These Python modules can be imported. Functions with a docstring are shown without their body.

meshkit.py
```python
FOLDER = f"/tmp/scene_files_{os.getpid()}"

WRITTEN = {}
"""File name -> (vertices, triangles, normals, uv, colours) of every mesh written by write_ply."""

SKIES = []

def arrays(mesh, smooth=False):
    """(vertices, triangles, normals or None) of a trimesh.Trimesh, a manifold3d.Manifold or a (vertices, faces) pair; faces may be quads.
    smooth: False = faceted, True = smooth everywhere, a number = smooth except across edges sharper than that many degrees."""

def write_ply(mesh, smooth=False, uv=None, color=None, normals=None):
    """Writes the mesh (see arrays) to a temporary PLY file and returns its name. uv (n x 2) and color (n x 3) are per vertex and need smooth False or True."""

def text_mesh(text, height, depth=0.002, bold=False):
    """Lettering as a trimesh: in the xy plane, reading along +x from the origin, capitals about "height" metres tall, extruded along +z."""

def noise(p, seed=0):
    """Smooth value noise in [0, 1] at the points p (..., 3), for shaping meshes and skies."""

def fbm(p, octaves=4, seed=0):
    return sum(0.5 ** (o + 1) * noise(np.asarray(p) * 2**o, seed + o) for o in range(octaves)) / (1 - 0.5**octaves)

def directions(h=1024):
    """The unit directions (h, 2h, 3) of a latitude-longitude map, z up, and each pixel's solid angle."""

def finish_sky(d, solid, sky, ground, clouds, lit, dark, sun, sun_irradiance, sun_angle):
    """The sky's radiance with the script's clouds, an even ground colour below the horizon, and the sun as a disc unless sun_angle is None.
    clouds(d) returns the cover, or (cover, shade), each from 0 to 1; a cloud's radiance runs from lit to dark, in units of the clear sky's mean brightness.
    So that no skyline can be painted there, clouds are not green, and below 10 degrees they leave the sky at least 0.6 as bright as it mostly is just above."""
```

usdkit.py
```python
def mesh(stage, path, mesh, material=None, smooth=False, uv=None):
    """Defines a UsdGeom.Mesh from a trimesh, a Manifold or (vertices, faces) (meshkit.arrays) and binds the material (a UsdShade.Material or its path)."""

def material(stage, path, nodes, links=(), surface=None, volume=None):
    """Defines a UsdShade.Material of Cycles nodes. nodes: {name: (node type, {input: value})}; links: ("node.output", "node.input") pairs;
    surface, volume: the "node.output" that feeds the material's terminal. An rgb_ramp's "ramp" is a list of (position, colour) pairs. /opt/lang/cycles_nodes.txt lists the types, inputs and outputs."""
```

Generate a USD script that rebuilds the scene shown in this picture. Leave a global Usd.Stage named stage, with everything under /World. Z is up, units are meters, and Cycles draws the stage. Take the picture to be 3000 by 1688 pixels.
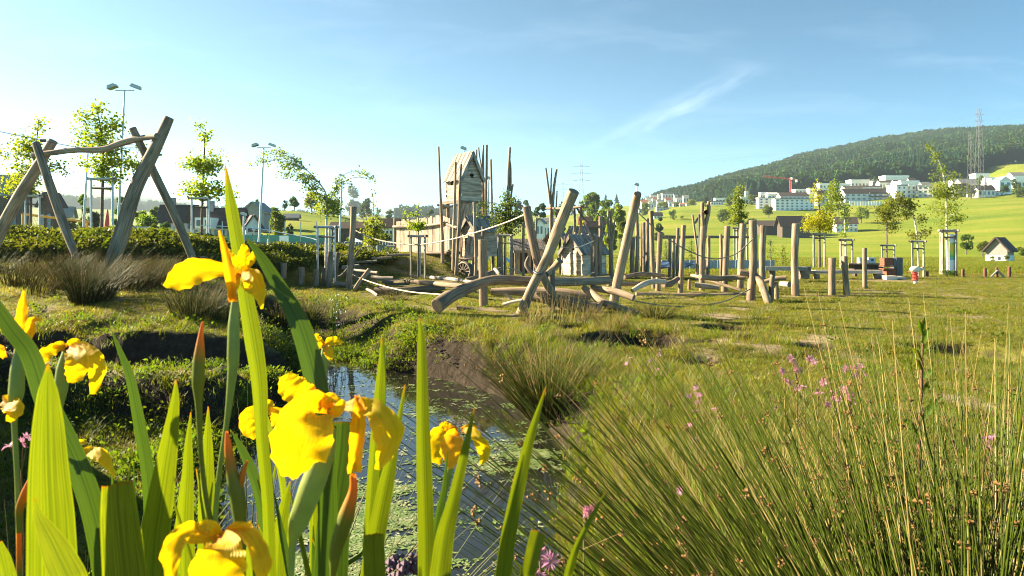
import math, random
import numpy as np, trimesh, shapely
import meshkit, usdkit
from pxr import Usd, UsdGeom, UsdLux, UsdShade, Gf, Sdf, Vt

# ------------------------------------------------------------------ camera, sky, sun, exposure
stage = Usd.Stage.CreateInMemory()
UsdGeom.SetStageUpAxis(stage, "Z"); UsdGeom.SetStageMetersPerUnit(stage, 1.0)
UsdGeom.Xform.Define(stage, "/World"); UsdGeom.Scope.Define(stage, "/World/Looks")
F, CX, HZ, HC = 2000.0, 1500.0, 715.0, 1.4          # focal length in photograph pixels, principal column, horizon row, eye height
cam = UsdGeom.Camera.Define(stage, "/World/camera")
cam.AddTranslateOp().Set(Gf.Vec3d(0, 0, HC)); cam.AddRotateXOp().Set(90.0)
cam.CreateFocalLengthAttr(24.0); cam.CreateHorizontalApertureAttr(36.0); cam.CreateVerticalApertureAttr(20.25)
cam.CreateVerticalApertureOffsetAttr(-(844.0 - HZ) / 3000 * 36)
cam.CreateFStopAttr(13.0); cam.CreateFocusDistanceAttr(4.5); cam.CreateClippingRangeAttr(Gf.Vec2f(0.05, 20000))
cam.CreateExposureAttr(2.5)
SUN_AZ, SUN_EL = math.radians(-72), math.radians(25)  # azimuth from +Y towards +X
sd = np.array([math.sin(SUN_AZ) * math.cos(SUN_EL), math.cos(SUN_AZ) * math.cos(SUN_EL), math.sin(SUN_EL)])
sun = UsdLux.DistantLight.Define(stage, "/World/sun")
sun.CreateIntensityAttr(1.25); sun.CreateAngleAttr(0.5); sun.CreateNormalizeAttr(True); sun.CreateColorAttr(Gf.Vec3f(1.0, 0.85, 0.6))
sun.AddRotateXYZOp().Set(Gf.Vec3f(math.degrees(math.pi / 2 - SUN_EL), 0, math.degrees(math.pi - SUN_AZ)))
dome = UsdLux.DomeLight.Define(stage, "/World/sky")
skymat = usdkit.material(stage, "/World/Looks/sky", {
    "sky": ("sky_texture", {"sky_type": "single_scattering", "sun_disc": False, "sun_elevation": SUN_EL, "sun_rotation": SUN_AZ, "altitude": 450.0, "air_density": 0.45, "aerosol_density": 0.3, "ozone_density": 1.0}),
    "tc": ("texture_coordinate", {}), "sep": ("separate_xyz", {}),
    "u": ("math", {"math_type": "divide"}), "v": ("math", {"math_type": "divide"}),
    "uv": ("combine_xyz", {}),
    # high thin cirrus: stretched noise over the upper sky
    "map": ("mapping", {"scale": (3.0, 14.0, 1.0), "rotation": (0, 0, -0.55)}),
    "n1": ("noise_texture", {"scale": 1.3, "detail": 7.0, "roughness": 0.6, "distortion": 0.5}),
    "n1r": ("map_range", {"from_min": 0.5, "from_max": 0.85, "to_min": 0.0, "to_max": 0.05, "clamp": True}),
    # one longer wisp, rising to the right
    "rot": ("mapping", {"mapping_type": "point", "location": (-0.2996, -0.0738, 0), "rotation": (0, 0, -0.4636)}),
    "s2": ("separate_xyz", {}),
    "n2": ("noise_texture", {"scale": 16.0, "detail": 6.0, "roughness": 0.65}),
    "n2m": ("mapping", {"scale": (0.45, 2.2, 1.0)}),
    "off": ("math", {"math_type": "multiply_add", "value2": 0.05, "value3": -0.025}),
    "vy": ("math", {"math_type": "add"}),
    "av": ("math", {"math_type": "absolute"}),
    "band": ("map_range", {"range_type": "smoothstep", "from_min": 0.0, "from_max": 0.02, "to_min": 1.0, "to_max": 0.0, "clamp": True}),
    "au": ("math", {"math_type": "absolute"}),
    "len": ("map_range", {"range_type": "smoothstep", "from_min": 0.03, "from_max": 0.19, "to_min": 1.0, "to_max": 0.0, "clamp": True}),
    "n2r": ("map_range", {"from_min": 0.35, "from_max": 0.75, "to_min": 0.0, "to_max": 0.13, "clamp": True}),
    "m1": ("math", {"math_type": "multiply"}), "m2": ("math", {"math_type": "multiply"}),
    "front": ("math", {"math_type": "greater_than", "value2": 0.05}), "m3": ("math", {"math_type": "multiply"}),
    "tot": ("math", {"math_type": "add", "use_clamp": True}),
    "mx": ("mix", {"color2": (12.0, 12.6, 13.0)}),
    "sat": ("hsv", {"saturation": 1.2}), "tint": ("mix", {"mix_type": "multiply", "fac": 1.0, "color2": (0.57, 0.95, 0.80)}),
    "bg": ("background_shader", {"strength": 0.05}),
}, [("tc.generated", "sep.vector"), ("sep.x", "u.value1"), ("sep.y", "u.value2"), ("sep.z", "v.value1"), ("sep.y", "v.value2"),
    ("u.value", "uv.x"), ("v.value", "uv.y"), ("uv.vector", "map.vector"), ("map.vector", "n1.vector"), ("n1.fac", "n1r.value"),
    ("uv.vector", "rot.vector"), ("rot.vector", "s2.vector"), ("rot.vector", "n2m.vector"), ("n2m.vector", "n2.vector"),
    ("n2.fac", "off.value1"), ("s2.y", "vy.value1"), ("off.value", "vy.value2"), ("vy.value", "av.value1"), ("av.value", "band.value"),
    ("s2.x", "au.value1"), ("au.value", "len.value"), ("n2.fac", "n2r.value"), ("band.result", "m1.value1"), ("len.result", "m1.value2"),
    ("m1.value", "m2.value1"), ("n2r.result", "m2.value2"), ("n1r.result", "tot.value1"), ("m2.value", "tot.value2"),
    ("sep.y", "front.value1"), ("tot.value", "m3.value1"), ("front.value", "m3.value2"),
    ("m3.value", "mx.fac"), ("sky.color", "sat.color"), ("sat.color", "tint.color1"), ("tint.color", "mx.color1"), ("mx.color", "bg.color")], surface="bg.background")
UsdShade.MaterialBindingAPI.Apply(dome.GetPrim()).Bind(skymat)

# ------------------------------------------------------------------ helpers
rng = np.random.default_rng(7)
R = random.Random(11)
used, LOC = {}, {}

def uniq(parent, name):
    k = (parent, name); n = used.get(k, 0); used[k] = n + 1
    return f"{parent}/{name}" if n == 0 else f"{parent}/{name}_{n:03d}"

def data(path, label=None, cat=None, group=None, kind=None):
    p = stage.GetPrimAtPath(path)
    for k, v in (("label", label), ("category", cat), ("group", group), ("kind", kind)):
        if v: p.SetCustomDataByKey(k, v)

def thing(name, label, cat, loc, group=None, kind=None):
    path = uniq("/World", name)
    x = UsdGeom.Xform.Define(stage, path); x.AddTranslateOp().Set(Gf.Vec3d(*map(float, loc)))
    LOC[path] = np.array(loc, float)
    data(path, label, cat, group, kind)
    return path

def part(parent, name, mesh, mat, smooth=False, uv=None, label=None, kind=None):
    path = uniq(parent, name)
    root = parent
    while root not in LOC: root = root.rsplit("/", 1)[0]
    v, f = (mesh.vertices, mesh.faces) if hasattr(mesh, "vertices") else mesh[:2]
    if uv is None and not hasattr(mesh, "vertices") and len(mesh) > 2: uv = mesh[2]
    v = np.asarray(v, float) - LOC[root]
    usdkit.mesh(stage, path, (v, f), M(mat), smooth=smooth, uv=uv)
    if label or kind: data(path, label=label, kind=kind)
    return path

def single(name, mesh, mat, label, cat=None, group=None, kind=None, smooth=False, uv=None):
    path = uniq("/World", name)
    v, f = (mesh.vertices, mesh.faces) if hasattr(mesh, "vertices") else mesh[:2]
    if uv is None and not hasattr(mesh, "vertices") and len(mesh) > 2: uv = mesh[2]
    usdkit.mesh(stage, path, (np.asarray(v, float), f), M(mat), smooth=smooth, uv=uv)
    data(path, label, cat, group, kind)
    return path

def W(x, y, d):
    return np.array([(x - CX) * d / F, d, HC + (HZ - y) * d / F])

def join(ms):
    vs, fs, us, n = [], [], [], 0
    for m in ms:
        v, f = (np.asarray(m.vertices), np.asarray(m.faces)) if hasattr(m, "vertices") else (np.asarray(m[0]), np.asarray(m[1]))
        vs.append(v); fs.append(f + n); n += len(v)
        us.append(np.asarray(m[2]) if not hasattr(m, "vertices") and len(m) > 2 else np.zeros((len(v), 2)))
    return np.vstack(vs), np.vstack(fs), np.vstack(us)

def unit(v):
    v = np.asarray(v, float); return v / max(np.linalg.norm(v), 1e-12)

def box(center, size, rot=0.0):
    m = trimesh.creation.box(size)
    m.apply_transform(trimesh.transformations.rotation_matrix(rot, [0, 0, 1])); m.apply_translation(center)
    return m

def frame_box(o, ax, ay, az, x0, x1, y0, y1, z0, z1):
    """a box in a local frame (unit axes ax, ay, az at o), uv running along its longest side"""
    c = np.array([[x, y, z] for x in (x0, x1) for y in (y0, y1) for z in (z0, z1)], float)
    f = np.array([[0,1,3,2],[4,6,7,5],[0,4,5,1],[2,3,7,6],[0,2,6,4],[1,5,7,3]])
    v = o + c[:, :1] * ax + c[:, 1:2] * ay + c[:, 2:] * az
    k = int(np.argmax([x1 - x0, y1 - y0, z1 - z0])); o2 = [i for i in range(3) if i != k]
    uv = np.stack([c[:, o2[0]] * 0.5 + c[:, o2[1]] * 0.5 + R.random() * 9, c[:, k] + R.random() * 9], 1)
    return v, np.vstack([f[:, [0, 1, 2]], f[:, [0, 2, 3]]]), uv

def catmull(pts, n):
    p = np.asarray(pts, float)
    if len(p) == 2:
        t = np.linspace(0, 1, n)[:, None]; return p[0] * (1 - t) + p[1] * t
    P = np.vstack([2 * p[0] - p[1], p, 2 * p[-1] - p[-2]])
    s = np.linspace(0, len(p) - 1, n); i = np.minimum(s.astype(int), len(p) - 2); t = (s - i)[:, None]
    a, b, c, d = P[i], P[i + 1], P[i + 2], P[i + 3]
    return 0.5 * (2 * b + (c - a) * t + (2 * a - 5 * b + 4 * c - d) * t**2 + (3 * b - a - 3 * c + d) * t**3)

def sweep(pts, radii, n=10, rings=None, wobble=0.0, seed=0, flat=1.0):
    """a tube along the points; returns (v, f, uv), first ring, last ring"""
    pts = np.asarray(pts, float)
    rings = rings or max(2, 4 * (len(pts) - 1))
    c = catmull(pts, rings)
    r = np.interp(np.linspace(0, 1, rings), np.linspace(0, 1, len(radii)), radii)
    t = np.gradient(c, axis=0); t /= np.linalg.norm(t, axis=1, keepdims=True)
    a = unit(np.cross(t[0], [0.31, 0.95, 0.05] if abs(t[0][1]) < 0.9 else [1, 0, 0])); A = []
    for k in range(rings):
        a = unit(a - t[k] * (a @ t[k])); A.append(a)
    A = np.array(A); B = np.cross(t, A)
    th = np.arange(n) / n * 2 * np.pi
    s = np.concatenate([[0], np.cumsum(np.linalg.norm(np.diff(c, axis=0), axis=1))])
    rr = np.repeat(r[:, None], n, 1)
    if wobble:
        q = np.stack([np.cos(th)[None] * 1.6 + 0 * s[:, None], np.sin(th)[None] * 1.6 + 0 * s[:, None], np.repeat(s[:, None] / max(r.mean(), 1e-4) * 0.28, n, 1)], -1)
        rr = rr * (1 + wobble * 2 * (meshkit.fbm(q + seed * 7.13, 3, seed) - 0.5))
    v = c[:, None] + rr[..., None] * (np.cos(th)[None, :, None] * A[:, None] + flat * np.sin(th)[None, :, None] * B[:, None])
    i, j = np.meshgrid(np.arange(rings - 1), np.arange(n), indexing="ij"); j2 = (j + 1) % n
    q = np.stack([i * n + j, (i + 1) * n + j, (i + 1) * n + j2, i * n + j2], -1).reshape(-1, 4)
    uv = np.stack([np.broadcast_to(np.abs(th / np.pi - 1), (rings, n)) * np.pi * max(r.mean(), 1e-4), np.broadcast_to(s[:, None], (rings, n))], -1).reshape(-1, 2) + seed * 3.37
    return (v.reshape(-1, 3), np.vstack([q[:, [0, 2, 1]], q[:, [0, 3, 2]]]), uv), v[0], v[-1]

def cap(ring, flip=False, dome=0.0):
    c = ring.mean(0); n = len(ring)
    nrm = unit(np.cross(ring[0] - c, ring[n // 4] - c))
    if flip: nrm = -nrm
    inner = c + (ring - c) * 0.86 + nrm * (0.06 * np.linalg.norm(ring[0] - c))
    v = np.vstack([ring, inner, c + nrm * 0.06 * np.linalg.norm(ring[0] - c)])
    k = np.arange(n); k2 = (k + 1) % n
    f = np.vstack([np.stack([k, k2, n + k2], 1), np.stack([k, n + k2, n + k], 1), np.stack([n + k, n + k2, np.full(n, 2 * n)], 1)])
    if flip: f = f[:, ::-1]
    rad = np.linalg.norm(v - c, axis=1)
    return v, f, np.stack([rad, rad * 0], 1)

EXTRA = {}   # log parts get their ends through this
def log_parts(parent, pts, radii, mat="wood", n=12, wobble=0.07, seed=None, ends=(True, True), name="shaft", rings=None, endmat="wood_end"):
    seed = R.randrange(1000) if seed is None else seed
    L = sum(np.linalg.norm(np.subtract(b, a)) for a, b in zip(pts[:-1], pts[1:]))
    rings = rings or int(np.clip(L / (1.3 * np.mean(radii)), 7, 26))
    m, r0, r1 = sweep(pts, radii, n, rings, wobble, seed)
    p = part(parent, name, m, mat, smooth=True)
    if ends[0]: part(p, "cut_end", cap(r0, True), endmat)
    if ends[1]: part(p, "cut_end", cap(r1, False), endmat)
    return p

# ------------------------------------------------------------------ materials
MATS = {}
def M(name):
    return MATS[name]

def plain(name, color, rough=0.7, var=0.25, scale=6.0, bump=0.0, spec=0.3, metal=0.0, detail=4.0, rand=0.0, bscale=None):
    c = np.array(color)
    nodes = {"tc": ("texture_coordinate", {}), "n": ("noise_texture", {"scale": scale, "detail": detail, "roughness": 0.6}),
             "r": ("rgb_ramp", {"ramp": [(0.25, c * (1 - var)), (0.75, np.minimum(c * (1 + var), 0.95))]}),
             "p": ("principled_bsdf", {"roughness": rough, "specular_ior_level": spec, "metallic": metal})}
    links = [("tc.object", "n.vector"), ("n.fac", "r.fac")]
    out = "r.color"
    if rand:
        nodes["oi"] = ("object_info", {}); nodes["mr"] = ("map_range", {"to_min": 1 - rand, "to_max": 1 + rand})
        nodes["hs"] = ("hsv", {}); links += [("oi.random", "mr.value"), ("mr.result", "hs.value"), (out, "hs.color")]; out = "hs.color"
    links.append((out, "p.base_color"))
    if bump:
        nodes["n2"] = ("noise_texture", {"scale": bscale or scale * 4, "detail": 5.0}); nodes["b"] = ("bump", {"strength": 0.6, "distance": bump})
        links += [("tc.object", "n2.vector"), ("n2.fac", "b.height"), ("b.normal", "p.normal")]
    MATS[name] = usdkit.material(stage, "/World/Looks/" + name, nodes, links, surface="p.BSDF")

def woodmat(name, dark, mid, light, gu=55.0, gv=2.2, bump=0.006, rand=0.22):
    MATS[name] = usdkit.material(stage, "/World/Looks/" + name, {
        "uv": ("uvmap", {"attribute": "st"}), "mp": ("mapping", {"scale": (gu, gv, 1)}),
        "n": ("noise_texture", {"scale": 1.0, "detail": 6.0, "roughness": 0.62, "distortion": 0.4}),
        "mp2": ("mapping", {"scale": (4.0, 1.1, 1)}), "n2": ("noise_texture", {"scale": 1.3, "detail": 3.0}),
        "r": ("rgb_ramp", {"ramp": [(0.28, dark), (0.48, mid), (0.72, light)]}),
        "r2": ("rgb_ramp", {"ramp": [(0.28, (0.48, 0.46, 0.46)), (0.55, (1, 1, 1)), (0.78, (1.0, 0.84, 0.64))]}),
        "mx": ("mix", {"mix_type": "multiply", "fac": 1.0}),
        "oi": ("object_info", {}), "mr": ("map_range", {"to_min": 1 - rand, "to_max": 1 + rand}), "hs": ("hsv", {"saturation": 1.0}),
        "mpc": ("mapping", {"scale": (gu * 0.7, 0.55, 1)}), "nc": ("noise_texture", {"scale": 1.0, "detail": 2.0}),
        "rc": ("rgb_ramp", {"ramp": [(0.34, (0.28, 0.26, 0.25)), (0.42, (1, 1, 1))]}), "mxc": ("mix", {"mix_type": "multiply", "fac": 0.8}),
        "b": ("bump", {"strength": 0.7, "distance": bump}), "p": ("principled_bsdf", {"roughness": 0.78, "specular_ior_level": 0.25}),
    }, [("uv.UV", "mp.vector"), ("mp.vector", "n.vector"), ("uv.UV", "mp2.vector"), ("mp2.vector", "n2.vector"), ("n.fac", "r.fac"), ("n2.fac", "r2.fac"),
        ("r.color", "mx.color1"), ("r2.color", "mx.color2"), ("uv.UV", "mpc.vector"), ("mpc.vector", "nc.vector"), ("nc.fac", "rc.fac"),
        ("mx.color", "mxc.color1"), ("rc.color", "mxc.color2"),
        ("oi.random", "mr.value"), ("mr.result", "hs.value"), ("mxc.color", "hs.color"), ("hs.color", "p.base_color"),
        ("n.fac", "b.height"), ("b.normal", "p.normal")], surface="p.BSDF")

def leafmat(name, c1, c2, trans, tw=0.5, rough=0.45, scale=5.0, rand=0.25, hue=0.02, spec=0.35):
    """thin leaves: diffuse and gloss on top, light coming through from behind; colour wanders over the plant and from copy to copy"""
    MATS[name] = usdkit.material(stage, "/World/Looks/" + name, {
        "g": ("geometry", {}), "n": ("noise_texture", {"scale": scale, "detail": 2.0}), "r": ("rgb_ramp", {"ramp": [(0.3, c1), (0.7, c2)]}),
        "oi": ("object_info", {}), "mr": ("map_range", {"to_min": 1 - rand, "to_max": 1 + rand}), "mh": ("map_range", {"to_min": 0.5 - hue, "to_max": 0.5 + hue}),
        "isl": ("map_range", {"to_min": 0.75, "to_max": 1.25}), "mm": ("math", {"math_type": "multiply"}),
        "hs": ("hsv", {}), "t": ("mix", {"mix_type": "multiply", "fac": 1.0, "color2": trans}),
        "p": ("principled_bsdf", {"roughness": rough, "specular_ior_level": spec}), "tr": ("translucent_bsdf", {}), "m": ("mix_closure", {"fac": tw}),
    }, [("g.position", "n.vector"), ("n.fac", "r.fac"), ("oi.random", "mr.value"), ("oi.random", "mh.value"), ("g.random_per_island", "isl.value"),
        ("mr.result", "mm.value1"), ("isl.result", "mm.value2"), ("mm.value", "hs.value"), ("mh.result", "hs.hue"), ("r.color", "hs.color"),
        ("hs.color", "p.base_color"), ("hs.color", "t.color1"), ("t.color", "tr.color"), ("p.BSDF", "m.closure1"), ("tr.BSDF", "m.closure2")], surface="m.closure")

woodmat("wood", (0.095, 0.060, 0.036), (0.265, 0.193, 0.128), (0.43, 0.335, 0.24))
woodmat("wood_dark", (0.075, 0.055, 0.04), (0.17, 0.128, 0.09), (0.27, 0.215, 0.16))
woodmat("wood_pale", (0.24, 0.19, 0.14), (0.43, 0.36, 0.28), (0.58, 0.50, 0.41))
woodmat("plank", (0.20, 0.145, 0.10), (0.43, 0.345, 0.255), (0.58, 0.49, 0.39), gu=38, gv=2.0, rand=0.18)
woodmat("plank_pale", (0.34, 0.26, 0.185), (0.60, 0.51, 0.40), (0.72, 0.64, 0.53), gu=38, gv=2.0, rand=0.12)
woodmat("roof_plank", (0.12, 0.105, 0.09), (0.25, 0.22, 0.19), (0.37, 0.34, 0.30), gu=38, gv=2.0, rand=0.2)
woodmat("stake", (0.2, 0.17, 0.14), (0.36, 0.32, 0.27), (0.5, 0.46, 0.4), gu=70)
MATS["wood_end"] = usdkit.material(stage, "/World/Looks/wood_end", {
    "uv": ("uvmap", {"attribute": "st"}), "sx": ("separate_xyz", {}), "tc": ("texture_coordinate", {}), "n": ("noise_texture", {"scale": 14.0, "detail": 4.0}),
    "a": ("math", {"math_type": "multiply_add", "value2": 0.012, "value3": 0.0}), "s": ("math", {"math_type": "add"}), "f": ("math", {"math_type": "multiply", "value2": 420.0}), "w": ("math", {"math_type": "sine"}),
    "mr": ("map_range", {"from_min": -1.0, "from_max": 1.0}), "r": ("rgb_ramp", {"ramp": [(0.0, (0.17, 0.13, 0.095)), (1.0, (0.29, 0.235, 0.175))]}),
    "mx": ("mix", {"mix_type": "multiply", "fac": 0.7}), "r2": ("rgb_ramp", {"ramp": [(0.3, (0.45, 0.42, 0.4)), (0.7, (1.1, 1.05, 1.0))]}),
    "p": ("principled_bsdf", {"roughness": 0.85, "specular_ior_level": 0.2})},
    [("uv.UV", "sx.vector"), ("tc.object", "n.vector"), ("n.fac", "a.value1"), ("sx.x", "s.value1"), ("a.value", "s.value2"), ("s.value", "f.value1"), ("f.value", "w.value1"),
     ("w.value", "mr.value"), ("mr.result", "r.fac"), ("n.fac", "r2.fac"), ("r.color", "mx.color1"), ("r2.color", "mx.color2"), ("mx.color", "p.base_color")], surface="p.BSDF")
plain("rope", (0.46, 0.39, 0.30), 0.9, 0.25, 30, 0.004, bscale=120)
plain("rope_dark", (0.2, 0.165, 0.13), 0.9, 0.25, 30, 0.004, bscale=120)
plain("galvanised", (0.42, 0.45, 0.47), 0.45, 0.12, 4, metal=0.6, spec=0.5)
plain("steel_dark", (0.09, 0.095, 0.1), 0.5, 0.2, 4, metal=0.4)
plain("white_paint", (0.78, 0.78, 0.75), 0.5, 0.06, 2, rand=0.06)
plain("grey_paint", (0.35, 0.37, 0.38), 0.5, 0.08, 2)
plain("red_paint", (0.55, 0.06, 0.045), 0.5, 0.12, 3)
plain("orange_paint", (0.72, 0.30, 0.03), 0.45, 0.1, 3)
plain("glass_dark", (0.05, 0.065, 0.08), 0.08, 0.3, 0.6, spec=0.8)
plain("plaster", (0.72, 0.69, 0.63), 0.85, 0.07, 0.8, rand=0.1)
plain("plaster_warm", (0.62, 0.53, 0.42), 0.85, 0.08, 0.8, rand=0.1)
plain("plaster_grey", (0.45, 0.45, 0.44), 0.85, 0.08, 0.8, rand=0.1)
plain("roof_brown", (0.06, 0.042, 0.036), 0.8, 0.3, 1.5, 0.03, rand=0.15)
plain("roof_red", (0.34, 0.12, 0.07), 0.8, 0.3, 1.5, 0.03, rand=0.15)
plain("roof_grey", (0.2, 0.2, 0.2), 0.8, 0.2, 1.5, rand=0.15)
plain("barn_wood", (0.075, 0.055, 0.042), 0.85, 0.4, 2.5, 0.01)
plain("barn_grey", (0.23, 0.215, 0.20), 0.85, 0.3, 5, 0.01)
plain("concrete", (0.38, 0.36, 0.33), 0.85, 0.15, 3, 0.004)
plain("wall_stone", (0.15, 0.15, 0.16), 0.85, 0.25, 4, 0.01)
plain("tarp_green", (0.09, 0.25, 0.18), 0.6, 0.12, 0.7)
plain("tarp_blue", (0.03, 0.055, 0.12), 0.4, 0.3, 3, spec=0.5)
plain("tarp_light_blue", (0.25, 0.45, 0.65), 0.5, 0.15, 3)
plain("tent_white", (0.75, 0.78, 0.8), 0.6, 0.06, 0.5)
plain("rust", (0.16, 0.065, 0.035), 0.8, 0.4, 8, 0.004)
plain("fence_red", (0.13, 0.06, 0.035), 0.85, 0.3, 8)
plain("bark", (0.12, 0.095, 0.075), 0.9, 0.4, 14, 0.01)
plain("bark_pale", (0.5, 0.45, 0.4), 0.8, 0.4, 16, 0.004)
plain("net", (0.12, 0.08, 0.04), 0.9, 0.1, 3)
plain("pink_paint", (0.62, 0.42, 0.45), 0.6, 0.05, 3)
plain("purple_dark", (0.1, 0.05, 0.08), 0.7, 0.3, 3)
plain("foam_white", (0.62, 0.58, 0.5), 0.6, 0.2, 9)
# ------------------------------------------------------------------ the ground
COLS = [-4200, -900, 0, 250, 500, 600, 700, 850, 1000, 1150, 1300, 1380, 1500, 1700, 1850, 2000, 2200, 2400, 2600, 2800, 3000, 3600, 7200]
NEAR0 = [(-60, .4), (0, .36), (1.3, .34), (2.4, .16), (4.5, 0)]
L = NEAR0 + [(7.2, -.03), (8, -.06), (10.2, .1), (11.7, .33), (13, .55), (16, .88), (17.6, .95), (18.9, 1.33), (20.2, 1.33), (23, .9), (40, .8), (100, 1.6), (150, 2.6)]
C = NEAR0 + [(8, 0)]
Rr = NEAR0 + [(6.5, 0), (8.8, -.1), (9.3, 0), (30, 0), (37, -.12), (60, -.6), (110, -1.5), (150, -1.6)]
PROF = {
 -4200: L + [(300, 6), (800, 30), (1500, 110), (2600, 123), (4000, 448)],
 -900: L + [(300, 6), (800, 30), (1500, 100), (2600, 120), (4000, 430)],
 0: L + [(300, 5), (800, 28), (1500, 88), (2000, 120), (2600, 113), (4000, 398)],
 250: L + [(300, 4), (800, 22), (1500, 80), (2000, 105), (2600, 103), (4000, 352)],
 500: L + [(300, 4), (800, 20), (1500, 72), (2000, 80), (2600, 84), (4000, 257)],
 600: NEAR0 + [(7.2, -.03), (8, -.06), (10.2, .06), (13, .35), (16, .55), (18.6, .7), (20.0, 1.2), (21.4, 1.2), (24, .85), (40, .75), (100, 1.5), (150, 3), (300, 8), (800, 20), (1500, 60), (2600, 75), (4000, 215)],
 700: C + [(11, .0), (13, .08), (16, .22), (18.8, .35), (20.8, 1.17), (22.3, 1.17), (25, .75), (55, .7), (110, 2.2), (160, 7), (215, 11.5), (320, 11), (800, 20), (1500, 60), (2600, 71), (4000, 176)],
 850: C + [(11, 0), (17, .12), (20.3, .2), (22.8, 1.08), (24.5, 1.08), (27, .7), (60, .7), (105, 2.0), (150, 6.6), (215, 12.3), (320, 11), (800, 20), (1500, 60), (2600, 67), (4000, 161)],
 1000: C + [(12, 0), (18, .05), (22, .18), (24.8, 1.06), (26.5, 1.06), (29, .6), (62, .6), (105, 1.6), (150, 5.8), (215, 10.7), (320, 10), (800, 22), (1500, 60), (2600, 66), (4000, 154)],
 1150: C + [(20, 0), (23.3, .16), (26.8, 1.05), (29.5, 1.05), (33, .5), (62, .5), (150, 1.5), (300, 9), (420, 16.5), (800, 22), (1500, 55), (2600, 66), (4000, 154)],
 1300: C + [(22, 0), (25.2, .16), (28.3, 1.0), (31.5, 1.0), (36, .4), (62, .3), (150, 1), (300, 5), (420, 10), (800, 22), (1500, 55), (2600, 66), (4000, 154)],
 1380: C + [(22, 0), (27, .03), (30, .2), (33, .2), (37, 0), (62, 0), (150, 0), (300, 3), (420, 7), (800, 20), (1500, 55), (2600, 66), (4000, 154)],
 1500: C + [(30, 0), (60, -.3), (150, -.4), (300, 2.5), (420, 6), (800, 20), (1500, 60), (2600, 66), (4000, 154)],
 1700: C + [(30, 0), (60, -.5), (150, -.9), (250, 1.5), (350, 7), (800, 30), (1500, 70), (2600, 67), (4000, 161)],
 1850: Rr + [(250, 1.0), (350, 6.5), (430, 14), (530, 22), (800, 38), (1200, 66), (1600, 84), (2600, 110)],
 2000: Rr + [(250, 1.2), (350, 6), (430, 16.5), (530, 29), (700, 39), (900, 52), (1250, 84), (1700, 116), (2600, 150)],
 2200: Rr + [(250, 1.3), (350, 6), (430, 17), (530, 29.5), (650, 43), (800, 58), (1200, 108), (1600, 157), (1900, 166), (2600, 165)],
 2400: Rr + [(250, 1.3), (350, 6), (430, 17.5), (530, 30), (650, 46), (800, 66), (1200, 134), (1600, 199), (1900, 214), (2600, 210)],
 2600: Rr + [(250, 2), (350, 8), (430, 19.5), (530, 33), (650, 50), (800, 71), (1200, 150), (1600, 232), (1900, 256), (2600, 250)],
 2800: Rr + [(250, 2.6), (350, 10), (430, 22), (530, 37.5), (650, 55), (800, 78), (1200, 158), (1600, 247), (1900, 275), (2600, 270)],
 3000: Rr + [(250, 3), (350, 12), (430, 24), (530, 41), (650, 66), (760, 90), (830, 104), (1200, 172), (1600, 262), (1900, 290), (2600, 300)],
 3600: Rr + [(250, 4), (350, 14), (430, 28), (530, 48), (650, 74), (830, 110), (1200, 185), (1600, 275), (1900, 300), (2600, 330)],
 7200: Rr + [(250, 6), (350, 18), (430, 34), (530, 55), (650, 80), (830, 115), (1200, 195), (1600, 285), (1900, 310), (2600, 350)]}

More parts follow.
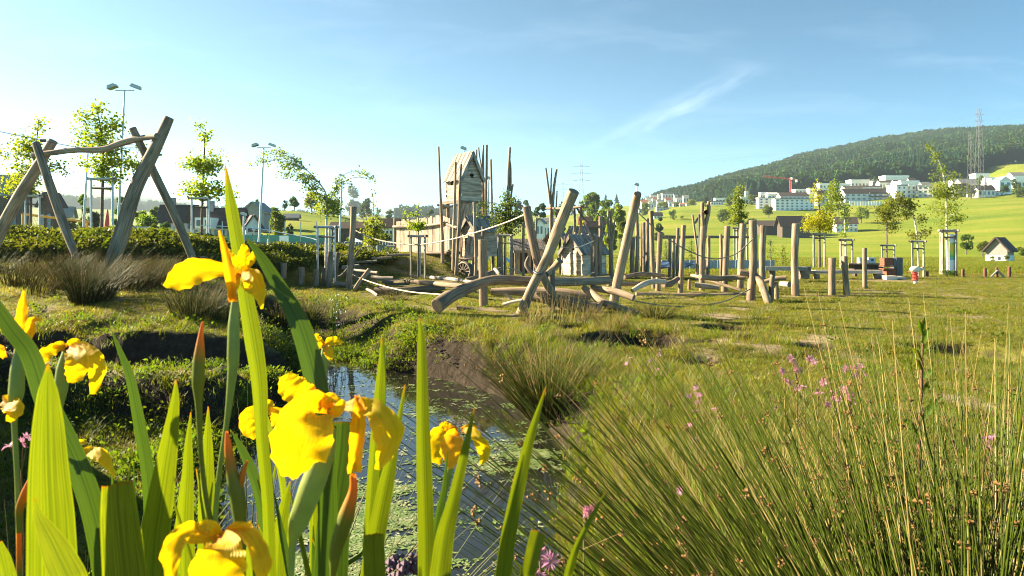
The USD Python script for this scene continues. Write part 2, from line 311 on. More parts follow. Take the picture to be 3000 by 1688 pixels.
def plane_xy(x, y, z):
    d = (HC - z) * F / (y - HZ); return ((x - CX) * d / F, d)
WATER = -0.65
_wp = [(985, 1052), (1030, 1062), (1120, 1088), (1215, 1094), (1330, 1120), (1430, 1150), (1510, 1180), (1570, 1230), (1640, 1300), (1680, 1360), (1668, 1430), (1640, 1500), (1640, 1600), (1650, 1700), (1660, 1850), (1640, 2200), (1400, 2560), (600, 2680), (300, 2400), (480, 1900), (560, 1640), (610, 1480), (680, 1340), (770, 1225), (850, 1150), (905, 1100), (925, 1060), (950, 1045)]
POND = shapely.Polygon([plane_xy(x, y, WATER) for x, y in _wp]).buffer(0.12).buffer(-0.12)
CHAN = shapely.LineString([(-3.0, 12.0), (-3.5, 13.2), (-4.3, 14.4), (-5.4, 15.2)]).buffer(0.55)

def sm(a, b, x):
    t = np.clip((x - a) / (b - a), 0, 1); return t * t * (3 - 2 * t)

def n2(X, Y, s, seed=0, o=3):
    return meshkit.fbm(np.stack([X / s, Y / s, 0 * X + seed * 3.7], -1), o, seed) - 0.5

PITS = [(1850, 985, .8, .6), (1930, 1000, .6, .5), (1700, 960, .4, .25), (2380, 1010, .4, .22), (2800, 1015, .9, .2), (2050, 1040, .4, .15), (300, 985, .5, .1), (1290, 960, .55, .2), (1450, 940, .45, .2), (1610, 935, .5, .22), (2130, 955, .6, .22), (2020, 1000, .55, .22), (2230, 985, .5, .2), (1740, 1000, .6, .25)]
def height(X, Y):
    X, Y = np.asarray(X, float), np.asarray(Y, float)
    px = np.clip(CX + F * X / np.maximum(Y, 3.0), COLS[0], COLS[-1])
    k = np.clip(np.searchsorted(COLS, px) - 1, 0, len(COLS) - 2)
    c = np.array(COLS, float); t = (px - c[k]) / (c[k + 1] - c[k]); t = t * t * (3 - 2 * t) * 0.5 + t * 0.5
    prof = np.stack([np.interp(Y.ravel(), *np.array(PROF[q]).T).reshape(Y.shape) for q in COLS])
    z = np.take_along_axis(prof, k[None], 0)[0] * (1 - t) + np.take_along_axis(prof, k[None] + 1, 0)[0] * t
    near = np.exp(-Y / 60.0)
    z = z + near * (((0.10 + 0.14 * sm(7.5, 9, Y) * (1 - sm(12.5, 14, Y))) * n2(X, Y, 1.3, 1)) + 0.05 * n2(X, Y, 0.35, 2)) * sm(0.5, 5, Y)
    fa = sm(60, 900, Y); z = z + fa * (n2(X, Y, 170.0, 3) * 22 + n2(X, Y, 45.0, 4) * 5)
    bm = sm(17, 19, Y) * (1 - sm(23, 26, Y)) * (px < 1350); z = z + bm * (0.35 * n2(X, Y, 1.1, 5))
    return z

def carve(X, Y, z):
    sel = (np.abs(X) < 14) & (Y > 1.5) & (Y < 17)
    x, y, zz = X[sel], Y[sel], z[sel].copy()
    # ditch below the left plateau
    yn = 7.9 + 0.5 * n2(x, 0 * x, 1.2, 8); yf = 10.15 + 0.7 * n2(x, 0 * x, 0.9, 9)
    m = (1 - sm(-3.9, -2.8, x)) * sm(-14, -10, x)
    dep = np.minimum(sm(0, 0.9, y - yn), sm(0.0, 0.22, yf - y)) * m
    zz = zz - dep * (zz + 0.5 + 0.1 * n2(x, y, 0.5, 10))
    # wet hollow under the ridge, and the high bank on the left that shades it
    hol = sm(-1.6, -2.6, x) * (1 - sm(7.0, 7.45, y + .25 * n2(x, y, .5, 16))) * sm(2.2, 3.2, y)
    zz = zz + hol * (-0.52 + 0.12 * n2(x, y, .6, 17) - zz)
    zz = zz + 2.3 * np.exp(-((x + 6.5) / 1.2) ** 2 - ((y - 5.4) / 1.7) ** 2)
    pts = shapely.points(np.stack([x, y], 1))
    for px, py, r, dp in PITS:
        cx, cy = plane_xy(px, py, 0.0)
        rr = np.hypot(x - cx, (y - cy) * 1.3) / r * (1 + 0.5 * n2(x, y, 0.4, 12))
        zz = zz - dp * (1 - sm(0.6, 1.05, rr))
    d1 = shapely.distance(CHAN, pts) + 0.25 * n2(x, y, 0.5, 13)
    zz = np.where(zz > -0.62, zz + (-0.62 - zz) * (1 - sm(-0.1, 1.0, d1)), zz)
    d = shapely.distance(POND, pts); din = shapely.distance(POND.boundary, pts)
    w = np.where(x < -1.7, 0.5, np.where(x < -0.3, 0.38, 0.6)) * (1 + 1.2 * n2(x, y, 0.7, 14))
    w = np.where((x < -1.5) & (y > 9.5), 0.75, w)
    dd = np.maximum(d + 0.12 * n2(x, y, 0.25, 15) * (d > 0), 0)
    zz = np.where(d > 0, WATER - 0.03 + (zz - WATER + 0.03) * np.clip(dd / w, 0, 1) ** 0.6, WATER - 0.03 - np.minimum(din * 0.9, 0.6))
    out = z.copy(); out[sel] = zz
    return out

def ground(X, Y):
    X, Y = np.atleast_1d(np.asarray(X, float)), np.atleast_1d(np.asarray(Y, float))
    return carve(X, Y, height(X, Y))
def gz(x, y):
    return float(ground([x], [y])[0])

_D = np.concatenate([np.arange(2.5, 60, 0.1), 60 * 1.006 ** np.arange(0, 640)]); _D = _D[_D < 2600]
_hit = {}
def hit(px, py, lo=2.5, hi=2600):
    """distance at which the line of sight through photograph pixel (px, py) meets the ground"""
    D = _D[(_D >= lo) & (_D <= hi)]
    P = W(px, py, 1.0); X = D * P[0]; Z = HC + (P[2] - HC) * D
    below = np.nonzero(Z <= ground(X, D))[0]
    return float(D[below[0]]) if len(below) else float(D[-1])
def spaced(lo, hi, step, growlo, growhi, endlo, endhi):
    a = list(np.arange(lo, hi + step / 2, step)); s = step
    while a[-1] < endhi: s *= growhi; a.append(a[-1] + s)
    b, s = [], step; x = lo
    while x > endlo: s *= growlo; x -= s; b.append(x)
    return np.array(b[::-1] + a)
GX = spaced(-7.5, 8.0, 0.075, 1.036, 1.036, -5600, 5600)
GY = spaced(2.4, 13.0, 0.07, 1.06, 1.03, -60, 4400)
XX, YY = np.meshgrid(GX, GY)
ZZ = ground(XX.ravel(), YY.ravel()).reshape(XX.shape)

SAND = [(1120, 888, .8), (1190, 900, .9), (1290, 905, .6), (2100, 925, .9), (2170, 905, .6), (2130, 960, .8), (2400, 868, 1.0), (2520, 862, .8), (2330, 992, .8), (2240, 1015, .5), (2420, 985, .6), (2700, 985, .4),
        (2050, 1030, .6), (1900, 925, .5), (1700, 940, .5), (1560, 945, .5), (1280, 950, .5), (2600, 1210, .6), (2850, 1190, .7), (2900, 1270, .6), (2150, 1000, .7), (120, 960, .5), (350, 945, .4), (600, 905, .5),
        (1900, 800, 1.2), (1750, 815, 1.0), (1500, 815, 1.5), (1100, 860, .5), (1960, 815, 1.0), (2560, 822, 1.6), (2450, 822, 1.2), (2660, 825, 1.3),
        # worn ground at the feet of posts and logs
        (2331, 868, .6), (2437, 868, .6), (2483, 868, .5), (2534, 848, .5), (2197, 884, .6), (1992, 862, .5), (1927, 855, .5), (1793, 892, .8), (1530, 922, .8), (1417, 902, .6), (1021, 850, .6), (963, 844, .5), (880, 836, .5), (2121, 858, .5), (2057, 858, .5), (2253, 903, .7), (1640, 905, .8), (1320, 905, .7)]
def dirt_mask(X, Y):
    px = CX + F * X / np.maximum(Y, 2.0)
    d = sm(0.08, 0.24, n2(X, Y, 1.1, 21)) * 0.55 * (Y < 45)
    for sx, sy, r in SAND:
        cx, cy = plane_xy(sx, sy, 0.0)
        d = np.maximum(d, (1 - sm(0.3, 1.0, np.hypot(X - cx, (Y - cy) * 0.8) / (r * .68) + 1.6 * n2(X, Y, 0.45, 22, 4))) * 0.85)
    d = np.maximum(d, .9 * sm(-.05, .12, n2(X, Y, .7, 24, 3)) * (px > 1020) * (px < 1345) * sm(21.8, 22.6, Y) * (1 - sm(25.5, 27, Y)))
    # trodden ridge between ditch and pond
    d = np.maximum(d, (1 - sm(0.12, 0.42, np.abs(Y - 7.72 - 0.18 * np.sin(X * 1.7)) + 0.35 * n2(X, Y, 0.6, 23))) * (X < -2.0) * (X > -9))
    return np.clip(d, 0, 1)
_d = dirt_mask(XX.ravel(), YY.ravel())
gy_, gx_ = np.gradient(ZZ, GY, GX); SL = np.hypot(gx_, gy_)
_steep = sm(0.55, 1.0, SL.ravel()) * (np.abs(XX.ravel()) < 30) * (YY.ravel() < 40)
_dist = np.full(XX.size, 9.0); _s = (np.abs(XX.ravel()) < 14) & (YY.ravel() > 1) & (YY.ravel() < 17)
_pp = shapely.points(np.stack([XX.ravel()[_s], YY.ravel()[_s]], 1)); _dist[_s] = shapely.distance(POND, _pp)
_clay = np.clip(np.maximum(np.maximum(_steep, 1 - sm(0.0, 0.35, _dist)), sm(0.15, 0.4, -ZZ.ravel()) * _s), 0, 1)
PXG = CX + F * XX.ravel() / np.maximum(YY.ravel(), 3)
def forest_edge(px):      # distance at which the wooded slope begins
    return np.interp(px, [1900, 1980, 2050, 2200, 2400, 2600, 2860, 2900, 2960, 3010, 3600], [1500, 1250, 1000, 800, 790, 770, 770, 870, 880, 880, 900])
_for = (PXG > 1880) * sm(0, 30, YY.ravel() - forest_edge(PXG))
i, j = np.meshgrid(np.arange(len(GY) - 1), np.arange(len(GX) - 1), indexing="ij"); n_ = len(GX)
q = np.stack([i * n_ + j, i * n_ + j + 1, (i + 1) * n_ + j + 1, (i + 1) * n_ + j], -1).reshape(-1, 4)
MATS["ground"] = usdkit.material(stage, "/World/Looks/ground", {
    "a": ("attribute", {"attribute": "mask"}), "s": ("separate_xyz", {}), "g": ("geometry", {}),
    "n1": ("noise_texture", {"scale": 0.9, "detail": 6.0, "roughness": 0.65}), "n2": ("noise_texture", {"scale": 9.0, "detail": 5.0, "roughness": 0.7}),
    "mpf": ("mapping", {"scale": (0.012, 0.045, 0.05)}), "n3": ("noise_texture", {"scale": 1.0, "detail": 6.0, "roughness": 0.6}),
    "grass": ("rgb_ramp", {"ramp": [(0.3, (0.07, 0.078, 0.012)), (0.5, (0.115, 0.112, 0.02)), (0.72, (0.165, 0.135, 0.045))]}),
    "mead": ("rgb_ramp", {"ramp": [(0.32, (0.095, 0.145, 0.008)), (0.5, (0.155, 0.19, 0.012)), (0.68, (0.215, 0.205, 0.028))]}),
    "py": ("separate_xyz", {}), "far": ("map_range", {"from_min": 26.0, "from_max": 60.0, "clamp": True}), "gm": ("mix", {}),
    "dirt": ("rgb_ramp", {"ramp": [(0.25, (0.14, 0.105, 0.065)), (0.55, (0.25, 0.19, 0.12)), (0.8, (0.34, 0.27, 0.18))]}),
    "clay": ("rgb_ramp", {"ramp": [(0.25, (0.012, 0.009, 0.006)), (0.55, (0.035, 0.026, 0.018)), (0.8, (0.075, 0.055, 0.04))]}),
    "dm": ("math", {"math_type": "multiply_add", "value2": 1.3, "value3": -0.65}), "dv": ("math", {"math_type": "add", "use_clamp": True}),
    "m1": ("mix", {}), "m2": ("mix", {}), "m3": ("mix", {"color2": (0.02, 0.03, 0.008)}),
    "b": ("bump", {"strength": 0.9, "distance": 0.05}), "p": ("principled_bsdf", {"roughness": 0.95, "specular_ior_level": 0.1}),
}, [("a.vector", "s.vector"), ("g.position", "n1.vector"), ("g.position", "n2.vector"), ("g.position", "mpf.vector"), ("mpf.vector", "n3.vector"),
    ("n1.fac", "grass.fac"), ("n3.fac", "mead.fac"), ("g.position", "py.vector"), ("py.y", "far.value"), ("far.result", "gm.fac"), ("grass.color", "gm.color1"), ("mead.color", "gm.color2"),
    ("n2.fac", "dirt.fac"), ("n2.fac", "clay.fac"), ("n2.fac", "dm.value1"), ("dm.value", "dv.value1"), ("s.x", "dv.value2"),
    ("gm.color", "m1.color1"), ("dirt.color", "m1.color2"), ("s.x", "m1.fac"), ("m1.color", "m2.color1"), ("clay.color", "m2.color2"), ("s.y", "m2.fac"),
    ("m2.color", "m3.color1"), ("s.z", "m3.fac"), ("m3.color", "p.base_color"), ("n2.fac", "b.height"), ("b.normal", "p.normal")], surface="p.BSDF")
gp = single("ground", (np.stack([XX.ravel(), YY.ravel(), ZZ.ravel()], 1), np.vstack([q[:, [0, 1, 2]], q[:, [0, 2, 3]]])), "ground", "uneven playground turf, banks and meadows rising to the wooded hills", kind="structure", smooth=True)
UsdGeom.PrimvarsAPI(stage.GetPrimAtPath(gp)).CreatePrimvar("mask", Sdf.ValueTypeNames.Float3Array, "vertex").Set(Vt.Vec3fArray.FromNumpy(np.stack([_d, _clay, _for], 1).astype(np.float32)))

# ------------------------------------------------------------------ the pond
MATS["water"] = usdkit.material(stage, "/World/Looks/water", {
    "g": ("geometry", {}), "mp": ("mapping", {"scale": (1.0, 0.6, 1.0)}), "n": ("noise_texture", {"scale": 7.0, "detail": 3.0}), "b": ("bump", {"strength": 0.16, "distance": 0.012}),
    "p": ("principled_bsdf", {"base_color": (0.012, 0.012, 0.009), "roughness": 0.02, "ior": 1.33, "specular_ior_level": 1.0})},
    [("g.position", "mp.vector"), ("mp.vector", "n.vector"), ("n.fac", "b.height"), ("b.normal", "p.normal")], surface="p.BSDF")
_w = trimesh.creation.extrude_polygon(POND.union(CHAN).buffer(0.5).simplify(0.03), 0.002, engine="earcut"); _w.apply_translation([0, 0, WATER])
single("water", _w, "water", "dark still pond reflecting the sky", kind="structure")

# floating weed: many small leaf flakes gathered in mats
MATS["weed"] = usdkit.material(stage, "/World/Looks/weed", {
    "oi": ("object_info", {}), "r": ("rgb_ramp", {"ramp": [(0.0, (0.07, 0.12, 0.03)), (0.45, (0.13, 0.20, 0.045)), (0.8, (0.19, 0.22, 0.07)), (1.0, (0.34, 0.34, 0.22))]}),
    "p": ("principled_bsdf", {"roughness": 0.45, "specular_ior_level": 0.4})}, [("oi.random", "r.fac"), ("r.color", "p.base_color")], surface="p.BSDF")

def instancer(path, protos, pos, idx, yaw, scale, tilt=None):
    pi = UsdGeom.PointInstancer.Define(stage, path)
    ps = []
    for k, (mesh, mat, smooth) in enumerate(protos):
        pp = f"{path}/prototypes/kind_{k}"
        usdkit.mesh(stage, pp, mesh if hasattr(mesh, "vertices") else (np.asarray(mesh[0]), np.asarray(mesh[1])), M(mat), smooth=smooth); ps.append(pp)
    pi.CreatePrototypesRel().SetTargets(ps)
    pi.CreatePositionsAttr(Vt.Vec3fArray.FromNumpy(np.asarray(pos, np.float32)))
    pi.CreateProtoIndicesAttr(Vt.IntArray.FromNumpy(np.asarray(idx, np.int32)))
    yaw = np.asarray(yaw); qz = np.stack([np.cos(yaw / 2), 0 * yaw, 0 * yaw, np.sin(yaw / 2)], 1)
    if tilt is not None:      # small lean about x first
        t = np.asarray(tilt); qz = np.stack([np.cos(yaw / 2) * np.cos(t / 2), np.cos(yaw / 2) * np.sin(t / 2), np.sin(yaw / 2) * np.sin(t / 2), np.sin(yaw / 2) * np.cos(t / 2)], 1)
    pi.CreateOrientationsAttr(Vt.QuathArray([Gf.Quath(*map(float, a)) for a in qz]))
    s = np.asarray(scale, np.float32); s = np.repeat(s[:, None], 3, 1) if s.ndim == 1 else s
    pi.CreateScalesAttr(Vt.Vec3fArray.FromNumpy(s))
    return path

def flake(seed):
    r = np.random.default_rng(seed); vs, fs = [], []
    for k in range(9):
        c = r.normal(0, 0.035, 2); a = r.random() * 6.3; l, w = r.uniform(.012, .028), r.uniform(.005, .012)
        e = np.array([math.cos(a), math.sin(a)]); p = np.array([-e[1], e[0]]); z = r.uniform(.002, .007, 4)
        b = len(vs) * 1; vs += [[*(c - e * l), z[0]], [*(c + p * w), z[1]], [*(c + e * l), z[2]], [*(c - p * w), z[3]]]; fs += [[b, b + 1, b + 2], [b, b + 2, b + 3]]
    return np.array(vs), np.array(fs)[:, ::-1]
_N = 90000
_x, _y = rng.uniform(-5.5, 1.5, _N), rng.uniform(2.6, 11.5, _N)
_dens = n2(_x, _y, 1.1, 31, 4) + 0.07 * sm(-2.2, 0.2, _x) - 0.16 * sm(8.2, 9.6, _y) - 0.25 * sm(-1.2, -2.6, _x) - 0.20
_dens2 = n2(_x, _y * 2.2, 0.28, 32, 3)
_ok = shapely.contains_xy(POND, _x, _y) & (rng.random(_N) < 0.85 * sm(-0.06, 0.14, _dens + 0.7 * _dens2) + 0.02)
_x, _y = _x[_ok], _y[_ok]; n_ = len(_x); print("weed", n_)
instancer("/World/floating_weed", [(flake(s), "weed", False) for s in range(6)], np.stack([_x, _y, np.full(n_, WATER + 0.003)], 1), rng.integers(0, 6, n_), rng.random(n_) * 6.3, rng.uniform(.6, 1.3, n_))
data("/World/floating_weed", "green and bleached floating pond weed in loose mats", kind="stuff")

# ------------------------------------------------------------------ grass
leafmat("grass_green", (0.115, 0.18, 0.012), (0.19, 0.24, 0.018), (1.7, 1.5, 0.5), 0.5)
leafmat("grass_yellow", (0.215, 0.23, 0.022), (0.31, 0.28, 0.04), (1.5, 1.35, 0.5), 0.5)
leafmat("grass_dry", (0.22, 0.175, 0.09), (0.32, 0.25, 0.14), (1.1, 1.0, 0.8), 0.35)
leafmat("herb", (0.075, 0.13, 0.014), (0.13, 0.19, 0.02), (1.7, 1.6, 0.5), 0.5, scale=2.0, spec=0.12, rough=.6)

def tuft(seed, n, h, spread, lean, w, seg=3):
    r = np.random.default_rng(seed); vs, fs = [], []
    for k in range(n):
        a, b = r.random() * 6.3, r.random() * 6.3
        c = np.array([math.cos(b), math.sin(b), 0]) * spread * math.sqrt(r.random())
        d = np.array([math.cos(a), math.sin(a), 0]); s = np.array([-d[1], d[0], 0]); hh = h * r.uniform(.5, 1.1); le = lean * r.uniform(.2, 1.3) * hh
        o = len(vs)
        for q in range(seg + 1):
            t = q / seg; p = c + d * le * t * t + np.array([0, 0, hh * (t - 0.25 * lean * t * t)]); ww = w * (1 - t) ** 0.7
            if q < seg: vs += [p - s * ww / 2, p + s * ww / 2]
            else: vs += [p]
        for q in range(seg - 1): fs += [[o + 2 * q, o + 2 * q + 1, o + 2 * q + 3], [o + 2 * q, o + 2 * q + 3, o + 2 * q + 2]]
        fs += [[o + 2 * seg - 2, o + 2 * seg - 1, o + 2 * seg]]
    return np.array(vs), np.array(fs)

def herb(seed, n, size, spread):
    """a low leafy weed: small pointed leaves at all angles"""
    r = np.random.default_rng(seed); vs, fs = [], []
    for k in range(n):
        c = np.array([r.normal(0, spread), r.normal(0, spread), abs(r.normal(0, spread * 0.7)) + 0.01])
        d = unit(r.normal(0, 1, 3) + [0, 0, .5]); s = unit(np.cross(d, r.normal(0, 1, 3))); l = size * r.uniform(.6, 1.4); o = len(vs)
        vs += [c, c + d * l * .5 + s * l * .25, c + d * l, c + d * l * .5 - s * l * .25]; fs += [[o, o + 1, o + 2], [o, o + 2, o + 3]]
    return np.array(vs), np.array(fs)

def scatter(n, ylo, yhi, power=1.0, ulo=-0.85, uhi=0.85):
    y = ylo * (yhi / ylo) ** (rng.random(n) ** power); u = rng.uniform(ulo, uhi, n)
    return u * y, y

def grass_zone():
    protos, P = [], []
    def add(name, mats, kinds, x, y, scale, sink=0.01, label=None):
        z = ground(x, y); n = len(x); k = len(kinds)
        pr = [(kd, mats[q % len(mats)], False) for q, kd in enumerate(kinds)]
        instancer("/World/" + name, pr, np.stack([x, y, z - sink], 1), rng.integers(0, k, n), rng.random(n) * 6.3, scale, rng.normal(0, .12, n))
        data("/World/" + name, label, kind="stuff"); print(name, n)
    def free(x, y, w=0.0):
        pts = shapely.points(np.stack([x, y], 1))
        return (shapely.distance(POND, pts) > w) & (shapely.distance(CHAN, pts) > 0)
    # trodden lawn
    x, y = scatter(150000, 4.2, 42, 0.85)
    dm = dirt_mask(x, y); k = n2(x, y, 1.6, 41)
    px = CX + F * x / y
    ok = free(x, y, .25) & (rng.random(len(x)) > dm * 1.05 + 0.25 * (k < -0.02))
    e = 0.05; sl = np.hypot(ground(x + e, y) - ground(x - e, y), ground(x, y + e) - ground(x, y - e)) / (2 * e)
    ok &= rng.random(len(x)) > sm(0.5, 1.0, sl)
    x, y = x[ok], y[ok]
    s = rng.uniform(.6, 1.25, len(x)) * (1 + 0.35 * sm(12, 34, y)) * np.where(n2(x, y, 1.0, 42) > 0.1, 1.5, 1.0)
    add("grass", ["grass_green", "grass_yellow", "grass_yellow", "grass_green", "grass_yellow", "grass_dry", "grass_yellow"], [tuft(50 + q, 16, .055, .07, .9, .006) for q in range(7)], x, y, s, label="short trodden yellow green grass on the playground ground")
    # taller wild grass on the banks and round the logs
    x, y = scatter(46000, 3.0, 26, 1.0)
    px = CX + F * x / y; k = n2(x, y, 0.9, 43)
    pts = shapely.points(np.stack([x, y], 1)); dp = np.minimum(shapely.distance(POND, pts), shapely.distance(CHAN, pts))
    right = (x > -0.2) & (y < 10.5) & (y < 5.5 + 4.2 * sm(3.0, -0.2, x))
    mid = (px > 1250) & (px < 2260) & (y > 9.5) & (y < 16.2)
    leftb = (px < 960) & (y > 10.0) & (y < 24) & (k > 0.02)
    bankr = (x > -1.1) & (dp < 1.6)
    pr = 0.0 + 0.7 * ((px > 1150) & (px < 2350) & (y > 8.5) & (y < 12.6) & (k > .06)) + 0.9 * (right & (dp > .05)) + 0.16 * (mid & (k > -0.05)) + 0.25 * leftb + 0.6 * bankr
    ok = (dp > 0.02) & ((dp > .3 + .5 * k) | (y < 4.6)) & (rng.random(len(x)) < pr * (1 - 0.75 * dirt_mask(x, y)))
    x, y = x[ok], y[ok]
    add("wild_grass", ["grass_green", "grass_yellow", "grass_dry", "grass_green", "grass_yellow"], [tuft(70 + q, 16, .19, .07, .75, .006, 4) for q in range(5)], x, y, rng.uniform(.5, 1.25, len(x)), label="taller wild grass on the pond banks and between the logs")
    # low leafy weeds on the dark banks
    x, y = scatter(40000, 4.6, 20, 1.0)
    pts = shapely.points(np.stack([x, y], 1)); dp = shapely.distance(POND, pts); dc = shapely.distance(CHAN, pts)
    px = CX + F * x / y; k = n2(x, y, 0.6, 44)
    ridge = (x < -2.2) & (x > -9) & (y > 6.7) & (y < 8.05); farb = (x > -1.3) & (dp < 1.5) & (k > -0.03); chn = (dc < 1.3)
    cliff = (x < -3) & (y > 9.9) & (y < 10.9)
    pr = 0.5 * ridge * (dirt_mask(x, y) < .3) + 0.3 * farb + 0.8 * chn + .25 * cliff + 0.08 * (k > 0.12)
    ok = (rng.random(len(x)) < pr) & (dp > 0.0)
    x, y = x[ok], y[ok]
    add("low_weeds", ["herb", "grass_green", "grass_yellow", "grass_green"], [herb(90, 30, .04, .07), tuft(91, 16, .12, .06, 1.0, .006, 4), tuft(92, 14, .1, .08, 1.0, .006, 4), tuft(95, 16, .16, .08, 1.1, .006, 4)], x, y, rng.uniform(.6, 1.5, len(x)), label="low leafy weeds covering the pond banks and ditch edges")
    # plants hanging over the left bank's edge
    bl = np.array(POND.exterior.coords); bd = POND.exterior; t = rng.random(9000) * bd.length
    q = shapely.get_coordinates(shapely.line_interpolate_point(bd, t)); c0 = np.array(POND.centroid.coords[0]); o = rng.uniform(.0, .9, len(q)) ** 1.5
    dv = q - c0; dv /= np.linalg.norm(dv, axis=1, keepdims=True); q = q + dv * o[:, None]
    ok = (q[:, 0] < -1.5) & (q[:, 1] > 2.6) & (n2(q[:, 0], q[:, 1], .5, 46) > .02)
    x, y = q[ok, 0], q[ok, 1]
    add("bank_plants", ["herb", "grass_green", "herb", "grass_yellow"], [herb(97, 26, .045, .06), tuft(98, 14, .05, .26, 1.3, .007, 4), herb(99, 30, .035, .06), tuft(100, 10, .04, .3, 1.1, .006, 4)], x, y, rng.uniform(.6, 1.4, len(x)), label="grasses and leafy plants hanging over the shaded pond bank")
    # plants in the shaded hollow and hanging from the ridge
    x, y = rng.uniform(-5.4, -1.8, 7000), rng.uniform(3.4, 7.6, 7000); k = n2(x, y, .55, 47)
    ok = free(x, y, .02) & (rng.random(7000) < np.where(y > 7.0, .75, .30) * (k > -.04)) & (x > -.8 * y)
    x, y = x[ok], y[ok]
    add('hollow_plants', ['herb', 'grass_green', 'grass_green', 'grass_dry'], [herb(301, 26, .04, .06), tuft(302, 14, .10, .22, 1.0, .006, 4), tuft(303, 12, .06, .34, .8, .005, 4), tuft(304, 9, .05, .4, .7, .004, 4)], x, y, rng.uniform(.5, 1.2, len(x)), label='scattered grasses and weeds in the shaded wet hollow at the left')
    # meadow
    x, y = scatter(52000, 34, 150, 1.0, -0.2, 0.85)
    px = CX + F * x / y; ok = (px > 1400) & (rng.random(len(x)) < 0.8)
    x, y = x[ok], y[ok]
    add("meadow_grass", ["grass_green", "grass_yellow"], [tuft(110 + q, 18, .16, .25, .6, .022, 3) for q in range(4)], x, y, rng.uniform(.6, 1.2, len(x)) * (1 + y / 120), label="meadow grass beyond the playground posts")
grass_zone()
# ------------------------------------------------------------------ playground: posts, logs, ropes
POSTS = "upright log posts of the playground"
def pxpts(pts, d):
    """photograph points (x, y[, distance offset]) as places in the world"""
    return [W(p[0], p[1], d + (p[2] if len(p) > 2 else 0)) for p in pts]

def post(label, pts, ws, d=None, branches=(), mat="wood", sink=0.2, name="log_post", cat="post", group=POSTS, n=12, wob=0.1, lean_in=0.0):
    """an upright log: pts bottom to top in photograph pixels, ws its width there; its foot is set into the ground"""
    if d is None: d = hit(pts[0][0], pts[0][1])
    P = pxpts(pts, d); g = gz(P[0][0], P[0][1])
    if lean_in: P = [W(q[0], q[1], d - lean_in * i / (len(pts) - 1)) for i, q in enumerate(pts)]
    P[0] = P[0] + (P[0] - P[1]) * 0; P[0][2] = min(P[0][2], g + 0.02)
    foot = P[0].copy(); P[0] = P[0] - np.array([0, 0, sink])
    t = thing(name, label, cat, (foot[0], foot[1], g), group)
    log_parts(t, P, [w / 2 * d / F for w in ws], mat, n=n, wobble=wob, ends=(False, True))
    for bp, bw in branches:
        log_parts(t, pxpts(bp, d), [w / 2 * d / F for w in bw], mat, n=9, wobble=wob, ends=(False, True), name="branch")
    return t, d

def log(label, pts, ws, d, mat="wood", branches=(), name="climbing_log", cat="log", group="climbing logs lying across the playground", ends=(True, True), n=13, wob=0.07, endmat="wood_end"):
    """a lying log; d: one distance or one per point"""
    ds = [d] * len(pts) if np.isscalar(d) else d
    P = [W(p[0], p[1], q) for p, q in zip(pts, ds)]
    lo = min(P, key=lambda p: p[2])
    t = thing(name, label, cat, (lo[0], lo[1], min(lo[2], gz(lo[0], lo[1]) + 0.0)), group)
    log_parts(t, P, [w / 2 * q / F for w, q in zip(ws, ds if len(ds) == len(ws) else [np.mean(ds)] * len(ws))], mat, n=n, wobble=wob, ends=ends, endmat=endmat)
    for bp, bw, bd in branches:
        bds = [bd] * len(bp) if np.isscalar(bd) else bd
        log_parts(t, [W(p[0], p[1], q) for p, q in zip(bp, bds)], [w / 2 * np.mean(bds) / F for w in bw], mat, n=10, wobble=wob, ends=(False, True), name="branch", endmat=endmat)
    return t

def rope(label, pts, ds, r=0.016, mat="rope", group="ropes slung between the posts", name="rope", cat="rope", n=6):
    P = [W(p[0], p[1], q) for p, q in zip(pts, ds)]
    m, _, _ = sweep(P, [r], n, rings=max(12, 8 * len(pts)))
    single(name, m, mat, label, cat, group, smooth=True)

# right-hand posts
post("tall plain post alone on the lawn, casting a long shadow, right of the arched branch", [(2331, 866), (2328, 760), (2332, 656)], [23, 20, 22])
_, dP2 = post("tall post with two ropes tied to it, beside the arched branch", [(2197, 882), (2207, 760), (2205, 646)], [25, 23, 23])
post("tall post close behind and right of the roped post, foot hidden by the arched branch", [(2234, 862), (2233, 760), (2236, 661)], [19, 18, 18], 20)
post("tall smooth post just left of the roped post", [(2168, 846), (2172, 750), (2177, 656)], [20, 18, 19], 21.5)
post("post with slanting top between the forked post and the roped post", [(2121, 856), (2127, 760), (2131, 663)], [18, 17, 17], 20)
post("thin post half hidden behind the slanting topped post", [(2112, 838), (2113, 760), (2112, 687)], [8, 9, 8], 23)
post("slim post just right of the forked post, in its shadow side", [(2072, 815), (2076, 750), (2076, 693)], [10, 10, 10], 27)
post("forked post holding a dark log end between its two tall prongs", [(2057, 856), (2057, 740), (2062, 664)], [16, 16, 21], 20.7, [([(2062, 676), (2058, 630), (2058, 594)], [13, 11, 10]), ([(2063, 676), (2075, 625), (2077, 590)], [13, 12, 11]), ([(2069, 622, -.2), (2066, 619, .5)], [14, 13])])
post("thin forked pole beside a black pipe left of the big forked post", [(2040, 812), (2042, 740), (2037, 690), (2029, 630)], [6, 6, 6, 6], 26, [([(2036, 655, .0), (2050, 634, 0), (2066, 625, .2)], [6, 8, 8])])
post("slim black pipe standing against the forked pole", [(2048, 808), (2048, 720), (2048, 628)], [4, 4, 5], 25.5, mat="steel_dark", name="steel_pipe", cat="pipe", group=None, wob=0)
post("bright post with its foot in front of the long ground log", [(1992, 859), (1998, 760), (2003, 660)], [16, 13, 14])
post("slim post behind and left of the bright post with its foot at the log", [(1986, 818), (1984, 740), (1986, 668)], [10, 9, 10], 27)
post("thin short post second left of the bright post", [(1974, 815), (1974, 760), (1973, 701)], [9, 9, 9], 27.5)
post("dark thin post with flat top at the end of the grey wall", [(1961, 811), (1962, 750), (1962, 693)], [9, 9, 9], 28.5)
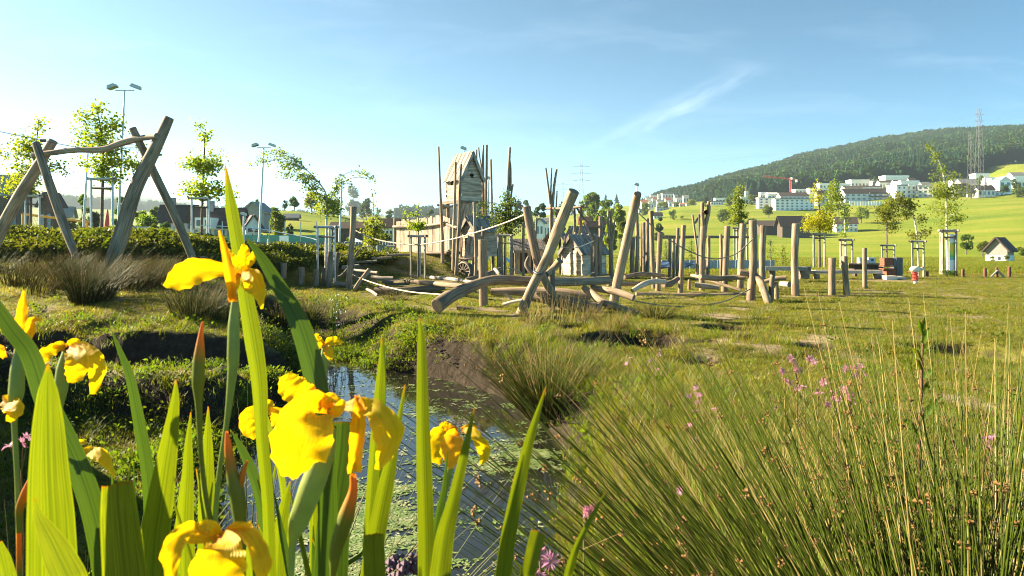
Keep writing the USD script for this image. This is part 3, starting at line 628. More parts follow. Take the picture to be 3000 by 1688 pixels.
post("mid height post with its foot between the two lit logs", [(1927, 853), (1930, 770), (1935, 680)], [15, 14, 15])
post("very tall post beside the big leaning log, rope passing in front of it", [(1917, 846), (1911, 740), (1908, 618)], [14, 13, 14], 21.5)
post("slim tall post immediately left of the very tall post beside the leaning log", [(1896, 800), (1897, 720), (1897, 640)], [11, 11, 9], 31)
post("slender post touching the left side of the slim tall pair", [(1886, 798), (1887, 730), (1886, 652)], [9, 9, 9], 32)
post("thinnest post of the close trio beside the leaning log", [(1880, 796), (1880, 730), (1881, 654)], [8, 7, 7], 32.5)
post("tall slim post rising close to the leaning log's right edge", [(1864, 806), (1867, 720), (1866, 622)], [12, 11, 10], 28)
post("thick short post beside the foot of the leaning log, right of the white hut", [(1851, 810), (1852, 750), (1855, 696)], [15, 14, 13], 29)
post("forked grey post at the right corner of the white hut", [(1792, 812), (1790, 750), (1789, 706)], [14, 13, 15], 28, [([(1788, 712), (1782, 660), (1783, 617)], [8, 7, 7]), ([(1791, 712), (1791, 660), (1789, 616)], [8, 7, 7]), ([(1795, 715), (1800, 660), (1805, 628)], [6, 5, 4])])
post("square cut post in front of the white hut's long wall", [(1744, 812), (1743, 750), (1743, 692)], [17, 16, 17], 27.5)
post("second cut post close beside the square cut post at the white hut", [(1758, 812), (1757, 750), (1756, 694)], [12, 12, 12], 28)
post("post rising behind the ridge of the white hut's roof", [(1760, 800), (1760, 720), (1760, 634)], [13, 12, 13], 31)
post("thin stub post against the white hut's shaded wall", [(1733, 812), (1733, 770), (1733, 722)], [6, 6, 6], 27.8)
post("thick flat topped post behind the arched log's bend", [(1417, 899), (1415, 800), (1414, 703)], [26, 26, 27], 15.4, branches=())
post("very tall thin pole beside the palisade, left of the tower", [(1297, 808), (1296, 700), (1290, 560), (1285, 430)], [11, 10, 7, 5], 27)
post("tall pole in front of the tower's left wall", [(1328, 800), (1330, 700), (1332, 600), (1335, 475)], [12, 11, 9, 7], 26.5)
post("crooked tall pole with a fork before the tower corner", [(1334, 818), (1340, 740), (1345, 650), (1347, 560), (1351, 481)], [10, 10, 10, 9, 6], 26, [([(1342, 700), (1352, 650), (1364, 600)], [8, 6, 5])])
post("slim wavy pole in front of the lower hut", [(1392, 812), (1394, 740), (1391, 660), (1389, 592)], [9, 9, 9, 8], 26)
post("short pole behind the rope at the lower hut's wall", [(1414, 800), (1414, 740), (1415, 664)], [10, 9, 9], 27)
post("tall forked pole right of the tower, reaching above its roof", [(1418, 800), (1416, 640), (1415, 500), (1416, 425)], [11, 10, 8, 4], 31, [([(1412, 498), (1406, 465), (1402, 432)], [5, 4, 4])])
post("straight tall pole touching the forked pole right of the tower", [(1424, 800), (1424, 600), (1426, 425)], [11, 10, 7], 31.5)
post("thin pole peeping out behind the tower's roof", [(1395, 800), (1396, 600), (1396, 439)], [6, 6, 5], 33)
post("tall lone pole between the tower and the pear tree", [(1443, 800), (1441, 600), (1438, 467)], [9, 7, 6], 33)
post("tallest pair of poles above the pear tree", [(1500, 815), (1497, 700), (1489, 560), (1494, 432)], [11, 11, 9, 7], 30, [([(1498, 620), (1498, 570), (1503, 540)], [8, 6, 5]), ([(1496, 560), (1496, 500), (1494, 470)], [7, 6, 4])])
post("three pronged trunk standing high between the crossed logs and the pear tree", [(1616, 815), (1615, 700), (1616, 600)], [12, 13, 14], 33, [([(1614, 610), (1606, 545), (1599, 492)], [8, 6, 5]), ([(1615, 600), (1614, 560), (1616, 492)], [7, 5, 4]), ([(1619, 610), (1623, 550), (1631, 496)], [9, 8, 6]), ([(1634, 660), (1630, 610), (1632, 560)], [6, 5, 4])])
post("thin pole in front of the shingled low hut", [(1534, 818), (1533, 740), (1534, 655)], [9, 8, 8], 26)
post("narrow pole with leaning top right of the low hut", [(1566, 800), (1568, 720), (1572, 640)], [7, 7, 6], 31)
post("slim stake left of the pair by the ladder log", [(1458, 812), (1459, 750), (1459, 684)], [6, 6, 6], 27)
post("stouter stake by the ladder log at the tower's right", [(1470, 815), (1468, 750), (1468, 683)], [12, 11, 9], 27)
post("pole left behind the leaning log's crown", [(1868, 800), (1868, 700), (1868, 575)], [6, 6, 5], 34)
# posts at the left
post("tall leaning post with two ropes, left of the palisade", [(1021, 848), (1027, 760), (1033, 680), (1036, 606)], [18, 17, 17, 18])
post("broad shouldered post with sloped top beside a dark crooked stump", [(963, 842), (966, 790), (969, 738)], [16, 18, 16])
post("dark crooked stump with a pale cut top", [(982, 834), (985, 790), (991, 740)], [13, 10, 15], mat="wood_dark")
post("short square post between two stumps left of the broad post", [(947, 835), (947, 810), (948, 785)], [13, 12, 12])
post("low post second left of the broad shouldered post", [(925, 839), (926, 815), (927, 790)], [17, 16, 16])
post("low post with a flat top, third in the row of stumps", [(880, 834), (882, 810), (883, 783)], [20, 19, 18])
post("low post at the left end of the stump row near the big iris leaf", [(829, 816), (830, 795), (831, 771)], [19, 18, 19])
post("single small stump beside the foot of the climbing frame", [(594, 782), (594, 766), (594, 751)], [18, 17, 17], 16.5)
# posts at the far right
post("solitary short post on the lawn at the right, nearest the table bench", [(2437, 866), (2437, 810), (2438, 756)], [21, 20, 21])
post("short leaning post with a pinkish streak beside the solitary lawn post", [(2483, 866), (2477, 810), (2474, 751)], [19, 17, 16])
post("post with a rope wound about it in front of the table", [(2534, 846), (2533, 790), (2533, 727)], [14, 13, 13])
post("short dark post below the arched branch", [(2257, 880), (2260, 845), (2264, 806)], [17, 15, 14], 16.5, mat="wood_dark")
post("pale short post carrying a bent log beside the arched branch", [(2276, 872), (2275, 850), (2274, 826)], [13, 12, 12], 17.3)
post("low stub behind the lit split log", [(2019, 848), (2019, 835), (2020, 820)], [9, 9, 9], 21)
# the big leaning log
t, dL = post("big leaning log with a rope through its top", [(1793, 888), (1815, 800), (1840, 690), (1860, 600), (1868, 568)], [30, 27, 26, 25, 21], None, name="leaning_log", cat="log", group=None, n=18, lean_in=1.0)
# crossed logs
dX = 13.8
t = thing("crossed_logs", "two heavy logs crossed in an X, bound with a black strap", "climbing frame", (*W(1545, 905, dX)[:2], gz(*W(1545, 905, dX)[:2])))
log_parts(t, [W(1512, 950, dX + .3), W(1528, 915, dX + .1), W(1560, 840, dX - .14), (W(1600, 762, dX - .38)), W(1640, 660, dX - .7), W(1668, 590, dX - .92), W(1681, 560, dX - 1.02)], [w / 2 * dX / F for w in (30, 30, 27, 28, 31, 29, 31)], "wood", n=22, wobble=0.15, ends=(False, True), name="leg", endmat="wood_dark", rings=44)
log_parts(t, [W(1650, 900, dX + .45), W(1612, 850, dX + .2), W(1582, 790, dX + .05), W(1560, 700, dX + .05), W(1542, 606, dX + .05)], [w / 2 * dX / F for w in (22, 24, 26, 26, 24)], "wood", n=16, wobble=0.07, ends=(False, True), name="leg", rings=28)
part(t, "strap", sweep([W(1565, 797, dX - .37), W(1577, 803, dX - .46), W(1589, 801, dX - .42), W(1592, 795, dX - .1), W(1578, 793, dX + .2), W(1566, 795, dX - .1), W(1565, 797, dX - .37)], [0.028], 6, 30)[0], "steel_dark", smooth=True)
log_parts(t, [W(1574, 803, dX - .12), W(1556, 796, dX - .1), W(1542, 778, dX - .05), W(1546, 762, dX), W(1549, 752, dX)], [w / 2 * dX / F for w in (13, 13, 13, 12, 8)], "wood_dark", n=10, wobble=0.15, ends=(False, True), name="crooked_branch")
log("short log leaning into the crossed logs with a dark cut end", [(1600, 805), (1620, 788), (1640, 763)], [18, 20, 21], [dX + .1, dX + .3, dX + .2], endmat="wood_dark")
post("dark stump with a pale rounded top under the crossed logs", [(1617, 868), (1616, 825), (1616, 792)], [19, 20, 19], dX + .25, mat="wood_dark")
# lying logs
log("massive arched log, its sawn end resting on the grass", [(1281, 896), (1320, 868), (1368, 846), (1420, 826), (1471, 820), (1560, 824)], [44, 40, 35, 30, 28, 28], [13.1, 13.45, 13.8, 14.1, 14.25, 14.4], n=20, wob=.1)
log("thick straight log continuing right from the crossed logs", [(1600, 826), (1690, 826), (1745, 823), (1784, 821)], [26, 25, 24, 26], [14.2, 14.6, 14.9, 15.1], n=16)
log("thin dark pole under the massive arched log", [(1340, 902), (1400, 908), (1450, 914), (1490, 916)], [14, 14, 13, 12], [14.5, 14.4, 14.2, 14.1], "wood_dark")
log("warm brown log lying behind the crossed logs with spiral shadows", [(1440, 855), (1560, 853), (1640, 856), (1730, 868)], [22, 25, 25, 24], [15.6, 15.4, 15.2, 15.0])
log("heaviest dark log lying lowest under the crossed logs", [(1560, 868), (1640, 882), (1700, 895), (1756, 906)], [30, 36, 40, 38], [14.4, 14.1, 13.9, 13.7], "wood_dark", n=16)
log("forked log with a dark sawn end reaching down to the grass", [(1712, 846), (1736, 862), (1760, 882), (1810, 902), (1868, 921)], [20, 22, 24, 23, 26], [14.6, 14.2, 13.9, 13.7, 13.5], endmat="wood_dark", n=15)
log("sunlit bent log above the forked log, with a dark round end", [(1734, 843), (1775, 850), (1815, 858), (1857, 873)], [17, 20, 21, 20], [14.8, 14.5, 14.3, 14.1], endmat="wood_dark", n=15)
log("pale broken branch lying in the grass left of the crossed logs", [(1475, 893), (1500, 885), (1530, 880)], [11, 9, 9], [14.4, 14.3, 14.2], "wood_pale", branches=[([(1500, 880), (1490, 868), (1480, 862)], [9, 7, 5], 14.6)])
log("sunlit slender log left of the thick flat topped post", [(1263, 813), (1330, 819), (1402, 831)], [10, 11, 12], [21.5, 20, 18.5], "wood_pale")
log("long grey log running behind the massive arched log", [(1187, 823), (1280, 832), (1394, 843)], [13, 15, 16], [20, 18.5, 17])
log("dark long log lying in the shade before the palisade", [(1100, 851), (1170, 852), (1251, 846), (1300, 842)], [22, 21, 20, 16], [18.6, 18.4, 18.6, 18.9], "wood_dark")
log("small dark log behind the dark long log", [(1128, 833), (1160, 833), (1200, 831)], [9, 9, 8], [20.6, 20.6, 20.7], "wood_dark")
log("pale thin log in front of the log stairs", [(1001, 787), (1050, 793), (1106, 800)], [7, 8, 9], [23, 22.4, 22], "wood_pale")
log("pale short log with a dark end below the log stairs", [(1090, 811), (1120, 815), (1152, 816)], [11, 11, 11], [20.8, 20.6, 20.5], "wood_pale", endmat="wood_dark")
log("dark stub log under the pale short log", [(1121, 826), (1152, 826)], [10, 10], [20.3, 20.3], "wood_dark")
log("forked branch post leaning before the log stairs with a rope tied round it", [(1039, 848), (1052, 828), (1068, 808), (1082, 790)], [11, 12, 12, 13], [18.6, 18.7, 18.8, 18.9], "wood")
log("round log lying between the leaning roped post and the dark stump", [(982, 832), (1000, 832), (1016, 834)], [12, 13, 13], [20.3, 20.2, 20.1], "wood_pale")
log("pale log end half buried in sand behind the shaded long log", [(1075, 848), (1092, 856), (1106, 866)], [9, 9, 8], [18.2, 18, 17.8], "wood_pale")
log("thin curved dead branch behind the leaning roped post", [(1056, 729), (1044, 745), (1037, 765), (1034, 790)], [4, 6, 7, 6], 22, "wood_dark", ends=(False, False))
log("curved grey branch lying in front of the bank left of the leaning roped post", [(986, 813), (1000, 808), (1014, 793), (1022, 780)], [8, 8, 7, 5], 21, "wood_dark", ends=(False, False))
log("slim horizontal log right of the big leaning log", [(1829, 812), (1880, 803), (1944, 808)], [12, 13, 11], [19, 19.4, 20])
log("lower horizontal log behind the slim one", [(1780, 833), (1850, 832), (1905, 830)], [12, 12, 10], [17.5, 18, 18.4])
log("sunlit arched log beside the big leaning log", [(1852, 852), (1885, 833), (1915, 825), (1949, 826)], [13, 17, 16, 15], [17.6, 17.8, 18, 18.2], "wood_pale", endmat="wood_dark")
log("gnarled stripy log end right of the sunlit arched log", [(1944, 836), (1965, 831), (1986, 816)], [15, 19, 14], [18.3, 18.5, 18.8], "wood_dark", wob=0.2)
log("long dark ground log running along the right hand posts", [(1863, 862), (1980, 866), (2100, 866), (2205, 864)], [14, 14, 15, 15], [18.5, 18.6, 18.6, 18.7])
log("horizontal log with a round pale sawn end towards the viewer", [(2051, 811), (2100, 816), (2150, 813), (2184, 812)], [16, 16, 15, 15], [17.8, 18, 18.1, 18])
log("thin log rising left behind the round sawn end", [(2024, 806), (2060, 815), (2110, 832), (2170, 851)], [9, 10, 10, 9], [19.5, 19, 18.6, 18.3])
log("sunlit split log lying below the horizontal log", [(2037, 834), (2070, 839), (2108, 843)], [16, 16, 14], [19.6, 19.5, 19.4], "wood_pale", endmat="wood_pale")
log("arched branch bending down to the ground at the right", [(2168, 798), (2208, 806), (2230, 830), (2243, 866), (2253, 900)], [18, 20, 22, 21, 17], [17, 16.9, 16.7, 16.2, 15.9], n=15)
log("bent log resting on the pale short post", [(2238, 826), (2270, 817), (2303, 814)], [11, 14, 14], [17.4, 17.3, 17.2])
log("squared bright log block on the grass behind the lone post", [(2287, 832), (2312, 834)], [15, 17], [21, 20.7], "wood_pale")
log("grey horizontal rail between the far posts", [(1945, 693), (2060, 694), (2200, 695)], [7, 8, 7], [29, 29, 29.2], "wood_dark")
log("dark rail across the three pronged trunk", [(1600, 611), (1660, 610), (1718, 604)], [7, 7, 7], [32.6, 31, 30], "wood_dark")
log("oblique dark beam behind the crossed logs' top", [(1689, 608), (1705, 632), (1722, 655)], [6, 6, 5], [31, 31, 31], "wood_dark")
log("short pale ladder log leaning beyond the arched log", [(1450, 788), (1462, 803), (1477, 822)], [10, 10, 11], [20, 19.4, 18.6], "wood_pale")
log("grey log lying behind the thick flat topped post", [(1365, 820), (1420, 806), (1467, 788)], [11, 14, 12], [20, 20.3, 20.8], "wood_dark")
for k, (a, b, lab) in enumerate([((1002, 781), (1052, 777), "lowest"), ((1041, 768), (1104, 765), "second lowest"), ((1089, 757), (1147, 755), "third"), ((1134, 748), (1202, 746), "topmost")]):
    log(f"{lab} log step set into the bank leading up to the palisade", [a, b], [7, 7], [23.2 + .55 * k, 23.2 + .55 * k], "wood_pale" if k < 1 else "wood", name="log_step", cat="step", group="log steps up the bank")
# posts beside the forks
post("dark post carrying the high rail behind the crossed logs", [(1684, 820), (1684, 700), (1683, 600)], [8, 8, 7], 31, mat="wood_dark")
post("second dark post under the high rail behind the white hut's ridge", [(1701, 820), (1701, 700), (1702, 601)], [9, 9, 8], 31.5, mat="wood")

# ropes
rope("long pale rope sagging from the leaning post past the palisade to the crossed logs", [(1034, 672), (1100, 701), (1208, 717), (1315, 703), (1405, 678), (1480, 653), (1535, 630)], [21, 20.2, 19, 17.5, 16.2, 15, 13.9], 0.018)
rope("lower pale rope from the leaning post to the massive arched log", [(1027, 802), (1060, 817), (1123, 838), (1200, 855), (1300, 864)], [20.9, 18.8, 17, 15.4, 14], 0.016)
rope("dark rope from the big leaning log down and up to the roped post", [(1872, 626), (1936, 684), (2005, 729), (2073, 756), (2124, 755), (2165, 738), (2206, 700)], [15.9, 16, 16, 16, 16.1, 16.3, 16.6], 0.014, "rope_dark")
rope("low dark rope sagging above the grass between the sunlit bent log and the roped post", [(1860, 882), (1930, 894), (1997, 898), (2070, 893), (2130, 880), (2200, 846)], [14.1, 14.6, 15, 15.5, 16, 16.7], 0.016, "rope_dark")
rope("short rope at the white hut's gable", [(1640, 723), (1675, 727), (1703, 722), (1740, 706)], [26.5, 26.5, 26.8, 27.2], 0.016)
rope("short low rope at the foot of the white hut", [(1630, 810), (1675, 814), (1710, 809), (1741, 798)], [26.5, 26.6, 26.8, 27.2], 0.016)
rope("white line stretched from the young maple to the birch guard", [(590, 661), (670, 664), (750, 669), (835, 684), (905, 697), (930, 704)], [21, 21, 21, 21, 20.8, 20.6], 0.014, "white_paint")
rope("thin steel cable of the aerial ropeway at the upper left", [(-60, 377), (0, 386), (120, 411), (200, 427), (262, 437)], [13, 14, 15.4, 15.9, 16.2], 0.008, "steel_dark", None, "cable", "cable")

# the climbing frame at the left
dA = 16.0
t = thing("log_gantry", "tall log gantry of crossed legs carrying a bent crossbar, on the left rise", "climbing frame", (*W(330, 780, dA)[:2], gz(*W(330, 780, dA)[:2])))
s = dA / F / 2 * 0.84
log_parts(t, [W(320, 790, dA - .5), W(352, 700, dA - .35), W(394, 560, dA - .2), W(450, 445, dA - .1), W(496, 345, dA)], [44 * s, 50 * s, 46 * s, 42 * s, 32 * s], n=18, ends=(False, True), name="leg", rings=30)
log_parts(t, [W(354, 792, dA - .45), W(338, 748, dA - .42), W(336, 730, dA - .4)], [30 * s, 30 * s, 24 * s], n=12, ends=(False, False), name="root_fork")
log_parts(t, [W(578, 790, dA + .6), W(520, 650, dA + .4), W(448, 500, dA + .2), W(388, 376, dA + .1)], [26 * s, 29 * s, 28 * s, 25 * s], n=14, ends=(False, True), name="leg")
log_parts(t, [W(-60, 800, dA + .6), W(0, 680, dA + .5), W(60, 570, dA + .4), (W(110, 490, dA + .3)), W(156, 412, dA + .3)], [48 * s, 42 * s, 40 * s, 35 * s, 30 * s], n=16, ends=(False, True), name="leg")
log_parts(t, [W(222, 752, dA - .5), W(180, 640, dA - .3), W(132, 500, dA - .2), W(105, 420, dA - .1)], [22 * s, 30 * s, 27 * s, 25 * s], "wood_dark", n=14, ends=(False, True), name="leg")
log_parts(t, [W(96, 455, dA + .1), W(150, 448, dA + .1), W(220, 440, dA + .1), W(300, 438, dA + .1), W(360, 418, dA + .1), W(415, 405, dA + .02), W(460, 399, dA - .25)], [16 * s, 19 * s, 20 * s, 22 * s, 25 * s, 19 * s, 21 * s], n=14, wobble=.12, name="crossbar", rings=30)
part(t, "clamp", sweep([W(119, 412, dA - .1), W(133, 412, dA - .1)], [0.035], 8, 3)[0], "steel_dark")
# ------------------------------------------------------------------ playground: palisade, tower, huts
Zv = np.array([0, 0, 1.0])
def prism_plank(o, ax, ay, L, h, th, z0, wavy=0.0, cut=None):
    """one board from o along ax (length L), height h, thickness th (towards -ay), its lower edge at z0 a little uneven"""
    n = 4; vs = []; xs = np.linspace(0, L, n + 1)
    lo = z0 + np.array([R.uniform(-wavy, wavy) for _ in xs]); hi = z0 + h + np.array([R.uniform(-wavy, wavy) for _ in xs])
    for x, a, b in zip(xs, lo, hi):
        for y in (0, -th):
            vs += [o + ax * x + ay * y + Zv * a, o + ax * x + ay * y + Zv * b]
    fs = []
    for k in range(n):
        b = 4 * k; e = b + 4
        fs += [[b, e, e + 1], [b, e + 1, b + 1], [b + 2, e + 3, e + 2], [b + 2, b + 3, e + 3], [b + 1, e + 1, e + 3], [b + 1, e + 3, b + 3], [b, e + 2, e], [b, b + 2, e + 2]]
    e = 4 * n; fs += [[0, 1, 3], [0, 3, 2], [e, e + 3, e + 1], [e, e + 2, e + 3]]
    uv0 = R.random() * 20
    uv = np.array([[(i % 2) * h + (0.03 if (i % 4) > 1 else 0) + uv0, xs[i // 4] + uv0] for i in range(len(vs))])
    return np.array(vs), np.array(fs), uv

def hut(name, label, o, yaw, w, l, hw, hr, z0, rows, hole=None, legs=(), door=None, roofmat="roof_plank", wallmat="plank", over=0.16, rplanks=11, side_window=None):
    """a plank hut: o = front left corner of the gable wall as seen from outside, gable along gx, length along gy (backwards)"""
    gx = np.array([math.cos(yaw), math.sin(yaw), 0]); gy = np.array([-math.sin(yaw), math.cos(yaw), 0])
    o = np.array([o[0], o[1], 0.0]); t = thing(name, label, "hut", (*(o + gx * w / 2 + gy * l / 2)[:2], z0))
    th = 0.04; rh = hw / rows
    def wall(nm, a, ax, ay, L, gable):
        p = part(t, nm, frame_box(a, ax, ay, Zv, 0.03, L - 0.03, -0.05, -0.045, z0 + 0.02, z0 + hw - 0.01), "barn_wood")
        nr = rows + (int(hr / rh) if gable else 0)
        for k in range(nr):
            zz = k * rh; a0, a1 = 0.0, L
            if k >= rows:
                c0 = (zz - hw) / hr; top = (zz + rh - hw) / hr; a0, a1 = L / 2 * (c0 + top) / 2, L - L / 2 * (c0 + top) / 2
                if a1 - a0 < 0.08: continue
            if gable and hole and zz - hw + rh > hole[1] - hole[2] and zz - hw < hole[1] + hole[2]:
                # boards stop short at the round opening
                zc = zz - hw + rh / 2 - hole[1]; half = math.sqrt(max(hole[2] ** 2 - zc ** 2, 0.0004)); cx = L / 2 + hole[0]
                for b0, b1 in ((a0, cx - half), (cx + half, a1)):
                    part(p, "plank", prism_plank(a + ax * b0, ax, ay, b1 - b0, rh * 0.96, th, z0 + zz, 0.008), wallmat)
                continue
            if door and nm == door[0] and zz < door[3]:
                for b0, b1 in ((a0, door[1]), (door[2], a1)):
                    if b1 - b0 > 0.03: part(p, "plank", prism_plank(a + ax * b0, ax, ay, b1 - b0, rh * 0.96, th, z0 + zz, 0.008), wallmat)
                continue
            if side_window and nm == side_window[0] and side_window[3] < zz < side_window[4]:
                for b0, b1 in ((a0, side_window[1]), (side_window[2], a1)):
                    if b1 - b0 > 0.03: part(p, "plank", prism_plank(a + ax * b0, ax, ay, b1 - b0, rh * 0.96, th, z0 + zz, 0.008), wallmat)
                continue
            q = R.uniform(0, 0.02)
            part(p, "plank", prism_plank(a + ax * (a0 - R.uniform(0, .03)) - ay * -q * 0.6, ax, ay, a1 - a0 + R.uniform(0, .05), rh * 0.97, th, z0 + zz, 0.009), wallmat)
        return p
    wf = wall("gable_wall", o - 0 * gy, gx, -gy, w, True)
    wall("side_wall", o + gx * w, gy, gx, l, False)
    wall("side_wall", o + gy * l, -gy, -gx, l, False)
    wall("gable_wall", o + gx * w + gy * l, -gx, gy, w, True)
    # roof boards running up the slope
    for sgn in (-1, 1):
        e = (o + gx * w / 2) + gx * sgn * (w / 2 + over) + Zv * (z0 + hw - over * hr / (w / 2)); rdg = o + gx * w / 2 + Zv * (z0 + hr + hw + 0.03)
        up = rdg - e; Ls = np.linalg.norm(up); up /= Ls; nrm = unit(np.cross(gy, up)) * (1 if np.cross(gy, up)[2] > 0 else -1)
        rp = part(t, "roof", frame_box(e - gy * over * 0.8 - nrm * 0.012, up, gy, nrm, 0.02, Ls - 0.01, 0.03, l + 1.6 * over - 0.03, -0.02, 0.0), "barn_wood")
        bw = (l + 1.6 * over) / rplanks
        for k in range(rplanks):
            y0 = -over * 0.8 + k * bw
            part(rp, "plank", frame_box(e - nrm * 0.0, up, gy, nrm, -R.uniform(0, .05), Ls - 0.005 + R.uniform(-.01, .015), y0 + 0.006, y0 + bw - 0.006, 0.002 + 0.012 * (k % 2), 0.03 + 0.012 * (k % 2)), roofmat)
        part(t, "bargeboard", frame_box(e - gy * (over * 0.8 + 0.03), up, gy, nrm, 0, Ls, -0.02, 0.025, -0.11, 0.03), roofmat)
    for lx, ly in legs:
        a = o + gx * lx + gy * ly; g = gz(a[0], a[1])
        log_parts(t, [np.array([a[0], a[1], g - 0.2]), np.array([a[0], a[1], z0 + 0.01])], [0.075], "wood", n=9, ends=(False, False), name="leg")
    return t, gx, gy, o

# white hut right of the crossed logs
dW = 30.0
o = W(1647, 811, dW + 0.95); c = W(1706, 811, dW)
hut("plank_hut", "bleached plank hut with a round gable window, right of the crossed logs", (o[0], o[1]), math.atan2(c[1] - o[1], c[0] - o[0]), float(np.linalg.norm((c - o)[:2])), 1.55, 1.15, 0.68, gz(c[0], c[1] + .5) - 0.03, 8, hole=(0.06, 0.12, 0.11), rplanks=12, wallmat="plank_pale")
# hut on legs below the tower
o = W(1354, 800, 28.9); c = W(1395, 800, 28.2)
z0 = HC + (HZ - 752) * 28.2 / F
t, gx, gy, oo = hut("plank_hut", "plank hut on legs beneath the tower, beside the cart wheel", (o[0], o[1]), math.atan2(c[1] - o[1], c[0] - o[0]), float(np.linalg.norm((c - o)[:2])), 1.35, 1.16, 0.5, z0, 9, legs=[(.1, .1), (.6, .1), (.1, 1.2), (.6, 1.2)], door=("gable_wall", .18, .5, .7), rplanks=10, over=0.13)
# tower house
o = W(1351, 585, 29.2); c = W(1411, 585, 29.9)
zt = HC + (HZ - 588) * 29.4 / F
t, gx, gy, oo = hut("tower_house", "high plank tower house with a steep board roof and a round window", (o[0], o[1]), math.atan2(c[1] - o[1], c[0] - o[0]), float(np.linalg.norm((c - o)[:2])), 1.12, 1.08, 1.02, zt, 11, hole=(0.02, 0.03, 0.11), rplanks=9, over=0.12, side_window=("side_wall", .3, .52, .68, 1.0))
stage.GetPrimAtPath(t).SetCustomDataByKey("category", "tower")
wT, lT = float(np.linalg.norm((c - o)[:2])), 1.12
for a, b in ((.05, .05), (wT - .05, .05), (.05, lT - .05), (wT - .05, lT - .05)):
    p = oo + gx * a + gy * b; g = gz(p[0], p[1])
    log_parts(t, [np.array([p[0], p[1], g - .2]), np.array([p[0], p[1], zt])], [0.08], "wood", n=10, ends=(False, False), name="leg")
part(t, "floor_beam", frame_box(oo, gx, gy, Zv, -.12, wT + .12, -.1, .02, zt - .13, zt - .005), "wood_dark")
part(t, "floor_beam", frame_box(oo, gx, gy, Zv, -.25, -.02, -.1, lT + .2, zt - .13, zt - .005), "wood_dark")
for k in range(11):   # board skirt under the tower house
    part(t, "skirt_board", frame_box(oo, gx, gy, Zv, .02 + k * (wT - .04) / 11, .02 + (k + .93) * (wT - .04) / 11, .0, .03, zt - .95 - R.uniform(0, .12), zt - .135), "plank")
for k, (a, b) in enumerate((((1280, 601), (1322, 606)), ((1296, 610), (1345, 600)))):
    log(f"{'outer' if k == 0 else 'inner'} thin perch log sticking out left of the tower platform", [a, b], [7, 7], [28.4 + k * .3, 28.6 + k * .3], "wood", group="perch logs at the tower platform", name="perch_log")
post("low dark support post under the palisade deck beside the tall pole", [(1314, 806), (1314, 770), (1315, 742)], [11, 11, 11], 28.5, mat="wood_dark")
# lamp-like mast seen above the tower roof is built with the floodlights

# cart wheel leaning at the hut
cw = W(1357, 795, 26.6); t = thing("cart_wheel", "old spoked cart wheel with a pale rim standing under the hut", "wheel", (cw[0], cw[1], gz(cw[0], cw[1])))
cw = np.array([cw[0], cw[1], HC + (HZ - 795) * 26.6 / F])
nv = unit([-0.55, -0.85, 0.03]); sx = unit(np.cross(Zv, nv)); sz = np.cross(nv, sx); rw = 0.33
ring = [cw + rw * (math.cos(a) * sx + math.sin(a) * sz) for a in np.linspace(0, 2 * math.pi, 25)]
part(t, "rim", sweep(ring, [0.035], 8, 49)[0], "wood_pale", smooth=True)
part(t, "tyre", sweep([p + (p - cw) * 0.13 + nv * -.03 for p in ring], [0.03], 8, 49)[0], "steel_dark", smooth=True)
part(t, "hub", sweep([cw - nv * .08, cw + nv * .08], [0.06], 10, 4)[0], "wood_dark", smooth=True)
for k in range(12):
    a = k / 12 * 2 * math.pi; dr = math.cos(a) * sx + math.sin(a) * sz
    part(t, "spoke", sweep([cw + dr * .05, cw + dr * rw], [0.018], 6, 3)[0], "wood_pale", smooth=True)
single("wheel_disc", trimesh.Trimesh(*sweep([cw - nv * .3, cw - nv * .09], [rw * 1.02], 24, 3)[0][:2], process=False), "wood_dark", "dark round drum behind the spoked cart wheel", "drum", smooth=30)
# slide chute in front of the hut
a, b = W(1384, 694, 27.2), W(1372, 762, 26.2)
ch = thing("slide", "narrow board slide coming down from the hut towards the cart wheel", "slide", (b[0], b[1], gz(b[0], b[1])))
up = a - b; L_ = np.linalg.norm(up); up /= L_; sd_ = unit(np.cross(up, [0, 1, 0.2])); nr = np.cross(sd_, up)
part(ch, "chute", frame_box(b, up, sd_, nr, 0, L_, -.15, .15, -.02, .01), "plank")
for q in (-1, 1): part(ch, "side_board", frame_box(b, up, sd_, nr, 0, L_, q * .165 - .015, q * .165 + .015, -.04, .12), "wood_pale")
log("thin axle log beneath the slide end", [(1340, 757), (1370, 760), (1385, 758)], [7, 7, 6], [26.3, 26.1, 26.2])

# palisade on the bank
pal = thing("palisade", "curved palisade of upright weathered boards on the grassy bank, left of the tower", "fence", (*W(1230, 738, 27.5)[:2], gz(*W(1230, 738, 27.5)[:2])))
def boards(x0, x1, d0, d1, top, bot, n, ph=0):
    for k in range(n):
        u0, u1 = (k + .04) / n, (k + .96) / n
        a, b = W(x0 + (x1 - x0) * u0, 738, d0 + (d1 - d0) * u0), W(x0 + (x1 - x0) * u1, 738, d0 + (d1 - d0) * u1)
        dm = (a[1] + b[1]) / 2; ty = np.interp((u0 + u1) / 2, [0, 1], top) + R.uniform(-3, 3); by = np.interp((u0 + u1) / 2, [0, 1], bot) + R.uniform(-2, 3)
        ax = b - a; Lx = np.linalg.norm(ax); ax = ax / Lx; ay = unit(np.cross(ax, Zv)); tilt = R.uniform(-.012, .012)
        part(pal, "board", frame_box(np.array([a[0], a[1], 0]), ax, ay, unit(Zv + ax * tilt), 0, Lx, -.02, .02 + R.uniform(0, .012), HC + (HZ - by) * dm / F, HC + (HZ - ty) * dm / F), "plank")
boards(1160, 1296, 29.3, 27.4, (648, 632), (739, 737), 20)
boards(1298, 1346, 27.4, 26.4, (630, 652), (734, 728), 9)
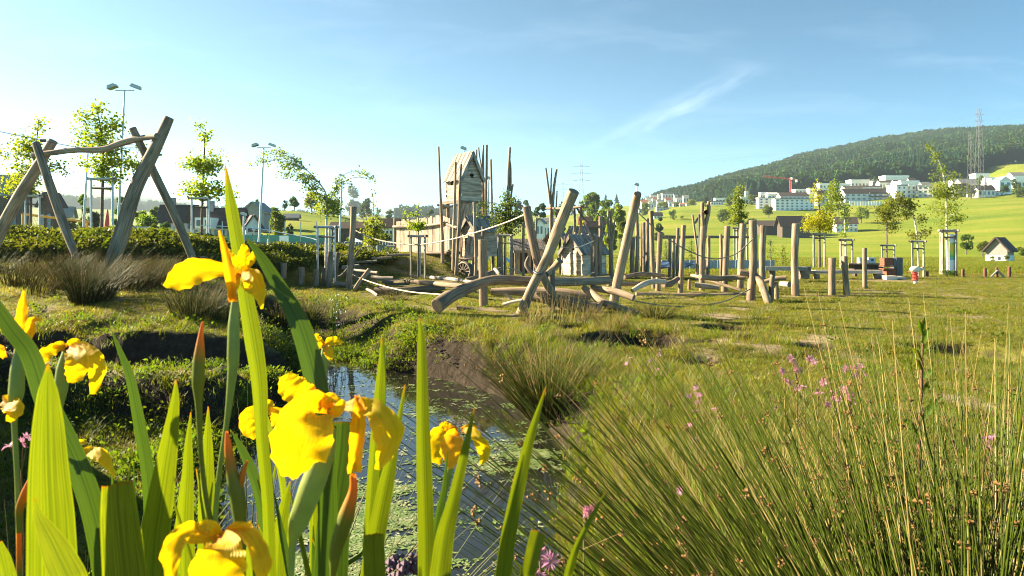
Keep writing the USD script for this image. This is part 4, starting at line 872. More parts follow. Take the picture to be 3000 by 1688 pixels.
log_parts(pal, pxpts([(1152, 665, 29.3), (1200, 663, 28.6), (1250, 661, 27.9), (1299, 655, 27.25)], 0), [0.06, 0.06, 0.055, 0.05], "wood_pale", n=9, name="rail")
log_parts(pal, pxpts([(1296, 648, 27.2), (1315, 660, 26.8), (1340, 667, 26.3)], 0), [0.055, 0.06, 0.055], "wood_pale", n=9, name="rail")
log_parts(pal, pxpts([(1157, 742, 29.35), (1158, 640, 29.35)], 0), [0.08, 0.075], "wood", n=9, name="end_post", ends=(False, True))
part(pal, "deck_beam", sweep(pxpts([(1215, 741, 28.5), (1345, 741, 26.6)], 0), [0.07], 8, 4)[0], "wood_dark", smooth=True)
for k in range(3):
    log(f"{['lowest', 'middle', 'upper'][k]} stacked pale log at the palisade's left end", [(1133, 737 - 7 * k), (1158, 736 - 7 * k)], [8, 8], 27.2, "wood_pale", name="stacked_log", group="stacked logs at the palisade")

# low shingled hut and steep roof between tower and white hut
d0 = 32.0; a, b = W(1508, 742, d0), W(1600, 742, d0 + .4)
sh = thing("shelter", "low dark shelter with a shingled lean to roof behind the crossed logs", "shelter", (*((a + b) / 2)[:2], gz(*((a + b) / 2)[:2])))
ax = unit((b - a) * [1, 1, 0]); ay = np.cross(Zv, ax); L_ = float(np.linalg.norm((b - a)[:2])); g0 = gz(a[0], a[1])
zt0, zt1 = HC + (HZ - 732) * d0 / F, HC + (HZ - 700) * d0 / F
o = np.array([a[0], a[1], 0])
part(sh, "back_wall", frame_box(o, ax, ay, Zv, 0, L_, .85, .9, g0, zt1 - .1), "barn_wood")
for k, (x0, x1) in enumerate(((0, .25), (.62, .8), (1.15, L_))): part(sh, "front_board", frame_box(o, ax, ay, Zv, x0, x1, 0, .04, g0, zt0 - .06), "plank")
part(sh, "lintel", frame_box(o, ax, ay, Zv, -.05, L_ + .05, -.03, .05, zt0 - .14, zt0 - .02), "plank")
up = unit(ay * 0.95 + Zv * (zt1 - zt0)); nrm = unit(np.cross(ax, up))
for r_ in range(4):
    for k in range(15):
        x0 = -.1 + k * (L_ + .2) / 15
        part(sh, "shingle", frame_box(o + Zv * zt0, ax, up, nrm, x0 + .004, x0 + (L_ + .2) / 15 - .004, -.12 + r_ * .27 - R.uniform(0, .03), .2 + r_ * .27, .004 * r_ + R.uniform(0, .02), .03 + .004 * r_ + .01), "roof_plank")
ap = W(1622, 664, 33.5); el = W(1588, 708, 33); er = W(1650, 708, 33)
rf = thing("steep_roof", "steep dark board roof peak behind the crossed logs", "roof", (ap[0], ap[1], gz(ap[0], ap[1])))
for e in (el, er):
    up = e - ap; L2 = np.linalg.norm(up); up /= L2; dp = unit([0.35, .94, 0]); nrm = unit(np.cross(up, dp)); nrm = nrm if nrm[2] > 0 else -nrm
    for k in range(6): part(rf, "roof_board", frame_box(ap, up, dp, nrm, 0, L2 * 1.3, k * .2 + .005, k * .2 + .195, 0, .035), "roof_plank")
for x in (1600, 1640): 
    p = W(x, 700, 33.4); g = gz(p[0], p[1]); log_parts(rf, [np.array([p[0], p[1], g - .1]), p], [.06], "wood_dark", n=8, ends=(False, False), name="support")
# tent-like board roof behind the white hut's ridge
ap = W(1668, 664, 32.5); rf = thing("board_roof", "grey board roof slope rising behind the bleached hut", "roof", (ap[0], ap[1] , gz(ap[0], ap[1])))
q0, q1, q2, q3 = W(1655, 690, 32.1), W(1735, 690, 32.5), W(1722, 662, 33.2), W(1668, 662, 32.8)
for k in range(8):
    a, b = k / 8 + .006, (k + 1) / 8 - .006
    v = np.array([q0 + (q1 - q0) * a, q0 + (q1 - q0) * b, q3 + (q2 - q3) * b, q3 + (q2 - q3) * a]); nn = unit(np.cross(v[1] - v[0], v[3] - v[0])) * .03
    part(rf, "roof_board", trimesh.convex.convex_hull(np.vstack([v, v - nn])), "roof_plank")
for p in (q0, q1, q2, q3):
    g = gz(p[0], p[1]); log_parts(rf, [np.array([p[0], p[1], g - .1]), p - Zv * .03], [.05], "wood_dark", n=8, ends=(False, False), name="support")
for k in range(3): single("roof_knob", trimesh.creation.icosphere(1, .05).apply_translation(W(1685 + 20 * k, [684, 686, 688][k], 30.6)), "wood_pale", f"small wooden knob on the bleached hut's ridge, {['nearest the gable', 'middle one', 'farthest from the gable'][k]}", "knob", "knobs on the hut ridge", smooth=True)
# sails and hammocks
def sail(label, corners, sag, mat):
    n = 9; u = np.linspace(0, 1, n); c = np.array(corners)
    U, V = np.meshgrid(u, u); P = (c[0] * ((1 - U) * (1 - V))[..., None] + c[1] * (U * (1 - V))[..., None] + c[2] * (U * V)[..., None] + c[3] * ((1 - U) * V)[..., None])
    P[..., 2] -= sag * 16 * U * (1 - U) * V * (1 - V)
    i, j = np.meshgrid(np.arange(n - 1), np.arange(n - 1), indexing="ij"); q = np.stack([i * n + j, i * n + j + 1, (i + 1) * n + j + 1, (i + 1) * n + j], -1).reshape(-1, 4)
    f = np.vstack([q[:, [0, 1, 2]], q[:, [0, 2, 3]]]); v = P.reshape(-1, 3)
    m = np.vstack([v, v - [0, 0, .012]]), np.vstack([f, f[:, ::-1] + len(v)])
    single("sail", m, mat, label, "tarpaulin", smooth=True)
sail("dark blue tarpaulin stretched low between the posts right of the leaning log", [W(1905, 786, 27), W(1962, 782, 26), W(1960, 766, 28.5), W(1912, 768, 28.5)], .15, "tarp_blue")
sail("second dark blue tarpaulin corner beside the bright post", [W(2000, 782, 25.5), W(2036, 772, 25.5), W(2034, 768, 27), W(2002, 772, 27)], .08, "tarp_blue")
sail("small light blue cloth hanging beside the stakes at the tower", [W(1478, 756, 27.5), W(1494, 772, 27.5), W(1498, 766, 28), W(1482, 752, 28)], .05, "tarp_light_blue")
rope("white hammock rope looping right of the stakes", [(1484, 785), (1505, 789), (1524, 797), (1528, 806)], [26.5, 26.5, 26.6, 26.6], .02)
# ------------------------------------------------------------------ young trees in their guards
leafmat("leaf_maple", (0.19, 0.29, 0.018), (0.29, 0.36, 0.026), (1.6, 1.5, 0.4), 0.65, scale=1.5, spec=0.4)
leafmat("leaf_yellow", (0.33, 0.35, 0.014), (0.45, 0.42, 0.02), (1.5, 1.35, 0.4), 0.6, scale=1.5)
leafmat("leaf_birch", (0.17, 0.23, 0.028), (0.26, 0.29, 0.042), (1.5, 1.4, 0.5), 0.55, scale=1.5, spec=0.45)
leafmat("leaf_dark", (0.045, 0.085, 0.016), (0.075, 0.125, 0.02), (1.5, 1.5, 0.6), 0.35, scale=0.6)
leafmat("leaf_mid", (0.085, 0.145, 0.014), (0.15, 0.205, 0.02), (1.6, 1.5, 0.5), 0.5, scale=0.4)
leafmat("leaf_light", (0.16, 0.22, 0.02), (0.26, 0.28, 0.03), (1.5, 1.4, 0.5), 0.5, scale=0.4)
leafmat("leaf_forest", (0.017, 0.052, 0.027), (0.03, 0.074, 0.03), (1.4, 1.4, 0.6), 0.25, scale=0.02, rand=0.25, hue=0.025, spec=0.03, rough=0.8)
leafmat("leaf_pale_forest", (0.032, 0.07, 0.018), (0.056, 0.098, 0.02), (1.4, 1.4, 0.6), 0.25, scale=0.02, rand=0.25, hue=0.02, spec=0.03, rough=0.8)
leafmat("hedge_leaf", (0.08, 0.115, 0.012), (0.16, 0.18, 0.02), (1.6, 1.5, 0.6), 0.4, scale=1.2, rand=.35)

def leaves(C, size, seed, droop=0.25, k=1):
    """small pointed, folded leaves centred at C"""
    r = np.random.default_rng(seed); C = np.repeat(np.asarray(C), k, 0); n = len(C)
    d = r.normal(0, 1, (n, 3)); d[:, 2] -= droop; d /= np.linalg.norm(d, axis=1, keepdims=True)
    s = np.cross(d, r.normal(0, 1, (n, 3))); s /= np.linalg.norm(s, axis=1, keepdims=True); u = np.cross(s, d)
    l = size * r.uniform(.6, 1.35, (n, 1)); w = l * r.uniform(.32, .46, (n, 1))
    v = np.stack([C - d * l * .5, C + s * w + u * w * .35, C + d * l * .55, C - s * w + u * w * .35], 1).reshape(-1, 3)
    b = np.arange(n)[:, None] * 4
    return v, np.vstack([b + [0, 1, 2], b + [0, 2, 3]])

def young_tree(label, trunk, tw, d, blobs, leaf, n, size, bark="bark", group="young trees staked on the playground", name="young_tree", twigs=7, depth=1.0, droop=.3, arms=(), base=None):
    P = pxpts(trunk, d); g = gz(P[0][0], P[0][1]) if base is None else base
    P[0][2] = g - 0.1
    t = thing(name, label, "tree", (P[0][0], P[0][1], g), group)
    r_ = np.random.default_rng(len(label) * 31 + n)
    m, _, _ = sweep(P, [w / 2 * d / F for w in tw], 8, 14, 0.05, 3)
    part(t, "trunk", m, bark, smooth=True)
    br = []; cl = []
    for am in arms:
        br.append(sweep(pxpts(am, d), [.016, .012, .006], 6, 9)[0])
    tp = catmull(P, 40)
    for a in arms: tp = np.vstack([tp, catmull(pxpts(a, d), 12)])
    tot = sum(b[2] * b[3] for b in blobs)
    for bx, by, rx, ry in blobs:
        c = W(bx, by, d); rr = np.array([rx * d / F, rx * d / F * depth, ry * d / F]); k = max(3, int(n * rx * ry / tot)); nt = max(2, int(twigs * (rx * ry / tot) ** .5 * 2))
        for q in range(nt):
            e = c + rr * unit(r_.normal(0, 1, 3)) * r_.random() ** .4 * .95
            below = tp[tp[:, 2] < e[2] - 0.05] if (tp[:, 2] < e[2] - 0.05).any() else tp
            s = below[np.argmin(np.linalg.norm(below - (e * .6 + c * .4), axis=1) + 0.25 * np.abs(below[:, 2] - c[2]))]
            mid = (s + e) / 2 + np.array([0, 0, .12 * np.linalg.norm(e - s)])
            br.append(sweep([s, mid, e], [.012, .008, .003], 4, 6)[0])
            for f in r_.random(max(1, k // nt)) ** .6:
                p = (s * (1 - f) ** 2 + 2 * mid * f * (1 - f) + e * f * f)
                if (((p - c) / rr) ** 2).sum() < 1.5: cl.append(p + r_.normal(0, 1, 3) * rr * .22)
                else: cl.append(e + r_.normal(0, 1, 3) * rr * .3)
    part(t, "branches", join(br), bark, smooth=True)
    part(t, "crown", leaves(np.repeat(np.array(cl), 3, 0) + r_.normal(0, size * .7, (3 * len(cl), 3)), size * .62, n), leaf, kind=None)
    return t

def guard(label, xs, top, base, d=None, mat="stake", banner=False, w=5.0, rails=2):
    """stakes at the columns xs (left, right, [middle behind]) joined by short rails at the top"""
    xm = (xs[0] + xs[1]) / 2
    if d is None: d = hit(xm, base)
    a, b = W(xs[0], top, d), W(xs[1], top, d); sp = b[0] - a[0]
    c = np.array([W(xs[2] if len(xs) > 2 else xm, top, d)[0], d + sp * .8, a[2]])
    t = thing("tree_guard", label, "tree guard", (*((a + b + c) / 3)[:2], gz(*((a + b + c) / 3)[:2])), "staked guards round the young trees")
    r_ = w / 2 * d / F
    for p in (a, b, c):
        g = gz(p[0], p[1]); log_parts(t, [np.array([p[0], p[1], g - .15]), p + [0, 0, -.02]], [r_], mat, n=8, wobble=.03, ends=(False, True), name="stake")
    e = .12
    for k in range(rails):
        for p, q in ((a, b), (b, c), (c, a)):
            u = unit(q - p); z = np.array([0, 0, -.02 - .3 * k])
            part(t, "rail", sweep([p - u * e * (k == 0) + z, q + u * e * (k == 0) + z], [r_ * (1.25 if k == 0 else .8)], 6, 3, 0.05)[0], mat if k == 0 else "wood_dark", smooth=True)
    return t, d, (a, b, c)

T_ = "young trees staked on the playground"
guard("guard of metal coloured stakes round the leftmost maple, behind the log gantry", (74, 116, 92), 572, 0, 24, "galvanised", w=5)
young_tree("leftmost young maple behind the log gantry's left legs", [(87, 690), (92, 557), (104, 450), (114, 345)], [9, 6, 4, 2], 24.3, [(40, 440, 42, 35), (85, 430, 45, 40), (120, 370, 16, 32), (55, 500, 55, 35), (110, 510, 40, 35), (135, 470, 30, 25), (182, 500, 20, 22), (15, 540, 30, 22), (70, 545, 40, 20)], "leaf_maple", 900, .15)
guard("guard with a dark rail ring round the maple framed by the log gantry", (267, 330, 300), 522, 0, 22, "galvanised", w=6)
young_tree("tall young maple framed by the log gantry's crossbar", [(296, 690), (300, 560), (302, 440), (292, 360), (278, 304)], [11, 8, 5, 3, 1.5], 22.4, [(284, 325, 20, 26), (238, 350, 28, 16), (300, 390, 45, 35), (365, 365, 35, 22), (245, 420, 36, 26), (330, 440, 60, 40), (395, 480, 40, 30), (290, 490, 45, 30), (440, 445, 28, 22), (350, 515, 45, 18), (230, 390, 25, 14)], "leaf_maple", 1100, .15)
guard("guard round the maple in front of the farmhouse roofs", (562, 612, 590), 579, 0, 23, "galvanised", w=5)
young_tree("slim topped young maple in front of the farmhouse, left of the big iris leaf", [(588, 715), (594, 560), (599, 441), (596, 393), (577, 365)], [9, 6, 4, 2, 1], 23.3, [(597, 490, 50, 40), (556, 478, 28, 22), (642, 470, 34, 22), (600, 545, 55, 30), (542, 560, 22, 18), (655, 555, 26, 22), (601, 400, 14, 28), (580, 372, 16, 9), (696, 572, 12, 7)], "leaf_maple", 900, .14)
guard("dark railed guard round the bent birch by the short posts", (931, 981, 955), 663, 790, 20.6, "galvanised", w=6)
young_tree("bent birch arching over to the left above its guard", [(955, 805), (956, 700), (957, 600), (954, 565), (930, 530), (895, 495), (858, 460), (822, 446)], [10, 8, 6, 5, 4, 3, 2, 1.5], 20.9,
           [(800, 452, 36, 12), (765, 468, 26, 11), (737, 482, 14, 7), (832, 472, 36, 16), (850, 496, 40, 14), (876, 515, 40, 16), (895, 545, 40, 18), (822, 515, 26, 8), (915, 575, 30, 16), (955, 600, 38, 36), (985, 600, 26, 30), (995, 530, 26, 12), (1060, 505, 26, 8), (1086, 520, 9, 9), (1030, 540, 14, 7), (1005, 555, 22, 10)], "leaf_birch", 1000, .10, "bark_pale", arms=([(956, 610), (985, 545), (1000, 515), (1045, 502), (1092, 526)],), droop=1.0)
guard("guard round the small sapling before the palisade", (1204, 1245, 1226), 690, 817, None, "stake", w=6)
young_tree("small sapling with a few sparse tufts before the palisade", [(1226, 816), (1226, 700), (1226, 640), (1225, 600)], [7, 5, 2, 1], hit(1226, 816) + .25, [(1222, 668, 28, 13), (1205, 655, 14, 8), (1240, 655, 14, 8), (1188, 618, 5, 5), (1225, 598, 4, 5), (1227, 622, 6, 6), (1199, 632, 9, 5)], "leaf_maple", 330, .09, depth=.8)
young_tree("sparse young pine behind the leaning post", [(1094, 750), (1095, 680), (1095, 620), (1093, 570)], [7, 5, 2, 1], 38, [(1095, 690, 30, 22), (1075, 665, 16, 10), (1118, 660, 14, 10), (1094, 640, 12, 10), (1090, 568, 3, 7), (1098, 605, 5, 7), (1080, 710, 20, 12), (1115, 705, 18, 12)], "leaf_birch", 420, .2, depth=.8)
guard("guard round the pear tree by the tower", (1461, 1496, 1480), 688, 812, 26.6, "stake", w=5)
young_tree("leafy pear tree between the tower and the crossed logs", [(1480, 815), (1480, 720), (1482, 650), (1480, 580)], [9, 7, 5, 2], 27, [(1480, 620, 42, 26), (1498, 590, 26, 22), (1474, 570, 14, 16), (1516, 648, 36, 24), (1442, 615, 24, 14), (1496, 672, 36, 18), (1412, 598, 14, 7), (1405, 632, 16, 10), (1530, 640, 18, 20), (1455, 650, 26, 16)], "leaf_mid", 900, .12)
guard("guard with four pale stakes under the yellow maple at the right", (2384, 2416, 2396), 684, 790, None, "stake", w=5)
young_tree("bright yellow green maple at the right, before the dark barn", [(2401, 790), (2401, 690), (2400, 600), (2394, 530)], [8, 6, 4, 1], hit(2400, 790) + .3, [(2400, 640, 46, 36), (2365, 650, 24, 22), (2432, 620, 28, 24), (2392, 588, 24, 18), (2386, 556, 8, 16), (2394, 528, 5, 8), (2422, 668, 34, 14), (2358, 666, 14, 9), (2440, 655, 22, 18)], "leaf_yellow", 1000, .17)
guard("guard right of the yellow maple, round the slender bending birch", (2463, 2497, 2485), 702, 793, None, "stake", w=5)
young_tree("slender birch bending left beside the yellow maple", [(2478, 793), (2477, 690), (2474, 640), (2469, 600), (2458, 570), (2445, 545)], [6, 4, 3, 3, 2, 1], hit(2480, 793) + .3, [(2440, 565, 20, 24), (2452, 590, 20, 20), (2446, 540, 15, 8), (2480, 625, 13, 25), (2481, 655, 9, 18), (2428, 590, 12, 22), (2462, 690, 10, 8)], "leaf_birch", 600, .15, "bark_pale", droop=.8)
guard("short guard behind the rusty box", (2584, 2620, 2600), 718, 790, 46, "stake", w=4)
young_tree("airy pale crowned tree above the rusty box", [(2598, 800), (2598, 690), (2597, 630)], [5, 4, 2], 46.4, [(2602, 615, 44, 30), (2590, 640, 36, 24), (2610, 662, 36, 18), (2582, 600, 26, 18), (2620, 590, 24, 14)], "leaf_light", 620, .17)
guard("guard between the spring rider and the airy pale tree", (2672, 2706, 2690), 706, 812, None, "stake", w=5)
young_tree("curved birch leaning left over the spring rider", [(2692, 812), (2688, 710), (2680, 650), (2664, 605), (2638, 578)], [6, 5, 4, 3, 1.5], hit(2690, 812) + .3, [(2618, 585, 28, 16), (2598, 605, 22, 14), (2650, 605, 26, 20), (2670, 688, 20, 10), (2707, 645, 14, 13), (2712, 680, 14, 12), (2640, 630, 22, 14)], "leaf_birch", 560, .13, "bark_pale", droop=.8)
gt, gd, gc = guard("tall guard with a colourful banner round the tallest birch at the right", (2762, 2801, 2776), 675, 806, None, "stake", w=7)
a, b = W(2782, 686, gd + .02), W(2799, 806, gd + .02); 
bn = part(gt, "banner", box(((a[0] + b[0]) / 2, gd + .06, (a[2] + b[2]) / 2 + .05), (b[0] - a[0], .01, a[2] - b[2] - .1)), "tent_white")
MATS["banner_print"] = usdkit.material(stage, "/World/Looks/banner_print", {"g": ("geometry", {}), "n": ("noise_texture", {"scale": 3.5, "detail": 2.0}), "r": ("rgb_ramp", {"ramp": [(0.38, (0.12, 0.42, 0.45)), (0.45, (0.22, 0.5, 0.05)), (0.55, (0.55, 0.6, 0.05)), (0.62, (0.75, 0.55, 0.05))]}), "p": ("principled_bsdf", {"roughness": .5})}, [("g.position", "n.vector"), ("n.fac", "r.fac"), ("r.color", "p.base_color")], surface="p.BSDF")
part(bn, "print", box(((a[0] + b[0]) / 2, gd + .052, (a[2] * .58 + b[2] * .42)), (b[0] - a[0] - .03, .004, (a[2] - b[2]) * .42)), "banner_print")
young_tree("tallest birch at the right with its top blown to the left", [(2777, 806), (2774, 690), (2773, 600), (2766, 525), (2755, 482), (2735, 447), (2704, 424)], [8, 6, 5, 4, 3, 2, 1], gd + .35, [(2712, 432, 14, 10), (2736, 470, 13, 22), (2742, 505, 20, 16), (2775, 555, 52, 34), (2802, 520, 22, 15), (2738, 570, 28, 26), (2770, 612, 50, 28), (2755, 648, 34, 13), (2815, 636, 22, 14), (2815, 560, 20, 20)], "leaf_birch", 1100, .12, "bark_pale", droop=.7)
guard("dark topped guard round the sapling behind the roped post", (2150, 2189, 2170), 668, 775, None, "stake", w=5)
young_tree("upright young lime tree behind the tall smooth post", [(2165, 790), (2165, 680), (2165, 620), (2163, 555)], [5, 4, 3, 1.5], 38, [(2160, 580, 18, 20), (2165, 556, 8, 14), (2145, 618, 18, 14), (2182, 628, 22, 12), (2140, 645, 20, 12), (2170, 600, 18, 14)], "leaf_birch", 520, .16)
for k, (x, yt, yb, w, lab) in enumerate([(2258, 700, 775, 22, "pale thin sapling left of the lone tall post"), (2293, 715, 782, 18, "second pale sapling beside the lone tall post"), (1951, 705, 770, 14, "small dark conifer sapling behind the slim posts"), (2026, 700, 770, 12, "small conifer sapling behind the forked pole")]):
    young_tree(lab, [(x, yb), (x, (yt + yb) / 2), (x, yt)], [3, 2, 1], hit(x, yb), [(x, yt + 12, w * .5, 12), (x, (yt + yb) / 2, w, 14), (x, yb - 16, w * .9, 10)], "leaf_light" if k < 2 else "leaf_dark", 200, .16, group="saplings in the meadow", name="sapling")

# ------------------------------------------------------------------ full grown trees and bushes farther off
def big_tree(label, x, yb, w, h, d=None, leaf="leaf_mid", n=700, trunk=.25, seed=0, name="tree", cat="tree", group="trees beyond the playground", size=None, shape=1.0, zb=None):
    if d is None: d = hit(x, yb)
    X = (x - CX) * d / F; g = gz(X, d); wm, hm = w * d / F, h * d / F
    top = HC + (HZ - (yb - h)) * d / F; hm = top - g if zb is None else hm
    t = thing(name, label, cat, (X, d, g), group); r_ = np.random.default_rng(seed + int(x) * 7 + int(yb))
    if trunk > 0:
        part(t, "trunk", sweep([(X, d, g - .3), (X + .02 * wm, d, g + hm * trunk), (X, d, g + hm * .7)], [wm * .035 + .05, wm * .028 + .04, wm * .01 + .02], 7, 6, .06)[0], "bark", smooth=True)
    C, c0 = [], g + hm * (trunk + (1 - trunk) * .5)
    nl = 15
    for k in range(nl):
        a = r_.random() * 6.3; f = r_.random() ** .5; zz = r_.uniform(-.8, .85) * (1 - trunk) / 2
        prof = math.sqrt(max(0.05, 1 - (zz / ((1 - trunk) / 2)) ** 2)) ** shape
        cc = np.array([X + math.cos(a) * f * wm * .34 * prof, d + math.sin(a) * f * wm * .34 * prof, c0 + zz * hm])
        rr = np.array([wm * .2, wm * .2, min(wm * .2, hm * .16)]) * r_.uniform(.7, 1.3)
        q = r_.normal(0, 1, (n // nl, 3)); q /= np.linalg.norm(q, axis=1, keepdims=True); q *= r_.random((len(q), 1)) ** .25
        C.append(cc + q * rr)
    part(t, "crown", leaves(np.vstack(C), size or (0.09 * math.sqrt(wm * hm)), n, .2), leaf)
    return t
BT = [("dark green tree row end behind the red parasol", 385, 655, 44, 60, 100, "leaf_mid"), ("wide leafy tree between the log gantry legs, low over the hedge", 425, 690, 70, 60, 82, "leaf_mid"), ("deep green tree behind the yellow goal's right post", 268, 668, 50, 60, 95, "leaf_dark"), ("leafy tree left of the yellow goal's right post", 205, 675, 46, 44, 96, "leaf_mid"), ("round green tree left of the thin lamp pole", 240, 650, 30, 88, 110, "leaf_mid"), ("dark tree seen through the log gantry", 352, 650, 46, 76, 105, "leaf_dark"), ("leafy tree row left of the farmhouse", 415, 652, 40, 46, 125, "leaf_mid"), ("second leafy tree left of the farmhouse, near its eave", 452, 654, 34, 50, 125, "leaf_mid"),
      ("clipped dark bush before the farmhouse", 487, 698, 38, 46, 78, "leaf_dark"), ("round bush left of the clipped dark bush", 455, 698, 30, 44, 80, "leaf_mid"), ("low bush under the log gantry's right leg", 520, 700, 30, 30, 76, "leaf_mid"), ("tree behind the farmhouse ridge", 612, 640, 34, 42, 160, "leaf_light"), ("tree peeping above the farmhouse, right of the maple", 664, 650, 30, 52, 160, "leaf_mid"),
      ("slim tree behind the grey gable", 757, 650, 20, 70, 165, "leaf_mid"), ("rounded bush on the hill behind the lamp pole", 805, 628, 36, 22, None, "leaf_mid"), ("big leafy tree between the farmhouse and the green slope", 815, 700, 62, 80, 85, "leaf_mid"), ("dark shrub beside the green slope", 850, 700, 26, 46, 84, "leaf_dark"),
      ("lone tree on the hilltop, left one of two", 835, 619, 22, 32, None, "leaf_dark"), ("lone tree on the hilltop, wider one of two", 862, 618, 36, 40, None, "leaf_dark"), ("light green tree on the knoll behind the birch", 912, 628, 60, 62, None, "leaf_light"), ("yellowish tree on the knoll close right of the birch trunk", 975, 634, 62, 66, None, "leaf_light"), ("shady tall tree on the knoll", 1035, 640, 62, 92, None, "leaf_dark"), ("broad dark tree at the knoll's right side", 1072, 648, 44, 64, None, "leaf_dark"),
      ("far hazy tree right of the knoll", 1108, 640, 24, 26, 430, "leaf_mid"), ("far hazy copse tree above the palisade's left end", 1142, 642, 30, 28, 430, "leaf_mid"), ("far hazy tree low behind the palisade", 1185, 642, 26, 20, 450, "leaf_mid"), ("dark far tree left of the tower platform", 1262, 645, 30, 30, 420, "leaf_dark"),
      ("orange tinted bush at the fence behind the birch guard", 962, 712, 40, 34, 68, "leaf_light"), ("green hedge bush before the pale house", 1125, 708, 60, 22, 90, "leaf_mid"), ("young tree before the white tents", 1020, 712, 28, 28, 62, "leaf_mid"),
      ("bluish conifer wood tree behind the tall poles", 1518, 640, 34, 60, 480, "leaf_dark"), ("second bluish conifer wood tree behind the tall poles", 1546, 640, 30, 56, 480, "leaf_dark"), ("tall dark tree between the pear tree and the three pronged trunk", 1582, 650, 42, 64, 230, "leaf_dark"), ("rounded tree left of the crossed logs' top", 1640, 660, 40, 60, 240, "leaf_mid"), ("yellow tree behind the crossed logs' top", 1706, 670, 34, 60, 150, "leaf_yellow"),
      ("big wooded knoll tree right of the crossed logs", 1735, 640, 76, 76, 330, "leaf_mid"), ("second knoll tree beside the big one", 1775, 645, 60, 58, 320, "leaf_mid"), ("yellow green tree left of the big leaning log", 1815, 668, 44, 72, 190, "leaf_light"), ("light tree behind the white hut's roof end", 1790, 700, 52, 50, 120, "leaf_light"), ("green tree between the forked post and the leaning log", 1830, 690, 44, 46, 140, "leaf_mid"), ("low orchard tree by the red roof", 1755, 668, 36, 46, 180, "leaf_light"), ("tree right of the leaning log's crown", 1888, 625, 34, 30, 560, "leaf_mid"),
      ("round dark bush in the mown meadow", 1972, 645, 26, 30, None, "leaf_dark"), ("small bush right of the round dark bush", 1998, 641, 16, 9, None, "leaf_mid"), ("dark hedge tree beside the chalet", 1930, 690, 34, 60, 240, "leaf_dark"), ("large bush left of the upright lime tree", 2122, 657, 46, 40, None, "leaf_mid"), ("large bush right behind the upright lime tree", 2165, 655, 50, 26, None, "leaf_mid"), ("dark low bush at the end of the bush row", 2205, 656, 36, 16, None, "leaf_dark"),
      ("lone tree below the apartment block", 2252, 640, 34, 38, None, "leaf_mid"), ("green tree at the apartment block's left end", 2207, 600, 38, 30, None, "leaf_mid"), ("tree on the town slope above the chalet", 1940, 618, 40, 28, 600, "leaf_mid"), ("round tree on the town slope", 1980, 612, 28, 20, 600, "leaf_mid"), ("round yellowish tree on the town slope", 2025, 602, 30, 20, 640, "leaf_light"), ("dark tree by the long white house", 2065, 598, 22, 20, 560, "leaf_dark"), ("round tree right of the long white house", 2135, 592, 30, 16, 560, "leaf_mid"),
      ("tall dark tree behind the slender birch", 2432, 600, 34, 66, 480, "leaf_mid"), ("light tree beside the tall dark tree", 2455, 602, 24, 50, 470, "leaf_light"), ("spreading tree in the meadow right of the farmhouse", 2522, 656, 50, 48, None, "leaf_light"), ("conifer shaped tree on the upper settlement", 2562, 540, 16, 24, 640, "leaf_dark"), ("green tree before the balcony block", 2602, 580, 30, 36, None, "leaf_mid"),
      ("tree at the big pylon's foot", 2845, 582, 34, 44, None, "leaf_mid"), ("second tree at the pylon's foot, slimmer", 2872, 555, 26, 40, 540, "leaf_mid"), ("dark tree beside the white gable house", 2975, 560, 26, 40, 520, "leaf_dark"), ("round bush below the white gable house", 2945, 560, 30, 18, 515, "leaf_dark"), ("bush at the right edge of the settlement", 2990, 564, 36, 26, 505, "leaf_mid"),
      ("small orchard tree left of the little barn", 2831, 746, 40, 58, None, "leaf_mid"), ("leaning orchard tree close to the little barn", 2878, 752, 40, 44, None, "leaf_mid"), ("low tree right of the little barn", 2992, 750, 32, 26, None, "leaf_mid"), ("shrub at the little barn's left corner", 2908, 768, 20, 16, 105, "leaf_mid"), ("shrub at the little barn's right corner", 2950, 766, 20, 18, 106, "leaf_mid"), ("dark shrub growing under the banner guard", 2785, 808, 52, 16, 29.5, "leaf_dark")]
for k, (lab, x, yb, w, h, d, lf) in enumerate(BT):
    bush = h < 32 and w > h * 0.8
    nn = 900 if w < 30 else 1500
    big_tree(lab, x, yb, w, h, d, lf, nn, .0 if bush or "bush" in lab or "shrub" in lab else (.28 if "orchard" in lab or "lone" in lab or "spreading" in lab else .12), k, name="bush" if ("bush" in lab or "shrub" in lab) else "tree", cat="bush" if ("bush" in lab or "shrub" in lab) else "tree")

# ------------------------------------------------------------------ wooded hillside
def conifer(seed):
    r = np.random.default_rng(seed); vs, fs = [], []
    for L_ in range(7):
        z = .12 + L_ * .125; rad = .26 * (1 - L_ / 7.6) ** .9; m = 9
        for k in range(m):
            a = (k + r.uniform(-.3, .3)) / m * 6.283; q = rad * r.uniform(.75, 1.2); o = len(vs); e = .32
            vs += [[0, 0, z + .17], [q * math.cos(a - e), q * math.sin(a - e), z - r.uniform(0, .03)], [q * 1.15 * math.cos(a), q * 1.15 * math.sin(a), z - .05], [q * math.cos(a + e), q * math.sin(a + e), z - r.uniform(0, .03)]]
            fs += [[o, o + 1, o + 2], [o, o + 2, o + 3]]
    return np.array(vs), np.array(fs)
def broad(seed):
    r = np.random.default_rng(seed); C = []
    for k in range(8):
        c = np.array([r.normal(0, .15), r.normal(0, .15), r.uniform(.35, .78)]); q = r.normal(0, 1, (26, 3)); q /= np.linalg.norm(q, axis=1, keepdims=True); C.append(c + q * r.uniform(.14, .22))
    return leaves(np.vstack(C), .19, seed, .3)
_n = 58000
_u = rng.uniform(1880, 3500, _n); _Y = np.sqrt(rng.uniform(700 ** 2, 1850 ** 2, _n)); _X = (_u - CX) / F * _Y
_e = forest_edge(_u) + 40 * n2(_X, _Y, 60.0, 51)
_ok = (_Y > _e) & (rng.random(_n) < .8)
